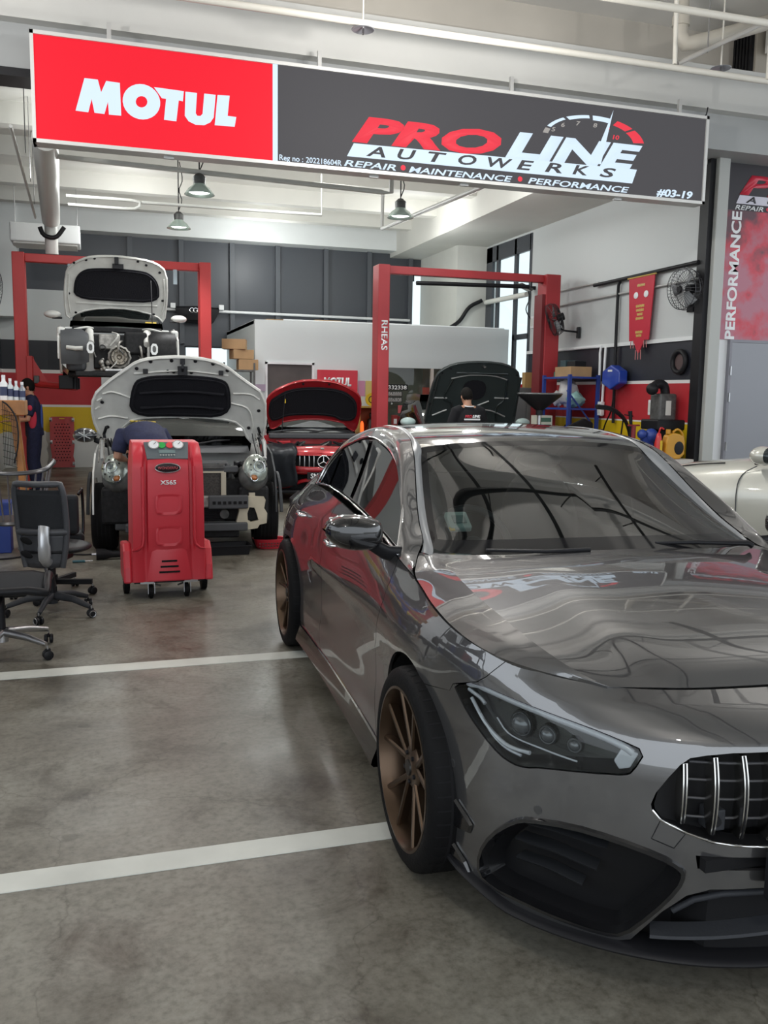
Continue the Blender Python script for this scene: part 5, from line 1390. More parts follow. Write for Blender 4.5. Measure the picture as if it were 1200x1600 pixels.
# ---------------------------------------------------------------- the sign over the entrance
def emis(name, col, s):
    m = bpy.data.materials.new(name); m.use_nodes = True; b = m.node_tree.nodes['Principled BSDF']
    b.inputs['Base Color'].default_value = (*[c*.12 for c in col], 1); b.inputs['Roughness'].default_value = .6; b.inputs['Specular IOR Level'].default_value = .15
    b.inputs['Emission Color'].default_value = (*col, 1); b.inputs['Emission Strength'].default_value = s
    return m
SG_RED = emis('backlit_red', (.86, .014, .032), 1.0)
SG_DRK = emis('backlit_charcoal', (.072, .070, .076), 1.0)
SG_WHT = emis('backlit_white', (.70, .85, 1.0), .95)
SG_LRED = emis('backlit_light_red', (.92, .06, .09), .85)
SG_GRY = emis('backlit_grey', (.42, .40, .38), .8)
SG_FRM = M('sign_frame_aluminium', (.62, .62, .60), .4, .3)
sign = thing('shop_sign', 'long backlit lightbox sign, red at left and charcoal at right, hung above the entrance', 'sign', (0, 0, 0))
MB().bx(-.50, 7.03, 9.57, 9.72, 3.94, 4.92).build('sign_box', M('sign_back', (.30, .31, .31), .6), sign)
fr = MB(); fr.bx(-.52, 7.05, 9.53, 9.73, 4.90, 4.935).bx(-.52, 7.05, 9.53, 9.73, 3.92, 3.955).bx(-.52, -.487, 9.53, 9.73, 3.92, 4.935).bx(7.015, 7.05, 9.53, 9.73, 3.92, 4.935)
fr.build('sign_frame', SG_FRM, sign)
MB().bx(-.487, 1.79, 9.55, 9.57, 3.955, 4.90).build('red_panel', SG_RED, sign)
MB().bx(1.84, 7.015, 9.55, 9.57, 3.955, 4.90).build('charcoal_panel', SG_DRK, sign)
MB().bx(1.79, 1.84, 9.535, 9.57, 3.955, 4.90).build('divider', SG_WHT, sign)
def spoly(name, polys, mat, holes=()):
    m = MB()
    for p in polys:
        V_, F_ = cutmesh(p, list(holes), .2); o = len(m.v); m.add([(a, 9.545, b) for a, b in V_], F_)
    return m.build(name, mat, sign)
def PX(pts):   # letter outlines drawn on the red panel, converted once to metres
    return [(-.12+(x-119)*.00614+0.0, 4.553-(y-(121+(x-132)*.1135))*.00593) for x, y in pts]
q4 = lambda P: [(x/4, y/4) for x, y in P]
spoly('letter_m', [PX(q4([(530, 483), (610, 492), (628, 570), (660, 500), (743, 512), (747, 717), (672, 710), (668, 630), (645, 706), (585, 698), (570, 612), (548, 695), (472, 684)]))], SG_WHT)
spoly('letter_o', [PX([(218.5+29*math.cos(a)+2*math.sin(a), 157.5+28*math.sin(a)) for a in [2*PI*k/28 for k in range(28)]])], SG_WHT, [PX([(218.5+9*math.cos(a), 157.5+9*math.sin(a)) for a in [2*PI*k/18 for k in range(18)]])])
spoly('letter_t', [PX(q4([(952, 537), (1140, 563), (1133, 628), (1107, 622), (1090, 755), (1012, 745), (1027, 612), (1000, 607)]))], SG_WHT)
spoly('letter_u', [PX([(287.5, 141.5), (306, 143.5), (303.5, 176), (306, 180), (311, 180.5), (314.5, 177), (317.5, 144.5), (336, 146.5), (332.5, 183), (327, 191), (317, 195.5), (303, 194.5), (292, 189), (286, 180)])], SG_WHT)
spoly('letter_l', [PX([(339, 146.6), (358.7, 148), (355.2, 180.6), (369.4, 182.6), (366.6, 198.4), (334, 195.6)])], SG_WHT)
A_ = dict(parent=sign, depth=.006); YS = 9.552
text('word_pro', 'PRO', (2.635, YS, 4.243), .345, SG_LRED, fat=.048, shear=.28, width=1.72, **A_)
text('word_line', 'LINE', (4.41, YS, 4.248), .365, SG_WHT, fat=.050, shear=.28, width=1.75, **A_)
spoly('word_bar', [[(2.581, 4.074), (2.655, 4.212), (6.10, 4.243), (6.045, 4.083)]], SG_WHT)
for k, ch in enumerate('AUTOWERKS'): text('letter', ch, (2.79+.352*k, 9.547, 4.098+.0035*k), .145, SG_DRK, fat=.02, shear=.25, width=.215 if ch != 'W' else .30, **A_)
text('word_repair', 'REPAIR', (2.55, YS, 3.975), .088, SG_WHT, fat=.015, shear=.25, width=.58, **A_)
text('word_maintenance', 'MAINTENANCE', (3.275, YS, 3.972), .088, SG_WHT, fat=.015, shear=.25, width=1.23, **A_)
text('word_performance', 'PERFORMANCE', (4.70, YS, 3.975), .09, SG_WHT, fat=.015, shear=.25, width=1.31, **A_)
for x in (3.21, 4.60): MB().cyl((x, 9.549, 4.012), (x, 9.545, 4.012), .028, n=16).build('dot', SG_LRED, sign)
text('word_registration', 'Reg no :', (1.86, YS, 3.972), .078, SG_WHT, fat=.008, width=.25, **A_)
text('word_registration', '202218604R', (2.14, YS, 3.972), .078, SG_WHT, fat=.008, width=.385, **A_)
text('word_unit', '#03-19', (6.385, YS, 3.975), .115, SG_WHT, fat=.03, shear=.2, width=.50, **A_)
def garc(a0, a1, k0=.86): return [(5.52+.665*math.cos(math.radians(a)), 4.50+.285*math.sin(math.radians(a))) for a in [a0+(a1-a0)*i/10 for i in range(11)]]+[(5.52+.665*k0*math.cos(math.radians(a)), 4.50+.285*k0*math.sin(math.radians(a))) for a in [a1-(a1-a0)*i/10 for i in range(11)]]
for a0, a1, m_, k_ in ((172, 160, SG_GRY, .9), (156, 128, SG_WHT, .92), (124, 97, SG_WHT, .88), (93, 72, SG_WHT, .82), (64, 42, SG_LRED, .8), (38, 9, SG_LRED, .78)): spoly('gauge_segment', [garc(a0, a1, k_)], m_)
spoly('gauge_needle', [[(5.50, 4.262), (5.62, 4.262), (5.752, 4.87)]], SG_WHT)
for s_, x, z, m_ in (('5', 4.97, 4.565, SG_GRY), ('6', 5.09, 4.625, SG_GRY), ('7', 5.28, 4.66, SG_GRY), ('8', 5.50, 4.66, SG_GRY), ('9', 5.67, 4.635, SG_LRED), ('10', 5.76, 4.555, SG_LRED)):
    text('gauge_number', s_, (x, YS, z), .065, m_, fat=.02, wide=1.5, shear=.15, **A_)
for x in (.75, 2.9, 3.95, 5.9): MB().bx(x-.05, x+.05, 9.60, 9.64, 3.895, 3.925).build('sign_fixing', GALV, sign)
MB().tube(spl([(7.0, 9.64, 4.93), (7.12, 9.7, 5.0), (7.2, 9.78, 5.12)], 8), .008, 6).build('power_cable', BLK, sign)
for x in (0.2, 2.3, 4.5, 6.7): MB().bx(x-.02, x+.02, 9.62, 9.66, 4.93, 5.12).build('hanger_bracket', GALV, sign)

# ---- poster beside the entrance
def vinyl_mat():
    m = bpy.data.materials.new('printed_vinyl'); m.use_nodes = True; nt = m.node_tree; b = nt.nodes['Principled BSDF']
    g = nt.nodes.new('ShaderNodeNewGeometry'); n = nt.nodes.new('ShaderNodeTexNoise'); n.inputs['Scale'].default_value = 3.2; n.inputs['Detail'].default_value = 6
    sp = nt.nodes.new('ShaderNodeSeparateXYZ'); nt.links.new(g.outputs['Position'], sp.inputs[0]); nt.links.new(g.outputs['Position'], n.inputs['Vector'])
    mr = nt.nodes.new('ShaderNodeMapRange'); mr.inputs[1].default_value = 3.25; mr.inputs[2].default_value = 4.1; mr.inputs[3].default_value = .0; mr.inputs[4].default_value = .30
    nt.links.new(sp.outputs['Z'], mr.inputs[0])
    ad = nt.nodes.new('ShaderNodeMath'); ad.operation = 'SUBTRACT'; nt.links.new(n.outputs['Fac'], ad.inputs[0]); nt.links.new(mr.outputs[0], ad.inputs[1])
    r = nt.nodes.new('ShaderNodeValToRGB'); e = r.color_ramp.elements
    e[0].position = .18; e[0].color = (.10, .035, .05, 1); e[1].position = .34; e[1].color = (.52, .035, .06, 1)
    q = e.new(.5); q.color = (.40, .14, .19, 1)
    nt.links.new(ad.outputs[0], r.inputs[0]); nt.links.new(r.outputs[0], b.inputs['Base Color']); b.inputs['Roughness'].default_value = .35
    return m
po = thing('wall_poster', 'large grey and pink vinyl poster above the grey door, right of the entrance', 'poster', (0, 0, 0))
MB().bx(7.955, 13.5, 10.40, 10.42, 2.40, 4.10).build('poster_picture', vinyl_mat(), po)
MB().bx(7.955, 13.5, 10.40, 10.42, 4.10, 4.85).build('poster_top', M('poster_charcoal', (.055, .052, .058), .4), po)
P_R = M('poster_red', (.60, .03, .06), .4); YP = 10.398; B_ = dict(parent=po, depth=.003)
text('poster_word', 'PRO', (8.23, YP, 4.315), .345, P_R, fat=.035, shear=.28, width=1.72, **B_)
text('poster_word', 'LINE', (10.0, YP, 4.315), .375, WHITEP, fat=.035, shear=.28, width=1.75, **B_)
MB().prism([(8.185, 4.185), (8.235, 4.295), (11.65, 4.295), (11.6, 4.185)], (0, 10.397, 0), (1, 0, 0), (0, 0, 1), .004).build('poster_bar', M('poster_lilac', (.62, .60, .68), .4), po)
for k, ch in enumerate('AUTOWERKS'): text('poster_letter', ch, (8.33+.352*k, 10.391, 4.205), .11, M('poster_charcoal'), fat=.02, shear=.25, width=.17 if ch != 'W' else .25, **B_)
text('poster_word', 'REPAIR', (8.17, YP, 4.108), .085, WHITEP, fat=.015, shear=.25, width=.46, **B_)
MB().cyl((8.70, 10.399, 4.14), (8.70, 10.394, 4.14), .026, n=14).build('poster_dot', P_R, po)
text('poster_word', 'MAINTENANCE', (8.76, YP, 4.108), .085, WHITEP, fat=.015, shear=.25, width=1.2, **B_)
text('poster_word', 'PERFORMANCE', (8.285, YP, 2.405), .21, WHITEP, (0, 0, 1), (-1, 0, 0), fat=.03, width=1.68, parent=po, depth=.0004)

# ---- dark storage rack left of the viewer (mirrored in the car doors)
rk = thing('storage_rack', 'black storage rack with boxes left of the parking bays', 'rack', (-2.2, 5.6, 0))
for x in (-.28, .28):
    for y in (-1.7, 0, 1.7): MB().bx(x-.02, x+.02, y-.02, y+.02, 0, 2.0).build('upright', BLK, rk)
for z in (.15, .75, 1.35, 1.95): MB().bx(-.3, .3, -1.72, 1.72, z-.02, z).build('shelf_board', BLK, rk)
rb = random.Random(11); nb_ = 0
for z in (.15, .75, 1.35):
    for y in (-1.35, -.8, -.25, .3, .85, 1.4):
        c_ = rb.choice([(.02, .03, .12), (.015, .016, .02), (.10, .08, .06), (.03, .05, .20), (.05, .05, .055), (.25, .02, .03)])
        t = thing('storage_box', 'dark box on the black storage rack left of the parking bays', 'box', (-2.2, 5.6+y, z), group='boxes on the black rack'); MB().bx(-.24, .24, -.22, .22, 0, rb.uniform(.25, .5)).build('box_body', M('rack_box_%d' % nb_, c_, .45), t, bevel=.01); nb_ += 1
# ---- pipes, roses and the air-conditioner in the driveway ceiling
PIPE = M('cream_pipe', (.62, .60, .54), .45)
tag(MB().tube([(-6, 8.6, 5.03), (12, 8.6, 5.05)], .033, 10).build('sprinkler_pipe', PIPE, None, smooth=60), 'long cream sprinkler pipe under the driveway ceiling, just in front of the sign', 'pipe')
tag(MB().tube([(-6, 7.5, 5.05), (12, 7.5, 5.15)], .033, 10).build('sprinkler_pipe', PIPE, None, smooth=60), 'cream sprinkler pipe crossing the topmost right corner, nearer the viewer', 'pipe')
for i, (x, y, z, lb) in enumerate(((2.47, 8.6, 4.98, 'small round sprinkler rose on the cream pipe, above the charcoal panel of the sign'), (6.58, 8.75, 5.17, 'small round sprinkler rose near the right end of the sign, by the air conditioner'))):
    t = thing('fire_sprinkler', lb, 'sprinkler', (x, y, z), group='sprinkler roses')
    MB().lathe([(0, .02), (.04, .015), (.105, -.005), (.11, .0), (.0, .03)], n=24).build('rose_plate', M('rose_grey', (.33, .34, .37), .35, .5), t, smooth=50)
    MB().cyl((0, 0, -.045), (0, 0, .02), .012, n=10).build('nozzle', CHROME, t)
    MB().cyl((0, 0, .0), (0, 0, 1.27 if i == 0 else 1.08), .009, n=8).build('drop_pipe', PIPE, t)
tag(MB().tube([(5.89, 8.6, 5.08), (5.87, 8.62, 6.25)], .024, 8).build('hanger_pipe', PIPE, None, smooth=60), 'vertical cream drop pipe at the top right, left of the sloping one', 'pipe')
tag(MB().tube([(5.94, 8.63, 5.1), (7.05, 8.75, 5.68), (8.1, 8.9, 6.2)], .026, 8).build('brace_pipe', M('grey_pipe', (.42, .40, .37), .5), None, smooth=60), 'sloping grey pipe rising to the ceiling at the top right', 'pipe')
t = thing('drain_pipe', 'thick grey drain pipe with an elbow in the top right corner', 'pipe', (0, 0, 0))
MB().tube(spl([(6.42, 9.3, 6.25), (6.42, 9.3, 5.80), (6.45, 9.3, 5.62), (6.62, 9.25, 5.62), (7.3, 9.2, 5.85), (8.3, 9.1, 6.2)], 24), .085, 14).build('pipe_run', M('drain_grey', (.46, .43, .37), .5), t, smooth=60)
MB().cyl((6.42, 9.3, 5.78), (6.42, 9.3, 5.88), .10, n=16).build('pipe_collar', M('drain_grey'), t, smooth=40)
MB().tube([(6.33, 8.66, 5.27), (6.33, 8.66, 6.24)], .008, 6).build('hanger_rod', STEEL, t)
tag(MB().tube([(7.06, 8.56, 5.05), (7.05, 8.56, 6.24)], .033, 10).build('riser_pipe', PIPE, None, smooth=60), 'vertical cream riser pipe at the upper right edge of the picture', 'pipe')
t = thing('outdoor_unit', 'grey air-conditioner outdoor unit standing on the beam at the top right', 'air conditioner', (0, 0, 0))
MB().bx(7.95, 8.85, 9.90, 10.30, 5.62, 6.22).build('unit_casing', M('unit_beige', (.36, .33, .28), .5), t, bevel=.01)
for k in range(6): MB().bx(7.90, 7.95, 9.94+k*.06, 9.975+k*.06, 5.66, 6.15).build('side_louvre', BLK, t)
MB().torus((8.42, 9.885, 5.9), .22, .012, (0, 1, 0), 30, 6).build('fan_guard', M('unit_beige'), t); MB().cyl((8.42, 9.896, 5.9), (8.42, 9.89, 5.9), .215, n=30).build('fan_opening', BLK, t)

# ---- ducts and conduits inside the workshop
DUCTM = M('white_duct', (.60, .60, .57), .45)
t = thing('air_duct', 'long white round air duct running into the workshop along the left', 'duct', (0, 0, 0))
MB().tube([(-.45, 10.45, 4.20), (-.62, 15.6, 4.24)], .135, 18).build('duct_pipe', DUCTM, t, smooth=60)
MB().tube([(-.62, 15.5, 4.2), (-.62, 15.55, 3.72)], .10, 14).build('duct_drop', DUCTM, t, smooth=60)
MB().tube([(-.78, 10.45, 4.28), (-.85, 15.6, 4.27)], .018, 8).build('side_pipe', DUCTM, t, smooth=60)
for y in (11.4, 12.9, 14.4):
    for x in (-.35, -.66): MB().tube([(x-.03*(y-10), y, 4.25), (x-.03*(y-10), y, 5.3)], .006, 5).build('hanger_rod', STEEL, t)
MB().tube(spl([(-.78, 15.4, 4.1), (-.72, 15.4, 3.98), (-.55, 15.4, 3.96), (-.42, 15.4, 4.12)], 12), .035, 8).build('black_hose', BLK, t, smooth=60)
t = thing('cassette_unit', 'white box-shaped blower unit at the end of the duct', 'blower', (-.75, 16.72, 4.02))
MB().bx(-.55, .55, -.35, .35, 0, .30).build('casing', WHITE, t, bevel=.02); MB().bx(-.5, .5, -.30, .30, -.03, 0).build('grille', DUCTM, t)
for x in (-.5, .5): MB().tube([(x, .2, .3), (x, .2, 1.0)], .006, 5).build('hanger_rod', STEEL, t)
def conduit(lb, pts, r=.022, m=GALV): return tag(MB().tube(pts, r, 8).build('conduit', m, None, smooth=60), lb, 'conduit')
conduit('front white conduit under the workshop ceiling, just behind the sign', [(-.41, 11.0, 4.15), (3.42, 11.0, 4.07), (3.55, 11.0, 4.07), (3.55, 11.0, 5.27)], .03, DUCTM)
conduit('rear white conduit under the workshop ceiling with a hooked left end', spl([(-.32, 13, 4.13), (.55, 13, 4.13), (.62, 13, 4.07), (.5, 13, 4.02), (-.3, 13, 4.02)], 24), .022, DUCTM)
conduit('second part of the rear ceiling conduit, running right past the lamps', [(.6, 13.02, 4.12), (3.15, 13.02, 4.14), (3.15, 13.02, 5.02)], .022, DUCTM)
conduit('grey conduit running back along the ceiling right of the middle lamp', [(4.9, 10.9, 4.3), (4.75, 15.2, 4.42), (4.75, 15.2, 5.27)], .035)
conduit('thin white conduit across the grey panels of the back wall', [(.75, 19.58, 3.30), (6.8, 19.58, 3.27)], .03, WHITEP)
conduit('long dark pipe along the right wall above the red pennant', [(7.69, 10.45, 3.40), (7.69, 13.1, 3.385)], .03, BLK)
conduit('dark pipe dropping down the right wall left of the red pennant', spl([(7.70, 12.36, 3.37), (7.70, 12.40, 3.30), (7.70, 12.40, 2.4), (7.70, 12.37, 1.2)], 20), .024, BLK)
conduit('pale conduit along the right wall behind the pennant', [(7.71, 10.45, 3.19), (7.71, 14.8, 3.17)], .018)
conduit('upper pale conduit of the right wall, near the corner window', [(7.71, 13.0, 3.42), (7.71, 15.2, 3.42)], .014)
conduit('white conduit dropping to the socket between shelf and blue reel', spl([(7.71, 14.2, 2.40), (7.71, 12.95, 2.40), (7.71, 12.86, 2.3), (7.71, 12.84, 1.35)], 24), .022, WHITEP)
conduit('second white conduit beside the socket, nearer the reel', [(7.71, 12.7, 2.385), (7.71, 12.74, 1.3)], .022, WHITEP)
conduit('white trunking across the corner window', [(7.66, 15.45, 3.48), (7.66, 17.3, 3.50)], .05, OFFWH)
conduit('black cable loop on the white column by the corner window', spl([(7.62, 17.42, 3.55), (7.35, 17.44, 3.4), (7.15, 17.46, 3.12), (6.9, 17.46, 2.95)], 14), .04, BLK)
conduit('thin white pipe along the top of the white room', [(3.2, 16.05, 2.884), (7.5, 16.05, 2.884)], .012, WHITEP)
# sockets
for lb, loc in (('white socket box on the right wall below the blue reel', (7.69, 12.75, 1.42)), ('small white socket on the right wall above the yellow band', (7.69, 11.32, 1.46)), ('white junction box on the white panel beside the corner window', (7.69, 15.2, 2.95))):
    t = thing('socket_box', lb, 'socket', loc); MB().box((0, 0, 0), (.07, .14, .22)).build('box', WHITEP, t, bevel=.01); MB().box((-.037, 0, 0), (.006, .09, .14)).build('cover', OFFWH, t)

# ---- high-bay lamps
LAMPON = M('lamp_glow', (.9, .95, .9), .4, emit=((.95, 1, .97), 5))
SHADEM = M('pale_green_shade', (.42, .52, .47), .25, .3, coat=.5)
for lb, (x, y, z), top in (('left high-bay lamp hanging just behind the red panel of the sign', (1.20, 11.0, 3.86), 5.3), ('small high-bay lamp hanging furthest back, over the raised white car', (1.22, 14.0, 3.98), 5.3), ('right high-bay lamp hanging behind the charcoal panel of the sign', (3.84, 11.5, 3.88), 5.3)):
    t = thing('high_bay_lamp', lb, 'lamp', (x, y, z), group='high-bay ceiling lamps')
    MB().lathe([(.175, 0), (.17, .012), (.12, .075), (.075, .105), (.07, .12), (.065, .12), (.11, .07), (.16, .004), (.175, 0)], n=32).build('lamp_shade', SHADEM, t, smooth=60)
    MB().lathe([(0, .02), (.10, .02), (.12, .03), (.0, .08)], n=24).build('bulb', LAMPON, t, smooth=60)
    MB().lathe([(.07, .12), (.075, .2), (.03, .24), (0, .24)], n=20).build('gear_housing', ENGG, t, smooth=50)
    MB().tube([(0, 0, .24), (0, 0, .35), (0, 0, top-z)], .008, 6).build('cord', BLK, t); MB().tube(spl([(0, 0, .26), (.05, 0, .4), (.01, 0, .55), (.06, 0, .7), (.02, 0, .95)], 14), .007, 6).build('loose_cable', BLK, t)
    d = bpy.data.lights.new('lamp_light', 'SPOT'); d.energy = 120; d.spot_size = math.radians(140); d.spot_blend = .6; d.shadow_soft_size = .1
    lo = bpy.data.objects.new('lamp_light', d); C.objects.link(lo); lo.parent = t; lo.location = (0, 0, -.03)

# ---- two-post lifts
def lift(name, lb, xs, y, h_, red, txt=None):
    t = thing(name, lb, 'car lift', (0, y, 0))
    for i, (a, b) in enumerate(xs):
        m = MB(); m.bx(a, b, -.16, .16, 0, h_); p = m.build('post', red, t, bevel=.012)
        s = 1 if i == 0 else -1; xi = b if i == 0 else a
        MB().bx(xi-.005, xi+.012 if s > 0 else xi+.005, -.06, .06, .1, h_-.2).build('carriage_slot', BLKM, p) if False else None
        MB().bx(a-.12, b+.12, -.30, .30, 0, .02).build('base_plate', red, p)
        if txt and i == 0: text('post_lettering', txt, ((a+b)/2-.035, -.162, 2.76), .14, WHITEP, (0, 0, -1), (1, 0, 0), p, fat=.02, width=.47)
    MB().bx(xs[0][1], xs[1][0], -.07, .07, h_-.13, h_-.005).build('crossbeam', red, t, bevel=.008)
    return t
LR1 = M('lift_red', (.44, .026, .026), .5, coat=.0, noise=(2, .06)); LR2 = M('lift_red_dark', (.36, .026, .032), .5, coat=.0, noise=(2, .08))
l1 = lift('car_lift', 'left red two-post lift holding the raised white saloon', ((-1.18, -1.0), (1.63, 1.81)), 15.2, 3.66, LR1)
l2 = lift('car_lift', 'right red two-post lift around the dark car with white lettering on its post', ((4.28, 4.47), (7.22, 7.49)), 14.0, 3.63, LR2, 'RHEAS')
for y in (-.5, .55):
    ar = MB(); ar.tube([(-1.0, 0, 1.68), (-.75, y*.5, 1.66), (-.32, y*1.6, 1.63)], .055, 8, flat=.9); ar.build('lift_arm', LR1, l1, bevel=.004)
    MB().tube([(1.63, 0, 1.68), (1.4, y*.5, 1.66), (.95, y*1.6, 1.63)], .055, 8, flat=.9).build('lift_arm', LR1, l1)
    for x in (-.32, .95): MB().cyl((x, y*1.6, 1.60), (x, y*1.6, 1.785), .06, n=14).build('lift_pad', BLK, l1)
MB().bx(-1.02, -.93, -.20, .20, 1.55, 2.1).build('carriage', LR1, l1, bevel=.01); MB().bx(1.56, 1.65, -.2, .2, 1.55, 2.1).build('carriage', LR1, l1, bevel=.01)
MB().prism([(0, 0), (.42, -.02), (.42, .06), (.2, .10), (0, .45)], (-.93, -.1, 1.62), (1, 0, 0), (0, 0, 1), .03).build('gusset', LR1, l1)
MB().bx(-.92, -.84, -.2, -.14, 1.68, 1.80).build('lock_box', ENGG, l1, bevel=.01)
for x in (-.35, 1.25): MB().bx(x-.03, x+.03, -.08, -.05, 3.30, 3.53).build('limit_switch', M('switch_grey', (.3, .36, .4), .5), l1)
MB().cyl((4.95, -.05, 3.38), (6.95, -.05, 3.42), .035, n=10).build('overhead_bar', BLK, l2)
for x in (4.9, 7.0): MB().tube([(x, -.05, 3.40), (x, -.05, 3.52)], .012, 6).build('bar_hanger', BLK, l2)
MB().bx(7.16, 7.225, -.14, .14, .1, 3.3).build('carriage_rail', M('lift_red_shadow', (.16, .01, .014), .5), l2); MB().bx(7.12, 7.2, -.2, .2, .25, .8).build('carriage', LR2, l2); MB().bx(4.46, 4.56, -.2, .2, .25, .8).build('carriage', LR2, l2)

# ---- white room at the back
room = MB(); room.bx(2.68, 2.90, 16.0, 16.1, 0, 2.87).bx(2.90, 3.71, 16.0, 16.1, 2.10, 2.87).bx(3.71, 5.13, 16.0, 16.1, 0, 2.87).bx(5.13, 6.75, 16.0, 16.1, 2.09, 2.87).bx(5.13, 6.75, 16.0, 16.1, 0, .95).bx(6.75, 7.58, 16.0, 16.1, 0, 2.87)
room.bx(2.68, 2.78, 16.1, 19.6, 0, 2.87).bx(2.68, 7.58, 16.1, 19.6, 2.80, 2.86)
st(room, 'wall_office', M('office_wall', (.66, .70, .70), .55))
st(MB().bx(2.90, 3.71, 16.03, 16.07, 0, 2.10), 'door_2', M('brown_door', (.075, .062, .058), .5, noise=(3, .15)))
st(MB().bx(2.86, 2.90, 15.98, 16.0, 0, 2.14).bx(3.71, 3.75, 15.98, 16.0, 0, 2.14).bx(2.86, 3.75, 15.98, 16.0, 2.10, 2.14), 'trim_14', WHITEP)
st(MB().bx(5.13, 6.75, 16.04, 16.05, .95, 2.09), 'window_4', CLEAR)
st(MB().bx(6.0, 6.05, 15.98, 16.06, .95, 2.09), 'trim_15', M('partition_post', (.62, .55, .50), .5))
st(MB().bx(5.13, 6.02, 16.5, 16.55, .0, 2.8), 'wall_office_inner', M('office_board', (.30, .27, .22), .6, noise=(3, .08)))
st(MB().bx(6.02, 7.5, 17.2, 17.25, .0, 1.75), 'wall_office_screen', M('office_red', (.50, .08, .05), .5))
st(MB().bx(6.02, 7.5, 17.2, 17.25, 1.75, 2.8), 'wall_office_screen_top', M('office_brown', (.09, .07, .055), .5))
area_light('office_light', (5.2, 16.9, 2.75), (1.2, .3), 30, (1, .95, .88))
def flat(name, lb, cat, x0, x1, z0, z1, y, m, th=.006):
    return tag(MB().bx(x0, x1, y-th, y, z0, z1).build(name, m, None), lb, cat)
mo = thing('wall_sign', 'small red square sign with white lettering on the white room, behind the red car', 'sign', (0, 0, 0))
MB().bx(3.80, 4.55, 15.93, 15.98, 1.42, 2.02).build('sign_panel', M('small_sign_red', (.58, .02, .04), .35), mo, bevel=.005)
text('sign_lettering', 'MOTUL', (3.91, 15.925, 1.74), .20, WHITEP, fat=.05, width=.52, parent=mo, shear=.1)
flat('notice', 'pink paper notice on the white room right of the small red sign', 'notice', 4.58, 4.71, 1.56, 1.84, 15.995, M('pink_paper', (.55, .25, .38), .7))
flat('notice', 'yellow paper notice on the white room right of the pink one', 'notice', 4.72, 4.84, 1.56, 1.84, 15.995, M('yellow_paper', (.60, .48, .16), .7))
flat('notice', 'mauve paper notice above the white compact\'s bonnet edge on the white room', 'notice', 2.66, 2.86, 1.62, 1.74, 15.96, M('mauve_paper', (.40, .32, .42), .7))
t = thing('face_sign', 'round yellow smiley disc on top of the wooden cabinet by the lift post', 'ornament', (4.78, 15.80, 1.50)); MB().cyl((0, 0, 0), (0, -.03, 0), .12, n=24).build('disc', YEL, t); MB().torus((0, -.032, .0), .06, .008, (0, 1, 0), 20, 6).build('drawn_face', BLK, t)
t = thing('altar_cabinet', 'small yellow wooden cabinet with a glowing red interior, left of the right lift', 'cabinet', (4.72, 15.75, 0))
cb = MB(); cb.bx(-.25, -.22, -.2, .2, 0, 1.38).bx(.22, .25, -.2, .2, 0, 1.38).bx(-.25, .25, -.2, .2, 1.35, 1.38).bx(-.25, .25, -.2, .2, .88, .91).bx(-.25, .25, .18, .2, 0, 1.38).bx(-.25, .25, -.2, .2, .5, .53)
cb.build('cabinet_case', M('yellow_wood', (.45, .27, .05), .5), t); MB().bx(-.21, .21, .15, .175, .92, 1.34).build('back_panel', M('amber_back', (.30, .07, .015), .5), t)
t = thing('altar_figure', 'dark seated figurine inside the yellow wooden cabinet', 'figurine', (4.74, 15.70, .91)); MB().lathe([(0, .36), (.03, .34), (.035, .29), (.025, .26), (.07, .22), (.08, .12), (.11, .05), (.11, 0), (0, 0)], n=18).build('figure', M('dark_bronze', (.03, .02, .015), .4, .5), t, smooth=60)
t = thing('altar_lamp', 'small glowing red lamp beside the figurine in the cabinet', 'lamp', (4.57, 15.68, .91)); MB().lathe([(.03, 0), (.035, .06), (.03, .16), (.01, .2), (0, .2)], n=12).build('flame_shade', M('red_glow', (.8, .1, .02), .4, emit=((1, .12, .02), 1.5)), t, smooth=60)
# number stickers on the office window
for i, (lb, x0, x1, z0, z1, s_) in enumerate((('black strip of white number-plate digits, uppermost on the office window', 5.14, 5.54, 1.675, 1.785, '332338'), ('grey strip of number-plate digits, second from top on the office window', 5.14, 5.44, 1.555, 1.655, '868888'), ('grey strip of number-plate digits, lowest on the office window', 5.14, 5.44, 1.445, 1.545, '886808'))):
    t = thing('digit_strip', lb, 'sticker', (0, 0, 0), group='number strips on the office window')
    MB().bx(x0, x1, 15.985, 15.998, z0, z1).build('strip', BLK if i == 0 else M('strip_grey', (.05, .05, .05), .5), t)
    text('digits', s_, (x0+.02, 15.982, z0+.018), .10, WHITEP if i == 0 else M('digit_grey', (.36, .36, .35), .5), fat=.02, width=(x1-x0)-.04, parent=t)
t = thing('counter', 'yellow counter under the office window', 'counter', (5.5, 15.75, 0)); MB().bx(-.35, .4, -.15, .2, 0, .93).build('counter_front', YELP, t); MB().bx(-.38, .43, -.18, .22, .93, .96).build('counter_top', M('yellow_wood'), t)
for i, (x, m_, w_, h_, lb) in enumerate(((5.20, M('dark_red_box', (.30, .03, .03), .5), .10, .26, 'dark red tin standing leftmost on the yellow counter'), (5.33, RED, .11, .24, 'red and white carton in the middle of the yellow counter'), (5.45, M('blue_box', (.03, .08, .35), .5), .10, .30, 'blue carton standing rightmost on the yellow counter'))):
    t = thing('carton', lb, 'carton', (x, 15.72, .96), group='cartons on the yellow counter'); MB().bx(-w_/2, w_/2, -.05, .05, 0, h_).build('carton_body', m_, t, bevel=.004); MB().bx(-w_*.3, w_*.3, -.053, -.05, h_*.4, h_*.75).build('carton_label', WHITEP, t)
t = thing('carton', 'small red carton on top of the blue one on the yellow counter', 'carton', (5.40, 15.72, 1.26)); MB().bx(-.12, .10, -.05, .05, 0.0, .14).build('carton_body', M('pink_box', (.60, .12, .14), .5), t); MB().bx(-.05, .05, -.053, -.05, .04, .1).build('carton_label', WHITEP, t)
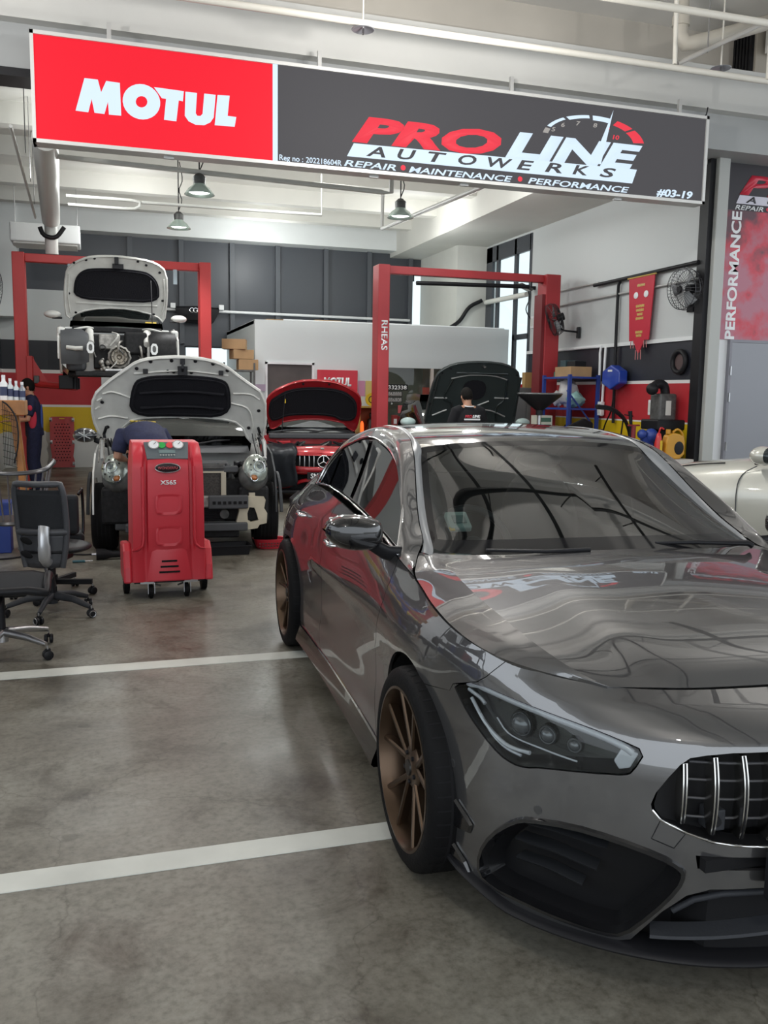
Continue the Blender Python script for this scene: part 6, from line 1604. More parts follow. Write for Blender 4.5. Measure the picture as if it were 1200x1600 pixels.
# boxes at the left of the white room
t = thing('metal_rack', 'tall grey rack with packed bags left of the white room', 'rack', (2.36, 15.9, 0)); MB().bx(-.27, .27, -.2, .2, 0, .05).bx(-.27, .27, -.2, .2, 1.05, 1.08).bx(-.27, .27, -.2, .2, 1.95, 1.98).build('rack_shelves', ENGG, t)
for x in (-.26, .26):
    for y in (-.19, .19): MB().bx(x-.015, x+.015, y-.015, y+.015, 0, 2.1).build('rack_post', ENGG, t)
for i, (x, z, w_, h_, d, rz_, lb) in enumerate(((2.52, 1.98, .34, .18, .28, 0, 'brown carton at the bottom of the stack left of the white room'), (2.42, 2.165, .36, .16, .28, .15, 'brown carton second from bottom, left of the white room'), (2.30, 2.33, .40, .17, .3, -.25, 'tilted brown carton on top of the stack left of the white room'))):
    t = thing('cardboard_box', lb, 'carton', (x, 15.85, z), rz_, 'brown cartons left of the white room'); MB().bx(-w_/2, w_/2, -d/2, d/2, 0, h_).build('box_body', CARD, t, bevel=.005); MB().bx(-w_/2-.001, w_/2+.001, -.025, .025, h_-.002, h_+.002).build('packing_tape', M('tape_brown', (.3, .17, .07), .3), t)
for k in range(6):
    t = tag(MB().sphere((0, 0, 0), 1, 14, 9, (.13, .12, .11)).build('packed_bag', M('cling_film', (.45, .40, .38), .2, noise=(20, .5), coat=.6), None, smooth=180), 'crinkled see-through bag of parts on the rack left of the white room', 'bag', 'film-wrapped bags on the rack'); t.location = (2.24+.13*(k % 3), 15.74, 1.2+.22*(k//3)+.02*(k % 2))
for k in range(2):
    t = tag(MB().bx(-.5+k*.55, -.05+k*.6, -.12, .12, 0, .045+.02*k).build('cardboard_sheet', CARD, None), ('flat cardboard lying on the white room roof, left piece', 'flat cardboard lying on the white room roof, right piece')[k], 'cardboard'); t.location = (3.45+k*.35, 16.5, 2.87)
# car bumper hanging on the back wall
t = thing('bumper_cover', 'black front bumper with ring emblem hung on the grey back wall', 'bumper', (2.06, 19.52, 3.02))
bp = MB(); rows = []
for k in range(-10, 11):
    u = k/10; rows.append([(u*.46, .0+.05*u*u, .36-.02*abs(u)), (u*.46, -.06+.05*u*u, .30), (u*.44, -.06+.05*u*u, .22), (u*.34, -.04+.05*u*u, .04), (u*.30, 0, 0)])
bp.grid(rows).build('bumper_skin', BLK, t, smooth=50); MB().bx(-.22, .22, -.075, -.05, .06, .18).build('grille_insert', BLKM, t)
for k in range(4): MB().torus((-.12+.075*k, -.078, .265), .045, .008, (0, 1, 0), 24, 6).build('ring_emblem', CHROME, t)
for x in (-.5, .5): MB().bx(x-.05, x+.05, -.03, .06, .30, .40).build('wall_hook', WHITEP, t)
flat('wall_sheet', 'blank white sheet fixed to the striped back wall', 'sheet', .10, .46, 1.70, 1.95, 19.69, WHITEP)

# ---- red service machine
ac = thing('service_machine', 'tall red air-conditioning service machine on castors with gauges on top', 'machine', (.49, 7.12, 0), math.radians(2))
cols = [(-.275, 0), (-.268, -.035), (-.20, -.04), (-.185, -.01), (-.165, -.008), (-.155, -.035), (0, -.042), (.155, -.035), (.165, -.008), (.185, -.01), (.20, -.04), (.268, -.035), (.275, 0)]
rows = []
for z, w, yo in ((.14, 1.0, -.19), (.36, 1.0, -.19), (.42, .985, -.185), (.8, .98, -.185), (1.0, .965, -.18), (1.08, .94, -.165), (1.15, .92, -.12), (1.19, .90, -.075), (1.20, .885, .12)):
    r = [(x*w, yo+y*(1 if z > .4 and z < 1.1 else .35), z) for x, y in cols]
    rows.append([(-.272*w, .22, z)]+r+[(.272*w, .22, z)])
bd = MB(); bd.grid(rows); bd.f.append(list(range(len(rows)*15-15, len(rows)*15))); bd.fm.append(0)
bd.add([(-.272*1, .22, .14), (.272, .22, .14), (.24, .22, 1.2), (-.24, .22, 1.2)], [(0, 1, 2, 3)])
body = bd.build('body', REDP, ac, smooth=50)
def rq(a, b, c, d, k=.022): return [(a+k, c), (b-k, c), (b, c+k), (b, d-k), (b-k, d), (a+k, d), (a, d-k), (a, c+k)]
for z0, z1 in ((.415, .565), (.655, .81)):
    q = rq(-.095, .095, z0, z1); qr = rnd(q, 1); qi = rnd(rq(-.078, .078, z0+.02, z1-.016), 1)
    m = MB(); m.grid([[(a, -.229, b) for a, b in rnd([(x*1.06, z0+(z-z0)*1.0) for x, z in q], 1)], [(a, -.233, b) for a, b in qr], [(a, -.228, b) for a, b in qi]], True); V_, F_ = cutmesh(qi, [], .05); m.add([(a, -.2285, b) for a, b in V_], F_)
    m.build('pressed_panel', REDP, body, smooth=60)
for x in (-.185, .185): MB().tube(spl([(x*1.02, -.238, 1.02), (x*1.02, -.236, .75), (x*1.03, -.232, .46), (x*1.2, -.222, .40), (x*1.45, -.20, .385)], 16), .012, 6).build('body_rib', REDP, body, smooth=60)
MB().prism([(-.13, .16), (.13, .16), (.085, .405), (-.085, .405)], (0, -.205, 0), (1, 0, 0), (0, 0, 1), .0).build('lower_apron', REDP, body) if False else None
ap = MB(); ap.grid([[(-.17, -.206, .15), (-.13, -.222, .15), (.13, -.222, .15), (.17, -.206, .15)], [(-.13, -.208, .37), (-.10, -.224, .36), (.10, -.224, .36), (.13, -.208, .37)], [(-.10, -.204, .41), (-.09, -.206, .41), (.09, -.206, .41), (.10, -.204, .41)]]); ap.build('lower_apron', REDP, body, smooth=30)
for k, w in enumerate((.155, .135, .115)): MB().box((0, -.224, .215+.042*k), (w, .006, .014)).build('vent_slot', BLKM, body)
tp = MB(); sc = [(-.150, -.205, 1.072), (.150, -.205, 1.072), (.165, -.100, 1.190), (-.165, -.100, 1.190)]
tp.add([(x, y-.004, z+.006) for x, y, z in sc]+[(x, y+.02, z-.02) for x, y, z in sc], [(0, 1, 2, 3), (0, 4, 5, 1), (1, 5, 6, 2), (2, 6, 7, 3), (3, 7, 4, 0)])
pn = tp.build('control_panel', M('panel_grey', (.10, .12, .13), .4), ac)
nrm = Vector((0, -.747, .665)); c0 = Vector((0, -.1565, 1.137))+nrm*.002; up = Vector((0, .665, .747))
for x in (-.095, .085):
    p = c0+Vector((x, 0, 0))+up*.045; MB().cyl(p, p+nrm*.012, .042, n=24).build('gauge', CHROME, pn, smooth=40); MB().cyl(p+nrm*.0122, p+nrm*.0135, .035, n=24).build('gauge_dial', WHITEP, pn)
    MB().tube([p+nrm*.015, p+nrm*.015+up*.02+Vector((.018, 0, 0))], .002, 5).build('gauge_needle', BLK, pn)
for x, m_ in ((-.035, M('knob_green', (.03, .36, .07), .4)), (.025, M('knob_red', (.62, .05, .06), .4))):
    p = c0+Vector((x, 0, 0))+up*.045; MB().cyl(p, p+nrm*.006, .028, n=18).build('valve_label', m_, pn)
q = [c0+Vector((x, 0, 0))+up*y for x, y in ((-.06, -.03), (.06, -.03), (.06, .0), (-.06, .0))]; sd = MB(); sd.add([p+nrm*.0015 for p in q], [(0, 1, 2, 3)]); sd.build('display', M('lcd', (.16, .22, .22), .2), pn)
for k in range(6): MB().cyl(c0+Vector((-.05+.02*k, 0, 0))+up*-.05, c0+Vector((-.05+.02*k, 0, 0))+up*-.05+nrm*.006, .006, n=10).build('button', M('button_grey', (.4, .4, .38), .5), pn)
pl_ = MB().sphere((0, 0, 0), 1, 28, 12, (.09, .006, .032)).build('badge', M('badge_black', (.02, .01, .012), .3), ac, smooth=60); pl_.location = (-.005, -.236, 1.01)
e_ = MB().tube([(.092*math.cos(a), -.004, .034*math.sin(a)) for a in [2*PI*k/32 for k in range(32)]], .005, 6, closed=True).build('badge_rim', CHROME, pl_, smooth=60)
text('badge_lettering', 'WONDERFU', (-.072, -.007, -.010), .028, M('badge_red', (.55, .08, .09), .4), width=.145, parent=pl_, fat=.01)
text('model_lettering', 'X565', (-.062, -.238, .885), .045, WHITEP, width=.118, parent=ac, fat=.03)
for sg in (-1, 1):
    MB().prism([(-.19, .13), (.22, .13), (.22, .40), (-.05, .42), (-.12, .37), (-.17, .25)], (.272*sg if sg > 0 else -.335, 0, 0), (0, 1, 0), (0, 0, 1), .063).build('wheel_housing', REDP, ac, bevel=.015)
    w = bpy.data.objects.new('rear_wheel', None); C.objects.link(w); w.parent = ac; w.location = (.30*sg, .10, .085)
    MB().lathe([(0, -.025), (.06, -.025), (.085, -.02), (.085, .02), (.06, .025), (0, .025)], axis='x', n=24).build('tyre', RUB, w, smooth=40); MB().cyl((-.028, 0, 0), (.028, 0, 0), .02, n=12).build('hub', STEEL, w)
    ca = bpy.data.objects.new('castor', None); C.objects.link(ca); ca.parent = ac; ca.location = (.165*sg, -.14, 0)
    MB().lathe([(0, -.018), (.045, -.018), (.055, -.012), (.055, .012), (.045, .018), (0, .018)], (-.03*sg, 0, .055), 'x', 22).build('castor_wheel', RUB, ca, smooth=40)
    for dx in (-.024, .024): MB().prism([(-.03, .045), (.01, .035), (.05, .12), (-.02, .128)], (-.03*sg+dx, -.02, 0), (0, 1, 0), (0, 0, 1), .003).build('castor_fork', STEEL, ca)
    MB().bx(-.05, .05, -.05, .06, .122, .14).build('castor_plate', STEEL, ca); MB().tube([(-.06*sg, -.03, .115), (-.10*sg, -.05, .105)], .008, 6).build('castor_brake', ENGG, ca)
MB().bx(-.26, .26, -.18, .20, .125, .15).build('base', BLK, ac)
# ---- creeper, bin bag, basket, trays, jack
cr_ = thing('creeper_board', 'red perforated mechanics creeper board leaning upright on the back wall', 'creeper', (-.69, 19.40, 0), 0)
ho = []
oc = [(-.23, .02), (.23, .02), (.24, .12), (.205, .25), (.235, .48), (.235, 1.03), (.2, 1.06), (-.2, 1.06), (-.235, 1.03), (-.235, .48), (-.205, .25), (-.24, .12)]
for j in range(13):
    for i in range(-3, 4):
        x = i*.056+(.028 if j % 2 else 0); z = .16+j*.062
        if abs(x) < .165: ho.append([(x+.015*math.cos(a), z+.015*math.sin(a)) for a in [2*PI*k/7 for k in range(7)]])
V_, F_ = cutmesh(oc, ho, .09); m = MB()
T_ = lambda a, b, d: (a, d+b*.13, b*.99)
m.add([T_(a, b, 0) for a, b in V_]+[T_(a, b, .03) for a, b in V_], F_+[[i+len(V_) for i in f[::-1]] for f in F_])
r_ = resample(oc, .09); m.grid([[T_(a, b, 0) for a, b in r_], [T_(a, b, .03) for a, b in r_]], True)
m.build('board', M('creeper_red', (.36, .03, .03), .4), cr_)
m = MB(); m.add([T_(a, b, .032) for a, b in oc], [tuple(range(len(oc)))]); m.build('backing', M('creeper_dark', (.10, .015, .015), .6), cr_)
for x in (-.215, .215):
    for z in (.10, .54, 1.0):
        w = MB(); p = Vector(T_(x, z, -.03)); w.cyl(p+Vector((-.02, 0, 0)), p+Vector((.02, 0, 0)), .03, n=14).build('castor', STEEL, cr_, smooth=40); MB().box(p+Vector((0, .02, 0)), (.05, .03, .07)).build('castor_bracket', WHITEP, cr_)
MB().box(T_(0, 1.02, -.002), (.10, .004, .02)).build('creeper_label', YEL, cr_)
sk_ = MB(); rows = []
for k in range(10):
    z = k/9*.66; r0 = .20+.02*math.sin(k*2.3); rows.append([(r0*math.cos(a)*(1-.2*(k/9)**4), .15*math.sin(a)*(1+.05*math.sin(3*a+k)), z) for a in [2*PI*i/20 for i in range(20)]])
rows.append([(0.02*math.cos(a), .02*math.sin(a), .70) for a in [2*PI*i/20 for i in range(20)]])
s_ = tag(sk_.grid(rows, True).build('woven_sack', M('sack_white', (.46, .43, .39), .8, bump=(40, .5)), None, smooth=180), 'tall pale woven sack standing behind the man at the left', 'sack'); s_.location = (-1.13, 18.6, 0); s_.scale = (1, 1, 1.2)
t = thing('red_basket', 'small red plastic basket on the floor left of the grey saloon', 'basket', (1.66, 9.05, 0))
ba = MB(); q0 = rnd([(-.13, -.10), (.13, -.10), (.13, .10), (-.13, .10)], 2); 
ba.grid([[(x, y, .004) for x, y in q0], [(x*1.12, y*1.12, .045) for x, y in q0], [(x*1.25, y*1.25, .095) for x, y in q0], [(x*1.36, y*1.36, .10) for x, y in q0]], True); ba.f.append(list(range(len(q0)))); ba.fm.append(0)
ba.build('basket_shell', REDP, t, smooth=50, solid=.004)
for k in range(9):
    for z in (.035, .065): MB().box((-.12+.03*k, -.118-(.012 if z > .05 else 0), z), (.018, .008, .014)).build('basket_slot', M('creeper_dark'), t)
t = thing('oil_tray', 'flat black drip tray on the floor under the white compact', 'tray', (1.12, 8.80, 0)); tr = MB()
for (z, w, d_) in ((0, .30, .14), (.09, .36, .19), (.095, .38, .21)): pass
q0 = [(-.27, -.11), (.27, -.11), (.27, .13), (-.27, .13)]; tr.grid([[(x, y, .003) for x, y in q0], [(x*1.06, y*1.1, .085) for x, y in q0], [(x*1.1, y*1.2, .09) for x, y in q0]], True); tr.f.append([0, 1, 2, 3]); tr.fm.append(0); tr.build('tray_shell', BLK, t, solid=.006)
t = thing('impact_wrench', 'black power tool lying on the floor left of the red machine', 'power tool', (.08, 8.72, .0)); MB().tube([(-.12, 0, .055), (-.05, 0, .055), (.02, 0, .05), (.2, 0, .045)], [.055, .052, .032, .032], 14).build('tool_body', BLK, t, smooth=50); MB().box((.2, 0, .045), (.09, .08, .09)).build('battery_pack', DGREY, t, bevel=.01); MB().cyl((-.12, 0, .055), (-.16, 0, .055), .015, n=10).build('drive_anvil', STEEL, t)
t = thing('screwdriver', 'teal-handled screwdriver on the floor beside the black power tool', 'screwdriver', (-.12, 8.62, .012)); MB().cyl((-.13, 0, 0), (-.02, 0, 0), .012, n=10).build('grip', M('teal_grip', (.03, .12, .15), .4), t); MB().cyl((-.02, 0, 0), (.05, 0, 0), .004, n=8).build('shank', STEEL, t)
tag(MB().tube(spl([(-1.4, 9.0, .01), (-.9, 8.9, .01), (-.5, 9.1, .01), (-.1, 8.98, .01), (.1, 9.2, .01)], 30), .009, 6).build('floor_cable', BLK, None, smooth=60), 'black cable on the floor left of the white compact', 'cable')

# ---- office chairs
MESHM = M('chair_mesh', (.030, .032, .036), .7, bump=(400, .6))
def starbase(parent, mat, r, droop=.06, capm=None, rot=0, flatleg=False):
    for k in range(5):
        a = rot+2*PI*k/5; e = Vector((math.cos(a), math.sin(a), 0)); 
        if flatleg: MB().box(e*r*.5+Vector((0, 0, .10)), (r, .035, .04), rotm(0, 0, a)).build('base_leg', mat, parent, bevel=.004)
        else: MB().tube([e*.03+Vector((0, 0, .135)), e*r*.55+Vector((0, 0, .120)), e*r*.97+Vector((0, 0, .135-droop))], [.032, .026, .018], 8, flat=.8).build('base_leg', mat, parent, smooth=60)
        cs = bpy.data.objects.new('castor', None); C.objects.link(cs); cs.parent = parent; cs.location = e*r; cs.rotation_euler = (0, 0, a+.9)
        for dy in (-.016, .016): MB().lathe([(0, dy-.011), (.022, dy-.011), (.028, dy-.007), (.028, dy+.007), (.022, dy+.011), (0, dy+.011)], (0, 0, .029), 'y', 20).build('castor_wheel', BLK, cs, smooth=40)
        MB().box((.0, 0, .052), (.035, .012, .03)).build('castor_hood', BLK, cs, bevel=.006); MB().cyl((0, 0, .05), (0, 0, .085), .006, n=8).build('castor_stem', STEEL, cs)
        if capm: MB().torus((0, -.028, .029), .021, .003, (0, 1, 0), 20, 6).build('castor_ring', capm, cs)
    MB().cyl((0, 0, .08), (0, 0, .155), .038, n=18).build('base_hub', mat, parent, smooth=40)
    MB().cyl((0, 0, .15), (0, 0, .40), .024, n=16).build('gas_lift', BLK, parent, smooth=40)
def chair_back(parent, w, z0, z1, y0, tilt, mat, frame):
    """shaped back standing behind y0; returns nothing"""
    def P(u, v):
        hw = w*(.62+.38*math.sin(min(1, v*1.35+.22)*PI*.5))*(1 if v < .9 else 1-.10*((v-.9)/.1))
        x = u*hw; y = y0-tilt*v+.05*u*u*-1*-1+.02*math.sin(v*PI)
        return Vector((x, y, z0+(z1-z0)*v))
    rows = [[P(u/8, v/14) for u in range(-8, 9)] for v in range(15)]
    MB().grid(rows[6:14]).build('back_mesh', mat, parent, smooth=180, solid=.004)
    lo = MB().grid(rows[:7]).build('back_shell', frame, parent, smooth=180, solid=.03)
    ring = [P(-1, v/14) for v in range(15)]+[P(u/8, 1) for u in range(-7, 8)]+[P(1, v/14) for v in range(14, -1, -1)]
    MB().tube(ring, .022, 8).build('back_frame', frame, parent, smooth=60)
    MB().tube([P(u/8, 6/14) for u in range(-8, 9)], .026, 8).build('lumbar_bar', frame, parent, smooth=60)
    return P
cb_ = thing('office_chair', 'black mesh office chair with a silver spine, its back to the viewer', 'chair', (-.335, 6.63, 0), math.radians(-20))
starbase(cb_, DGREY, .31, .06, STEEL, math.radians(-12))
MB().sphere((0, .08, .47), 1, 24, 12, (.25, .25, .045)).build('seat', BLK, cb_, smooth=180)
P_ = chair_back(cb_, .170, .36, .945, -.16, .07, MESHM, M('chair_frame_grey', (.06, .062, .07), .45))
MB().tube(spl([(.04, -.05, .36), (.05, -.20, .42), (.055, -.235, .52), (.05, -.225, .60), (.045, -.20, .655)], 18), [.030]*4+[.036]*4+[.045]*4+[.04]*6, 12, flat=.55).build('silver_spine', M('silver_plastic', (.55, .56, .58), .3, .6), cb_, smooth=60)
for z in (.46, .555): MB().sphere((-.085, -.195, z), 1, 16, 8, (.045, .008, .022), rotm(0, .4, 0)).build('back_vent', BLKM, cb_, smooth=180)
MB().box((0, .05, .41), (.2, .24, .06)).build('tilt_mechanism', BLK, cb_, bevel=.015)
cc = thing('office_chair', 'front black mesh office chair with polished star base, cut by the left edge', 'chair', (-.575, 5.66, 0), math.radians(-90))
starbase(cc, ALU, .318, .045, None, math.radians(128))
st_m = MB(); rows = []
for j in range(11):
    v = j/10-.5; rows.append([(u/8*.255*(1-.35*abs(v)**3*2), v*.50+.02, .475+.012*math.cos(u/8*PI)-.05*max(0, v-.3)*2-.03*(abs(u)/8)**4) for u in range(-8, 9)])
st_m.grid(rows).build('seat', MESHM, cc, smooth=180, solid=.03)
MB().tube([r[0] for r in rows]+rows[-1][1:-1]+[r[-1] for r in rows[::-1]], .024, 8).build('seat_frame', BLK, cc, smooth=60)
MB().box((0, .02, .40), (.24, .28, .07)).build('tilt_mechanism', BLK, cc, bevel=.02); MB().tube([(.12, .02, .38), (.28, .02, .36)], .01, 8).build('tilt_lever', BLK, cc); MB().cyl((-.1, -.18, .36), (.1, -.18, .36), .035, n=14).build('spring_housing', BLK, cc, smooth=40)
P_ = chair_back(cc, .23, .52, 1.0, -.23, .12, MESHM, BLK)
cd_ = thing('padded_chair', 'black padded chair with a tubular arm loop behind the mesh chair', 'chair', (-.36, 7.30, 0), math.radians(5))
starbase(cd_, BLK, .30, .0, None, math.radians(-18), True)
MB().bx(-.23, .23, -.22, .24, .42, .50).build('seat', M('black_upholstery', (.02, .022, .026), .6), cd_, bevel=.03, seg=3); MB().bx(-.19, .19, -.27, -.20, .50, .80).build('backrest', M('black_upholstery'), cd_, bevel=.03, seg=3)
for sg in (-1, 1): MB().tube(spl([(.19*sg, -.24, .80), (.215*sg, -.20, .835), (.225*sg, -.12, .80), (.23*sg, -.10, .66), (.225*sg, -.12, .50), (.20*sg, -.16, .43), (.15*sg, -.1, .42)], 26), .012, 8).build('arm_loop', M('black_tube', (.03, .03, .032), .25, .8), cd_, smooth=60)
# spindle-back chair
sc_ = thing('spindle_chair', 'gunmetal spindle-back armchair at the left edge behind the office chairs', 'chair', (-.70, 8.25, 0), math.radians(8))
GUN = M('gunmetal_paint', (.10, .10, .105), .3, .7)
rail = spl([(-.33, .12, .93), (-.28, -.10, .905), (-.12, -.22, .885), (.08, -.24, .885), (.24, -.17, .905), (.335, .02, .955), (.34, .1, .965)], 30)
MB().tube(rail, .021, 10, flat=.6).build('top_rail', GUN, sc_, smooth=60)
for k in range(12):
    p = rail[3+2*k]; MB().cyl(p, (p.x*.72, p.y*.72+.02, .47), .0075, n=8).build('spindle', M('spindle_steel', (.28, .28, .29), .3, .8), sc_, smooth=40)
MB().lathe([(0, .44), (.24, .44), (.26, .455), (.25, .475), (0, .47)], n=30).build('seat', GUN, sc_, smooth=40)
for sx in (-1, 1):
    for sy_ in (-1, 1): MB().cyl((.15*sx, .15*sy_, .45), (.23*sx, .22*sy_, 0), .016, .012, 10).build('leg', GUN, sc_, smooth=40)
# ---- wooden stand with bottles and clutter at the left edge
bn = thing('wooden_stand', 'varnished wooden stand with slanted legs at the left edge', 'stand', (0, 0, 0))
MB().bx(-1.5, -.62, 8.7, 9.1, 1.345, 1.48).build('top_beam', WOOD, bn, bevel=.008)
for y in (8.75, 9.05):
    MB().tube([(-.72, y, 1.35), (-.60, y, .0)], .035, 4).build('leg', WOOD, bn); MB().tube([(-1.35, y, 1.35), (-1.45, y, .0)], .035, 4).build('leg', WOOD, bn)
t = thing('net_bag', 'black mesh net hanging over the wooden stand', 'net', (0, 0, 0))
MB().tube(spl([(-.80, 8.68, 1.47), (-.74, 8.66, 1.42), (-.685, 8.66, 1.30), (-.68, 8.66, 1.1), (-.72, 8.66, .92)], 14), .008, 6).build('net_edge', BLK, t)
nt_ = MB()
for k in range(9): nt_.tube([(-.80+.014*k, 8.67, 1.46-.02*k), (-.80+.013*k, 8.67, .9)], .003, 4)
for k in range(9): nt_.tube([(-.81, 8.67, 1.40-.06*k), (-.69, 8.67, 1.36-.06*k)], .003, 4)
o = nt_.build('net_mesh', BLK, t)
for i, (x, r, h_, m_, lb) in enumerate(((-.80, .034, .20, WHITEP, 'white plastic bottle, leftmost on the wooden stand'), (-.745, .026, .17, M('clear_bottle', (.55, .6, .62), .2), 'pale clear bottle, second from the left on the wooden stand'), (-.695, .024, .15, M('clear_bottle'), 'pale clear bottle between the can and the first clear bottle'), (-.645, .027, .14, M('grey_can', (.25, .27, .30), .3, .5), 'grey spray can, rightmost on the wooden stand'))):
    t = thing('bottle', lb, 'bottle', (x, 8.85, 1.48), group='bottles on the wooden stand'); MB().lathe([(0, 0), (r, 0), (r, h_*.75), (r*.5, h_*.85), (r*.45, h_)], n=18).build('bottle_body', m_, t, smooth=50); MB().cyl((0, 0, h_), (0, 0, h_+.025), r*.5, n=14).build('cap', WHITEP, t); MB().lathe([(r+.0008, h_*.2), (r+.0008, h_*.6)], n=18).build('bottle_label', M('label_navy', (.03, .04, .10), .5), t)
t = thing('blue_stand', 'blue steel frame behind the bottles at the left edge', 'frame', (-1.12, 9.6, 0)); MB().bx(-.1, -.04, -.03, .03, 0, 2.0).bx(-.3, -.1, -.03, .03, 1.94, 2.0).build('upright', BLUE, t); MB().tube([(-.05, 0, 1.95), (.14, 0, 1.5)], .012, 6).build('stay', ENGG, t); MB().bx(-.15, .05, -.2, .2, 0, .02).build('foot_plate', BLUE, t)
for i, (x, y, sx_, sy2, sz_, m_, lb) in enumerate(((-.62, 9.55, .30, .25, .22, M('red_crate', (.42, .03, .04), .5), 'red plastic crate on the floor behind the spindle chair'), (-.62, 9.5, .26, .2, .10, M('mint_box', (.42, .55, .48), .5), 'pale green box on top of the red crate'), (-.95, 9.4, .25, .25, .5, BLUE, 'blue box at the left edge behind the wooden stand'))):
    t = thing('storage_box', lb, 'box', (x, y, .22 if i == 1 else 0)); MB().bx(-sx_/2, sx_/2, -sy2/2, sy2/2, 0, sz_).build('box_body', m_, t, bevel=.008); MB().bx(-sx_/2-.01, sx_/2+.01, -sy2/2-.01, sy2/2+.01, sz_-.03, sz_-.008).build('box_rim', m_, t)

def bag(name, r, mat, lb, grp, loc, seed):
    rb_ = random.Random(seed); m = MB(); m.sphere((0, 0, 0), 1, 18, 12, r)
    ph = [rb_.uniform(0, 6) for _ in range(6)]
    m.v = [tuple(Vector(v)*(1+.16*math.sin(9*v[0]/r[0]+ph[0])*math.sin(7*v[2]/r[2]+ph[1])+.12*math.sin(4*v[1]/r[1]+5*v[2]/r[2]+ph[2]))+Vector((0, 0, -.2*r[2] if v[2] < -.6*r[2] else 0))*0) for v in m.v]
    zz = min(v[2] for v in m.v); o = m.build(name, mat, None, smooth=50); tag(o, lb, 'bag', grp); o.location = (loc[0], loc[1], loc[2]-zz); return o
# ---- fans
def fan(lb, loc, rz, r=.29, tilt=.0, arm=.28):
    t = thing('wall_fan', lb, 'fan', loc, rz)    # local +y points away from the wall
    R0 = rotm(tilt, 0, 0); c = Vector((0, arm, 0))
    cg = MB()
    for s, rr in ((.07, .96), (.0, 1.0), (-.07, .9)): cg.torus(c+R0 @ Vector((0, s, 0)), r*rr, .005, R0 @ Vector((0, 1, 0)), 36, 5)
    for k in range(36):
        a = 2*PI*k/36
        pts = [c+R0 @ Vector((r*q*math.cos(a+w), s, r*q*math.sin(a+w))) for q, s, w in ((.18, .10, 0), (.55, .10, .12), (.96, .07, .2), (1.0, 0, .2), (.9, -.07, .15), (.3, -.10, 0))]
        cg.tube(pts, .0028, 4)
    cg.build('cage', M('fan_wire', (.05, .05, .055), .3, .6), t, smooth=60)
    bl = MB()
    for k in range(3):
        a = 2*PI*k/3; rows = []
        for j in range(5):
            rr = r*(.15+.18*j); rows.append([c+R0 @ Vector((rr*math.cos(a+w), .03*w*3, rr*math.sin(a+w))) for w in (-.35, -.1, .15, .38)])
        b_ = MB().grid(rows).build('blade', M('fan_blade', (.20, .21, .22), .4), t, smooth=180, solid=.003)
    MB().cyl(c+R0 @ Vector((0, -.16, 0)), c+R0 @ Vector((0, -.05, 0)), .065, .06, 16).build('motor', BLK, t, smooth=40); MB().cyl(c+R0 @ Vector((0, .09, 0)), c+R0 @ Vector((0, .115, 0)), .05, .04, 16).build('cage_badge', BLK, t)
    MB().tube(spl([c+R0 @ Vector((0, -.12, -.05)), c+Vector((0, -.12, -.16)), (0, .05, -.20), (0, 0, -.22)], 12), .016, 8).build('arm', BLK, t, smooth=60); MB().bx(-.06, .06, -.01, .03, -.30, -.12).build('wall_plate', BLK, t, bevel=.005)
    return t
fan('black wall fan on the right wall beside the lift post, seen edge-on', (7.73, 13.6, 2.88), math.radians(75), .27, -.35, .42)
fan('grey wall fan at the entrance pillar, half hidden by it', (7.73, 10.60, 3.06), math.radians(97), .28, -.1, .13)
fan('wall fan at the left edge in front of the left lift post', (-1.79, 14.2, 2.98), math.radians(-62), .33, -.1, .38)
# ---- pennant, reel, ring, blue rack and clutter on the right
pe = thing('pennant', 'red festive pennant with gold characters and a pointed foot on the right wall', 'banner', (7.66, 11.72, 3.36), math.radians(-90))
q = [(-.33, 0), (.33, 0), (.25, -.92), (.14, -.92), (.02, -1.10), (-.02, -1.10), (-.14, -.92), (-.25, -.92)]
MB().prism(q, (0, .012, 0), (1, 0, 0), (0, 0, 1), .012).build('cloth', M('pennant_red', (.48, .012, .035), .6), pe)
GOLD = M('gold_print', (.55, .38, .10), .4)
for z, w in ((-.12, .20), (-.42, .22), (-.48, .20), (-.54, .14), (-.60, .2), (-.80, .18), (-.85, .14)):
    for k in range(5): MB().box(((k-2)*w/5*1.0, -.003, z), (w/6, .004, .036), rotm(0, .4*((k*7) % 3-1), 0)).build('printed_character', GOLD, pe)
for x in (-.12, .14): MB().sphere((x, -.005, -.26), 1, 12, 8, (.06, .006, .05)).build('printed_figure', WHITEP, pe, smooth=180); 
for k in range(7): MB().tube([(-.2+.066*k, 0, -.93 if abs(k-3) > 1 else -1.06), (-.2+.068*k, 0, -1.03 if abs(k-3) > 1 else -1.2)], .006, 5).build('tassel', M('tassel_pink', (.55, .2, .2), .7), pe)
MB().cyl((-.36, 0, .005), (.36, 0, .005), .012, n=8).build('pennant_rod', GOLD, pe)
t = thing('hose_reel', 'blue hexagonal air hose reel on the right wall', 'hose reel', (7.73, 12.26, 1.905), math.radians(-90)); hx = [(.24*math.cos(a), .19*math.sin(a)) for a in [PI/6+PI/3*k for k in range(6)]]
MB().prism([(x*1.15, z*1.0) for x, z in hx], (0, -.03, 0), (1, 0, 0), (0, 0, 1), .16).build('reel_case', M('reel_blue', (.012, .045, .33), .35, coat=.3), t, bevel=.02); MB().box((0, -.195, .10), (.12, .004, .03)).build('reel_label', WHITEP, t); MB().tube(spl([(-.05, -.08, -.19), (-.1, -.08, -.5), (-.3, -.06, -.75), (-.35, -.06, -.95), (-.2, -.06, -1.05)], 20), .012, 6).build('hose', BLK, t, smooth=60)
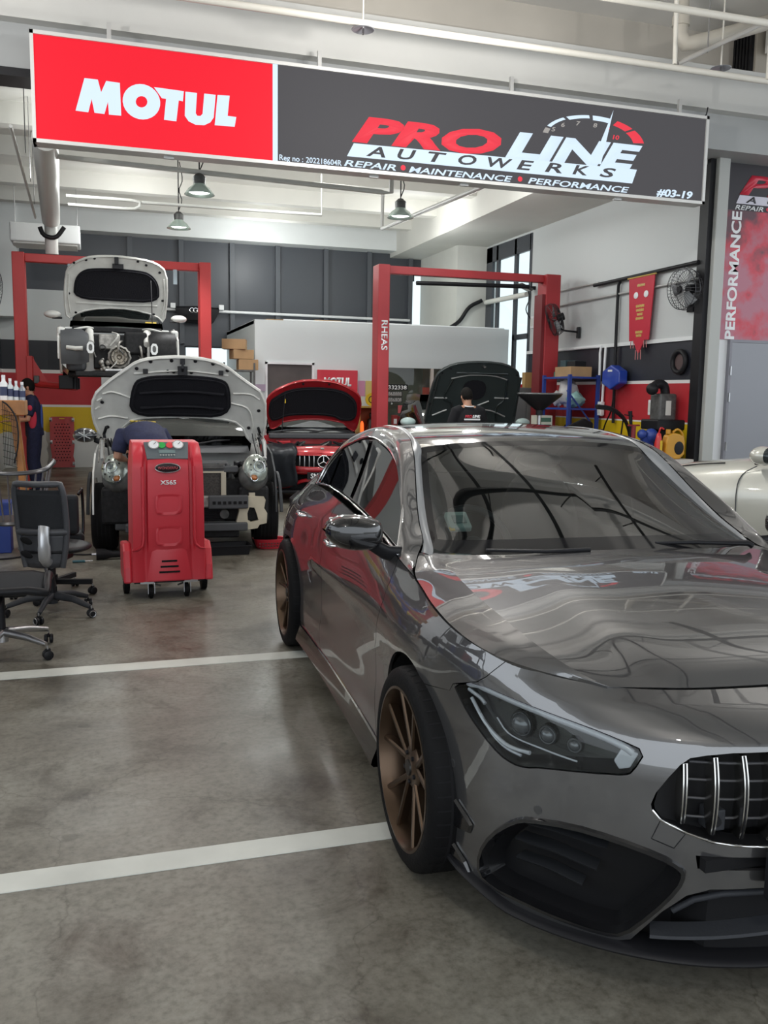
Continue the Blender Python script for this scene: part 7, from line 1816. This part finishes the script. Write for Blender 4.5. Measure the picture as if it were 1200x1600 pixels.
t = thing('belt_ring', 'dark ring-shaped ornament hung on the black band of the right wall', 'ornament', (7.73, 10.78, 2.10)); MB().torus((-.02, 0, 0), .145, .035, (1, 0, 0), 28, 8).build('ring', BLK, t, smooth=60); MB().cyl((-.01, 0, 0), (0, 0, 0), .11, n=24).build('ring_disc', M('ring_brown', (.08, .05, .05), .5), t)
bs = thing('steel_shelf', 'blue steel shelf rack against the right wall by the lift', 'shelf', (0, 0, 0))
for x in (7.15, 7.66):
    for y in (12.80, 13.66): MB().bx(x-.025, x+.025, y-.025, y+.025, 0, 1.95).build('upright', BLUE, bs)
for z in (1.92, 1.42, .8, .2): MB().bx(7.13, 7.68, 12.78, 13.68, z-.03, z).build('shelf_board', BLUE, bs)
MB().tube([(7.13, 12.84, 1.7), (7.62, 12.84, 1.15)], .016, 4).build('brace', BLUE, bs)
def carton(lb, x, y, z, w, d, h_, m_, cat='box', rz=0, nm='storage_box', grp=None):
    t = thing(nm, lb, cat, (x, y, z), rz, grp); MB().bx(-w/2, w/2, -d/2, d/2, 0, h_).build('box_body', m_, t, bevel=.005); MB().bx(-w/2-.002, w/2+.002, -d/2-.002, d/2+.002, h_-.03, h_-.026).build('lid_edge', m_, t); return t
carton('wide brown carton on top of the blue shelf rack', 7.40, 13.15, 1.92, .38, .52, .16, CARD, 'carton'); carton('small dark teal case on top of the wide brown carton', 7.40, 13.32, 2.08, .2, .18, .11, M('teal_case', (.03, .06, .07), .5)); carton('black tool box on top of the wide brown carton', 7.40, 13.05, 2.08, .2, .26, .09, BLK); carton('small green box on top of the blue shelf rack by the lift post', 7.40, 13.54, 1.92, .2, .16, .09, M('green_box', (.03, .14, .09), .5))
for i, (y, z, s_, m_, lb) in enumerate(((13.55, 1.42, .10, M('white_bag', (.55, .53, .52), .6), 'small white bag on the middle board of the blue rack, next to the post'), (13.25, 1.42, .15, M('white_bag'), 'large white bag in the middle of the blue rack\'s middle board'), (13.0, 1.42, .13, M('mint_bag', (.30, .50, .47), .5), 'mint green bag at the front end of the blue rack\'s middle board'))):
    bag('plastic_bag', (s_*1.1, s_, s_*(1.3, 1.5, .9)[i]), m_, lb, 'bags on the blue rack', (7.38, y, z+.002), i+5)
for i in range(4): carton(('dark box lowest on the blue rack at the back', 'dark box on the low board beside the post', 'dark box on the low board at the front', 'black case on the bottom board at the front')[i], 7.4, (13.5, 13.25, 13.0, 13.1)[i], (.2, .8, .8, .2)[i], .3, .2, (.3, .25, .35, .3)[i], BLK)
# cabinet & drainer by the right lift
t = thing('tool_cabinet', 'grey metal cabinet behind the right lift post', 'cabinet', (7.22, 14.62, 0)); MB().bx(-.33, .3, -.2, .2, 0, 1.75).build('cabinet_body', M('cabinet_grey', (.13, .14, .14), .45), t, bevel=.01); MB().bx(-.30, -.02, -.21, -.2, .1, 1.55).build('cabinet_door', M('cabinet_door_grey', (.16, .17, .17), .45), t); MB().bx(.0, .27, -.21, -.2, .1, 1.55).build('cabinet_door', M('cabinet_door_grey'), t)
carton('brown wooden frame box standing on the grey cabinet', 7.36, 14.62, 1.75, .24, .12, .27, M('frame_wood', (.40, .26, .10), .5)); carton('red rag box lying on the grey cabinet', 7.06, 14.58, 1.75, .22, .14, .06, RED)
t = thing('bottle_crate', 'stack of green and white filter boxes right of the silver extractor', 'crate', (6.20, 11.88, .9)); MB().bx(-.12, .12, -.1, .1, 0, .42).build('crate_body', M('crate_white', (.50, .50, .42), .5), t)
for k in range(4): MB().bx(-.10, .10, -.105, -.1, .03+.1*k, .09+.1*k).build('box_front', M('dark_green_print', (.03, .10, .06), .5), t)
MB().bx(-.2, .2, -.15, .15, -.9, 0).build('crate_stand', BLK, t)
t = thing('oil_drainer', 'black funnel-top oil drainer on a silver stem in front of the right lift', 'oil drainer', (5.96, 11.5, 0)); MB().lathe([(.31, 1.63), (.30, 1.60), (.13, 1.46), (.05, 1.40), (.05, 1.33), (0, 1.33)], n=36).build('funnel', BLK, t, smooth=50); MB().torus((0, 0, 1.63), .305, .014, (0, 0, 1), 40, 8).build('funnel_rim', M('rim_grey', (.12, .12, .125), .25, .4), t, smooth=60); MB().cyl((0, 0, .75), (0, 0, 1.36), .028, n=14).build('stem', STEEL, t, smooth=40); MB().cyl((0, 0, .04), (0, 0, .78), .17, n=24).build('tank', RED, t, smooth=40); MB().bx(-.06, .06, -.035, -.025, 1.05, 1.2).build('stem_label', WHITEP, t)
for k in range(3): MB().sphere((.15*math.cos(k*2.1), .15*math.sin(k*2.1), .025), .025, 10, 8).build('castor', BLK, t)
fl_ = thing('flood_light', 'grey floodlight on a bracket beside the corner window', 'floodlight', (7.60, 15.30, 3.58)); MB().box((-.08, -.05, 0), (.26, .16, .05), rotm(0, .35, .1)).build('lamp_head', ENGG, fl_, bevel=.008); MB().box((-.09, -.052, -.028), (.2, .12, .006), rotm(0, .35, .1)).build('lamp_glass', OFFWH, fl_); MB().tube(spl([(0, 0, -.02), (.04, 0, -.2), (-.02, 0, -.4), (.08, -.05, -.6)], 14), .01, 6).build('lead', BLK, fl_); MB().bx(.04, .15, -.03, .03, -.03, .03).build('bracket', BLK, fl_)
# wheel balancer, work bench, jug, red bottle, arch trims
t = thing('work_bench', 'low bench with a black top along the right wall, carrying oil jugs', 'bench', (7.33, 10.98, 0)); MB().bx(-.55, .40, -.38, .42, .80, .86).build('bench_top', M('bench_grey', (.42, .38, .32), .6), t); MB().bx(-.5, .35, -.34, .38, .0, .8).build('bench_body', BLK, t)
t = thing('tyre_machine', 'grey and black workshop machine with a swivelling head by the pillar', 'machine', (7.52, 10.85, .86)); MB().bx(-.12, .16, -.12, .12, .42, .80).build('column', ENGG, t, bevel=.03); MB().tube(spl([(.05, 0, .75), (.02, 0, .90), (-.08, 0, .93), (-.16, 0, .88)], 10), .065, 12).build('swivel_arm', BLK, t, smooth=60); MB().sphere((-.19, -.03, .86), .085, 16, 12).build('motor_head', BLK, t, smooth=180); MB().bx(-.2, .25, -.22, .2, .30, .44).build('table', BLK, t, bevel=.02); MB().bx(-.02, .06, -.13, -.12, .5, .7).build('rating_plate', OFFWH, t); MB().bx(-.1, .1, -.1, .1, 0, .3).build('pedestal', BLK, t)
t = thing('hand_pump', 'black upright hand tool standing left of the workshop machine', 'tool', (7.13, 10.98, .86)); MB().tube([(0, 0, 0), (0, 0, .30), (-.03, 0, .55)], [.02, .02, .03], 8).build('tube', BLK, t); MB().tube([(-.12, 0, .50), (.02, 0, .48)], .008, 6).build('handle', BLK, t); MB().cyl((0, 0, 0), (0, 0, .02), .07, n=14).build('foot', BLK, t)
t = thing('bench_vice', 'small red vice standing on the bench beside the blue one', 'vice', (7.02, 10.75, .86)); MB().tube([(-.09, 0, .36), (.09, 0, .36)], .012, 6).build('vice_bar', M('dark_red_iron', (.20, .015, .02), .5), t); MB().cyl((0, 0, 0), (0, 0, .36), .03, n=12).build('vice_screw', M('dark_red_iron'), t); MB().bx(-.05, .05, -.05, .05, 0, .12).build('vice_body', M('dark_red_iron'), t)
t = thing('bench_vice', 'blue workshop vice on the bench left of the machine pedestal', 'vice', (7.22, 10.72, .86)); MB().sphere((-.08, 0, .24), .07, 14, 10).build('knob', BLUE, t, smooth=180); MB().sphere((.06, 0, .22), .10, 14, 10).build('vice_body', BLUE, t, smooth=180); MB().bx(-.08, .08, -.04, .04, 0, .2).build('vice_foot', BLUE, t)
t = thing('oil_jug', 'amber plastic oil jug with handle on the bench, beside the pillar', 'jug', (7.15, 10.72, .86)); 
jq = rnd([(-.15, 0), (.15, 0), (.15, .26), (.10, .33), (-.05, .36), (-.15, .30)], 1); t.location = (7.42, 10.40, .78); MB().prism(jq, (0, .06, 0), (1, 0, 0), (0, 0, 1), .12).build('jug_body', YELP, t, bevel=.02, seg=3); MB().cyl((-.09, 0, .34), (-.09, 0, .40), .032, n=16).build('cap', YELP, t); MB().sphere((.05, -.062, .15), 1, 16, 10, (.075, .004, .09)).build('jug_label', BLK, t, smooth=180); MB().tube(spl([(-.02, 0, .36), (.06, 0, .40), (.14, 0, .33), (.15, 0, .22)], 12), .016, 8).build('handle', YELP, t, smooth=60)
MB().bx(-.3, .25, -.12, .12, -.78, 0).build('jug_stand', M('pale_stand', (.55, .52, .48), .6), t)
t = thing('red_bottle', 'red spouted oil bottle left of the amber jug', 'bottle', (7.20, 10.42, .78)); MB().lathe([(0, -.06), (.05, -.06), (.055, .2), (.04, .28), (.028, .34), (.0, .36)], n=18).build('bottle_body', M('bottle_red', (.55, .03, .03), .3), t, smooth=60); MB().tube(spl([(0, 0, .35), (.01, -.02, .42), (.06, -.02, .40)], 8), .012, 6).build('spout', M('bottle_red'), t); MB().bx(-.01, .025, -.057, -.05, .08, .25).build('bottle_label', YEL, t)
t = thing('arch_trim', 'curved black wheel-arch trim leaning above the clutter at the right wall', 'car part', (7.2, 11.55, 0)); MB().tube(spl([(-.30, 0, 1.46), (-.05, 0, 1.43), (.16, 0, 1.30), (.27, 0, 1.10), (.29, 0, .9), (.29, 0, .0)], 24), .045, 8, flat=.6).build('trim', BLK, t, smooth=60); MB().tube([(.16, 0, 1.30), (.05, .05, 0)], .012, 6).build('trim_stay', BLK, t)
t = thing('splash_guard', 'large black plastic guard lying on the bench left of the arch trim', 'car part', (6.9, 12.0, 0)); MB().prism([(-.42, 0), (.30, 0), (.22, 1.22), (.06, 1.28), (-.36, 1.10)], (0, .03, 0), (1, 0, 0), (0, 0, 1), .05).build('guard', BLK, t, bevel=.02)
t = thing('trim_part', 'black pointed trim part standing before the yellow band', 'car part', (7.15, 11.75, 0)); MB().prism([(-.22, 0), (.15, 0), (.1, 1.02), (-.02, 1.14), (-.16, .98)], (0, .03, 0), (1, 0, 0), (0, 0, 1), .06).build('trim_piece', BLK, t, bevel=.02)
# ---------------------------------------------------------------- people
def V3(*a): return Vector(a)
def fuse(mb, name, mat, parent, voxel, smooth_it=6, fac=.5):
    o = mb.build(name, mat, parent, smooth=180)
    md = o.modifiers.new('fuse', 'REMESH'); md.mode = 'VOXEL'; md.voxel_size = voxel; md.use_smooth_shade = True
    s = o.modifiers.new('soft', 'SMOOTH'); s.factor = fac; s.iterations = smooth_it
    return o
def hand(mb, wrist, d, palm_n, sg, curl=.5, k=1.0):
    """palm, four unequal bent fingers and a thumb leaving the side of the palm"""
    d = d.normalized(); n = (palm_n-d*palm_n.dot(d)).normalized(); s = d.cross(n)*sg
    for t in range(4):
        c = wrist+d*(.012+.022*t)*k
        mb.tube([c-s*.030*k, c+s*.030*k], .0135*k, 8)
    root = wrist+d*.085*k
    for i, (off, ln) in enumerate(((-.030, .060), (-.010, .074), (.010, .078), (.030, .070))):
        p = root+s*off*k; q = p-d*.02*k; dirs = []
        a = 0; pts = [q, p]
        for seg, f_ in ((.45, .35), (.32, .75), (.23, 1.1)):
            a = curl*f_; v = (d*math.cos(a)+n*math.sin(a)); pts.append(pts[-1]+v*ln*seg*k)
        mb.tube(pts, [.0095*k, .0092*k, .0085*k, .008*k, .0065*k], 8)
    b = wrist+d*.025*k+s*.026*k; t1 = (d*.6+s*.65+n*.3).normalized(); t2 = (d*.85+s*.25+n*.4).normalized()
    mb.tube([b, b+t1*.035*k, b+t1*.035*k+t2*.032*k], [.013*k, .011*k, .008*k], 8)
def person(name, label, loc, rz, J, shirt, trousers, hairm, extra=None, tuck=0):
    t = thing(name, label, 'person', loc, rz)
    j = {k: Vector(v) for k, v in J.items()}
    f = j['face'].normalized(); up = j['crown'].normalized(); sd = f.cross(up).normalized(); h_ = j['head']
    Rm = Matrix((sd, f, up)).transposed()
    b = MB()
    b.sphere(h_, 1, 24, 16, (.074, .092, .112), Rm); b.sphere(h_+f*.022-up*.060, 1, 18, 12, (.056, .062, .058), Rm)
    b.tube([h_+f*.088+up*.018, h_+f*.106-up*.012, h_+f*.100-up*.022], [.008, .014, .012], 8)       # nose
    b.tube([h_+f*.080+up*.030-sd*.045, h_+f*.090+up*.033, h_+f*.080+up*.030+sd*.045], [.009, .011, .009], 8)   # brow
    b.tube([h_+f*.082-up*.048-sd*.022, h_+f*.090-up*.048, h_+f*.082-up*.048+sd*.022], [.006, .008, .006], 8)   # lips
    for s in (-1, 1): b.sphere(h_+sd*.076*s-up*.008-f*.008, 1, 12, 8, (.012, .022, .034), Rm)
    b.tube([h_-up*.07-f*.01, j['neck']], [.055, .060], 14)
    b.tube([j['neck'], j['chest'], j['waist'], j['pelvis']], [.06, .10, .095, .10], 16)
    for s in 'LR':
        b.tube([j['neck'], j['sh'+s], j['el'+s].lerp(j['sh'+s], .5), j['el'+s], j['wr'+s].lerp(j['el'+s], .6), j['wr'+s]], [.05, .055, .046, .039, .037, .026], 12)
        dv = j['wr'+s]-j['el'+s]; hand(b, j['wr'+s], j.get('hd'+s, dv), j.get('pn'+s, Vector((0, 0, -1)) if abs(dv.normalized().z) < .8 else f), 1 if s == 'R' else -1)
        b.tube([j['hip'+s], j['kn'+s].lerp(j['hip'+s], .5), j['kn'+s], j['an'+s].lerp(j['kn'+s], .65), j['an'+s]], [.085, .075, .055, .052, .035], 12)
    body = fuse(b, 'body', SKIN, t, .0075)
    hm = MB(); vs = []; fs = []
    n, m = 28, 18
    for jj in range(m+1):
        ph = PI*.86*jj/m
        for i in range(n):
            a = 2*PI*i/n; p = Vector((math.sin(ph)*math.cos(a)*.084, math.sin(ph)*math.sin(a)*.101, math.cos(ph)*.121))
            if p.y > .03: p *= .90 if p.z < .045 else 1.0
            elif p.z < -.055: p *= .93
            p += Vector((0, -.007, .012)); vs.append(h_+Rm @ (p*(1+.02*math.sin(i*2.7+jj*1.9))))
    for jj in range(m):
        for i in range(n): fs.append((jj*n+i, (jj+1)*n+i, (jj+1)*n+(i+1) % n, jj*n+(i+1) % n))
    hm.add(vs, fs).build('hair', hairm, t, smooth=180)
    for s in (-1, 1): MB().sphere(h_+f*.083+sd*.030*s+up*.012, 1, 10, 8, (.011, .007, .006), Rm).build('eye', M('eye_dark', (.02, .015, .012), .2), t, smooth=180)
    sh = MB(); ch = j['chest']
    ax = (j['shR']-j['shL']).normalized(); bu = (j['neck']-j['pelvis']).normalized(); bf = bu.cross(ax).normalized()
    Rt = Matrix((ax, bf, bu)).transposed()
    rows = []
    for p, w, d_ in ((j['pelvis']-bu*.06, .185, .135), (j['pelvis']+bu*.05, .18, .13), (j['waist'], .175, .125), (j['waist'].lerp(ch, .5), .185, .128), (ch, .200, .130), (ch.lerp(j['neck'], .5), .190, .115), (ch.lerp(j['neck'], .82), .13, .085), (j['neck']+bu*.015, .068, .066)):
        rows.append([p+Rt @ Vector((w*math.cos(a), d_*math.sin(a), 0)) for a in [2*PI*i/24 for i in range(24)]])
    sh.grid(rows, True); sh.f.append(list(range(24))); sh.fm.append(0); sh.f.append(list(range(len(rows)*24-24, len(rows)*24))); sh.fm.append(0)
    for s in 'LR':
        e = j['sh'+s].lerp(j['el'+s], .80); i_ = j['sh'+s].lerp(j['neck'], .45)
        sh.tube([i_, j['sh'+s], j['sh'+s].lerp(e, .5), e], [.075, .078, .072, .070], 14)
    shirt_o = fuse(sh, 'shirt', shirt, t, .014, 5)
    tr = MB(); rows = []
    for p, w, d_ in ((j['pelvis']+bu*.04, .165, .12), (j['pelvis']-bu*.06, .178, .135)):
        rows.append([p+Rt @ Vector((w*math.cos(a), d_*math.sin(a), 0)) for a in [2*PI*i/24 for i in range(24)]])
    tr.grid(rows, True); tr.f.append(list(range(24))); tr.fm.append(0); tr.f.append(list(range(24, 48))); tr.fm.append(0)
    for s in 'LR': tr.tube([j['hip'+s]+Vector((0, 0, .05)), j['hip'+s].lerp(j['kn'+s], .5), j['kn'+s], j['kn'+s].lerp(j['an'+s], .6), j['an'+s]+Vector((0, 0, .0))], [.105, .096, .078, .072, .066], 14)
    fuse(tr, 'trousers', trousers, t, .015, 5)
    for s in 'LR':
        a = j['an'+s]; fo = j.get('toe', Vector((0, 1, 0)))
        so = MB(); so.tube([Vector((a.x, a.y, .045))-fo*.06, Vector((a.x, a.y, .05)), Vector((a.x, a.y, .045))+fo*.10, Vector((a.x, a.y, .032))+fo*.19], [.042, .048, .044, .030], 12); so.tube([Vector((a.x, a.y, .05)), Vector((a.x, a.y, .11))], [.045, .045], 12)
        fuse(so, 'shoe', M('shoe_black', (.015, .015, .016), .5), t, .010, 3)
    return t, shirt_o, j
DNAVY = M('navy_uniform', (.012, .014, .038), .8, noise=(25, .25)); UNIRED = M('uniform_red', (.42, .015, .04), .75)
p1, s1, j1 = person('person', 'man in navy and red work shirt standing side-on by the left lift post', (-.93, 14.62, 0), math.radians(88),
    dict(pelvis=(0, -.02, .95), waist=(0, -.01, 1.10), chest=(0, 0, 1.30), neck=(0, .02, 1.48), head=(0, .06, 1.62), face=(0, 1, -.12), crown=(0, .12, 1),
         shL=(-.19, 0, 1.42), elL=(-.23, .05, 1.14), wrL=(-.16, .30, 1.12), shR=(.19, 0, 1.42), elR=(.23, .03, 1.13), wrR=(.15, .28, 1.16),
         hipL=(-.09, -.02, .92), knL=(-.10, .02, .50), anL=(-.10, -.03, .08), hipR=(.09, -.02, .92), knR=(.10, .0, .50), anR=(.11, -.08, .08)), DNAVY, DNAVY, HAIR)
for s in (-1, 1):
    MB().sphere((.165*s, -.01, 1.16), 1, 16, 12, (.030, .062, .17)).build('side_panel', UNIRED, s1, smooth=180)
    MB().sphere((.268*s, .01, 1.31), 1, 12, 8, (.02, .035, .045)).build('sleeve_badge', UNIRED, s1, smooth=180)
MB().sphere((.0, -.128, 1.15), 1, 14, 10, (.10, .02, .22)).build('back_panel', M('uniform_blue', (.03, .06, .25), .75), s1, smooth=180)
p2, s2, j2 = person('person', 'dark-haired man in a black printed T-shirt seen from behind at the dark bonnet', (4.98, 11.72, 0), math.radians(2),
    dict(pelvis=(0, 0, .93), waist=(0, .01, 1.07), chest=(0, .03, 1.25), neck=(0, .06, 1.43), head=(0, .10, 1.575), face=(0, .9, -.35), crown=(0, .35, 1),
         shL=(-.19, .03, 1.37), elL=(-.28, .05, 1.09), wrL=(-.20, .28, 1.04), shR=(.19, .03, 1.37), elR=(.29, .05, 1.09), wrR=(.20, .28, 1.04),
         hipL=(-.09, 0, .90), knL=(-.10, .03, .49), anL=(-.11, -.02, .08), hipR=(.09, 0, .90), knR=(.10, .03, .49), anR=(.12, -.02, .08)), M('black_cotton', (.010, .010, .012), .8), NAVY, HAIR)
for w_, x, wd, mm in (('PRO', -.115, .11, M('print_red', (.50, .03, .05), .6)), ('LINE', .0, .12, WHITEP)): text('shirt_print', w_, (x, -.112, 1.285), .052, mm, width=wd, parent=s2, fat=.04, shear=.25, depth=.012)
MB().box((0, -.108, 1.262), (.24, .012, .022)).build('shirt_print', WHITEP, s2); MB().box((.02, -.106, 1.205), (.11, .012, .018)).build('shirt_print', M('print_grey', (.5, .5, .5), .6), s2); MB().box((-.055, -.106, 1.205), (.025, .012, .028)).build('shirt_print', WHITEP, s2)
MB().tube([(-.07, .0, 1.445), (-.05, -.03, 1.44), (0, -.045, 1.437), (.05, -.03, 1.44), (.07, .0, 1.445)], .008, 6).build('collar', WHITEP, s2)
p3, s3, j3 = person('person', 'mechanic in navy T-shirt bending over the white compact\'s engine, head hidden', (.48, 8.32, 0), math.radians(6),
    dict(pelvis=(.02, .0, .98), waist=(.0, .14, 1.08), chest=(-.03, .36, 1.185), neck=(-.05, .58, 1.15), head=(-.07, .66, .99), face=(0, .05, -1), crown=(0, 1, -.25),
         shL=(-.22, .42, 1.17), elL=(-.27, .40, .97), wrL=(-.18, .58, .93), shR=(.16, .46, 1.17), elR=(.24, .52, .99), wrR=(.12, .66, .945),
         hipL=(-.07, -.03, .92), knL=(-.10, .02, .50), anL=(-.10, -.12, .08), hipR=(.11, -.03, .92), knR=(.13, .02, .50), anR=(.14, -.12, .08)), NAVY, NAVY, HAIR)
tx = MB()
text('back_lettering', 'Proline', (-.145, .34, 1.293), .06, M('gold_thread', (.50, .36, .04), .6), (1, .25, -.04), (-.25, 1, .10), s3, fat=.02, width=.24, depth=.014)
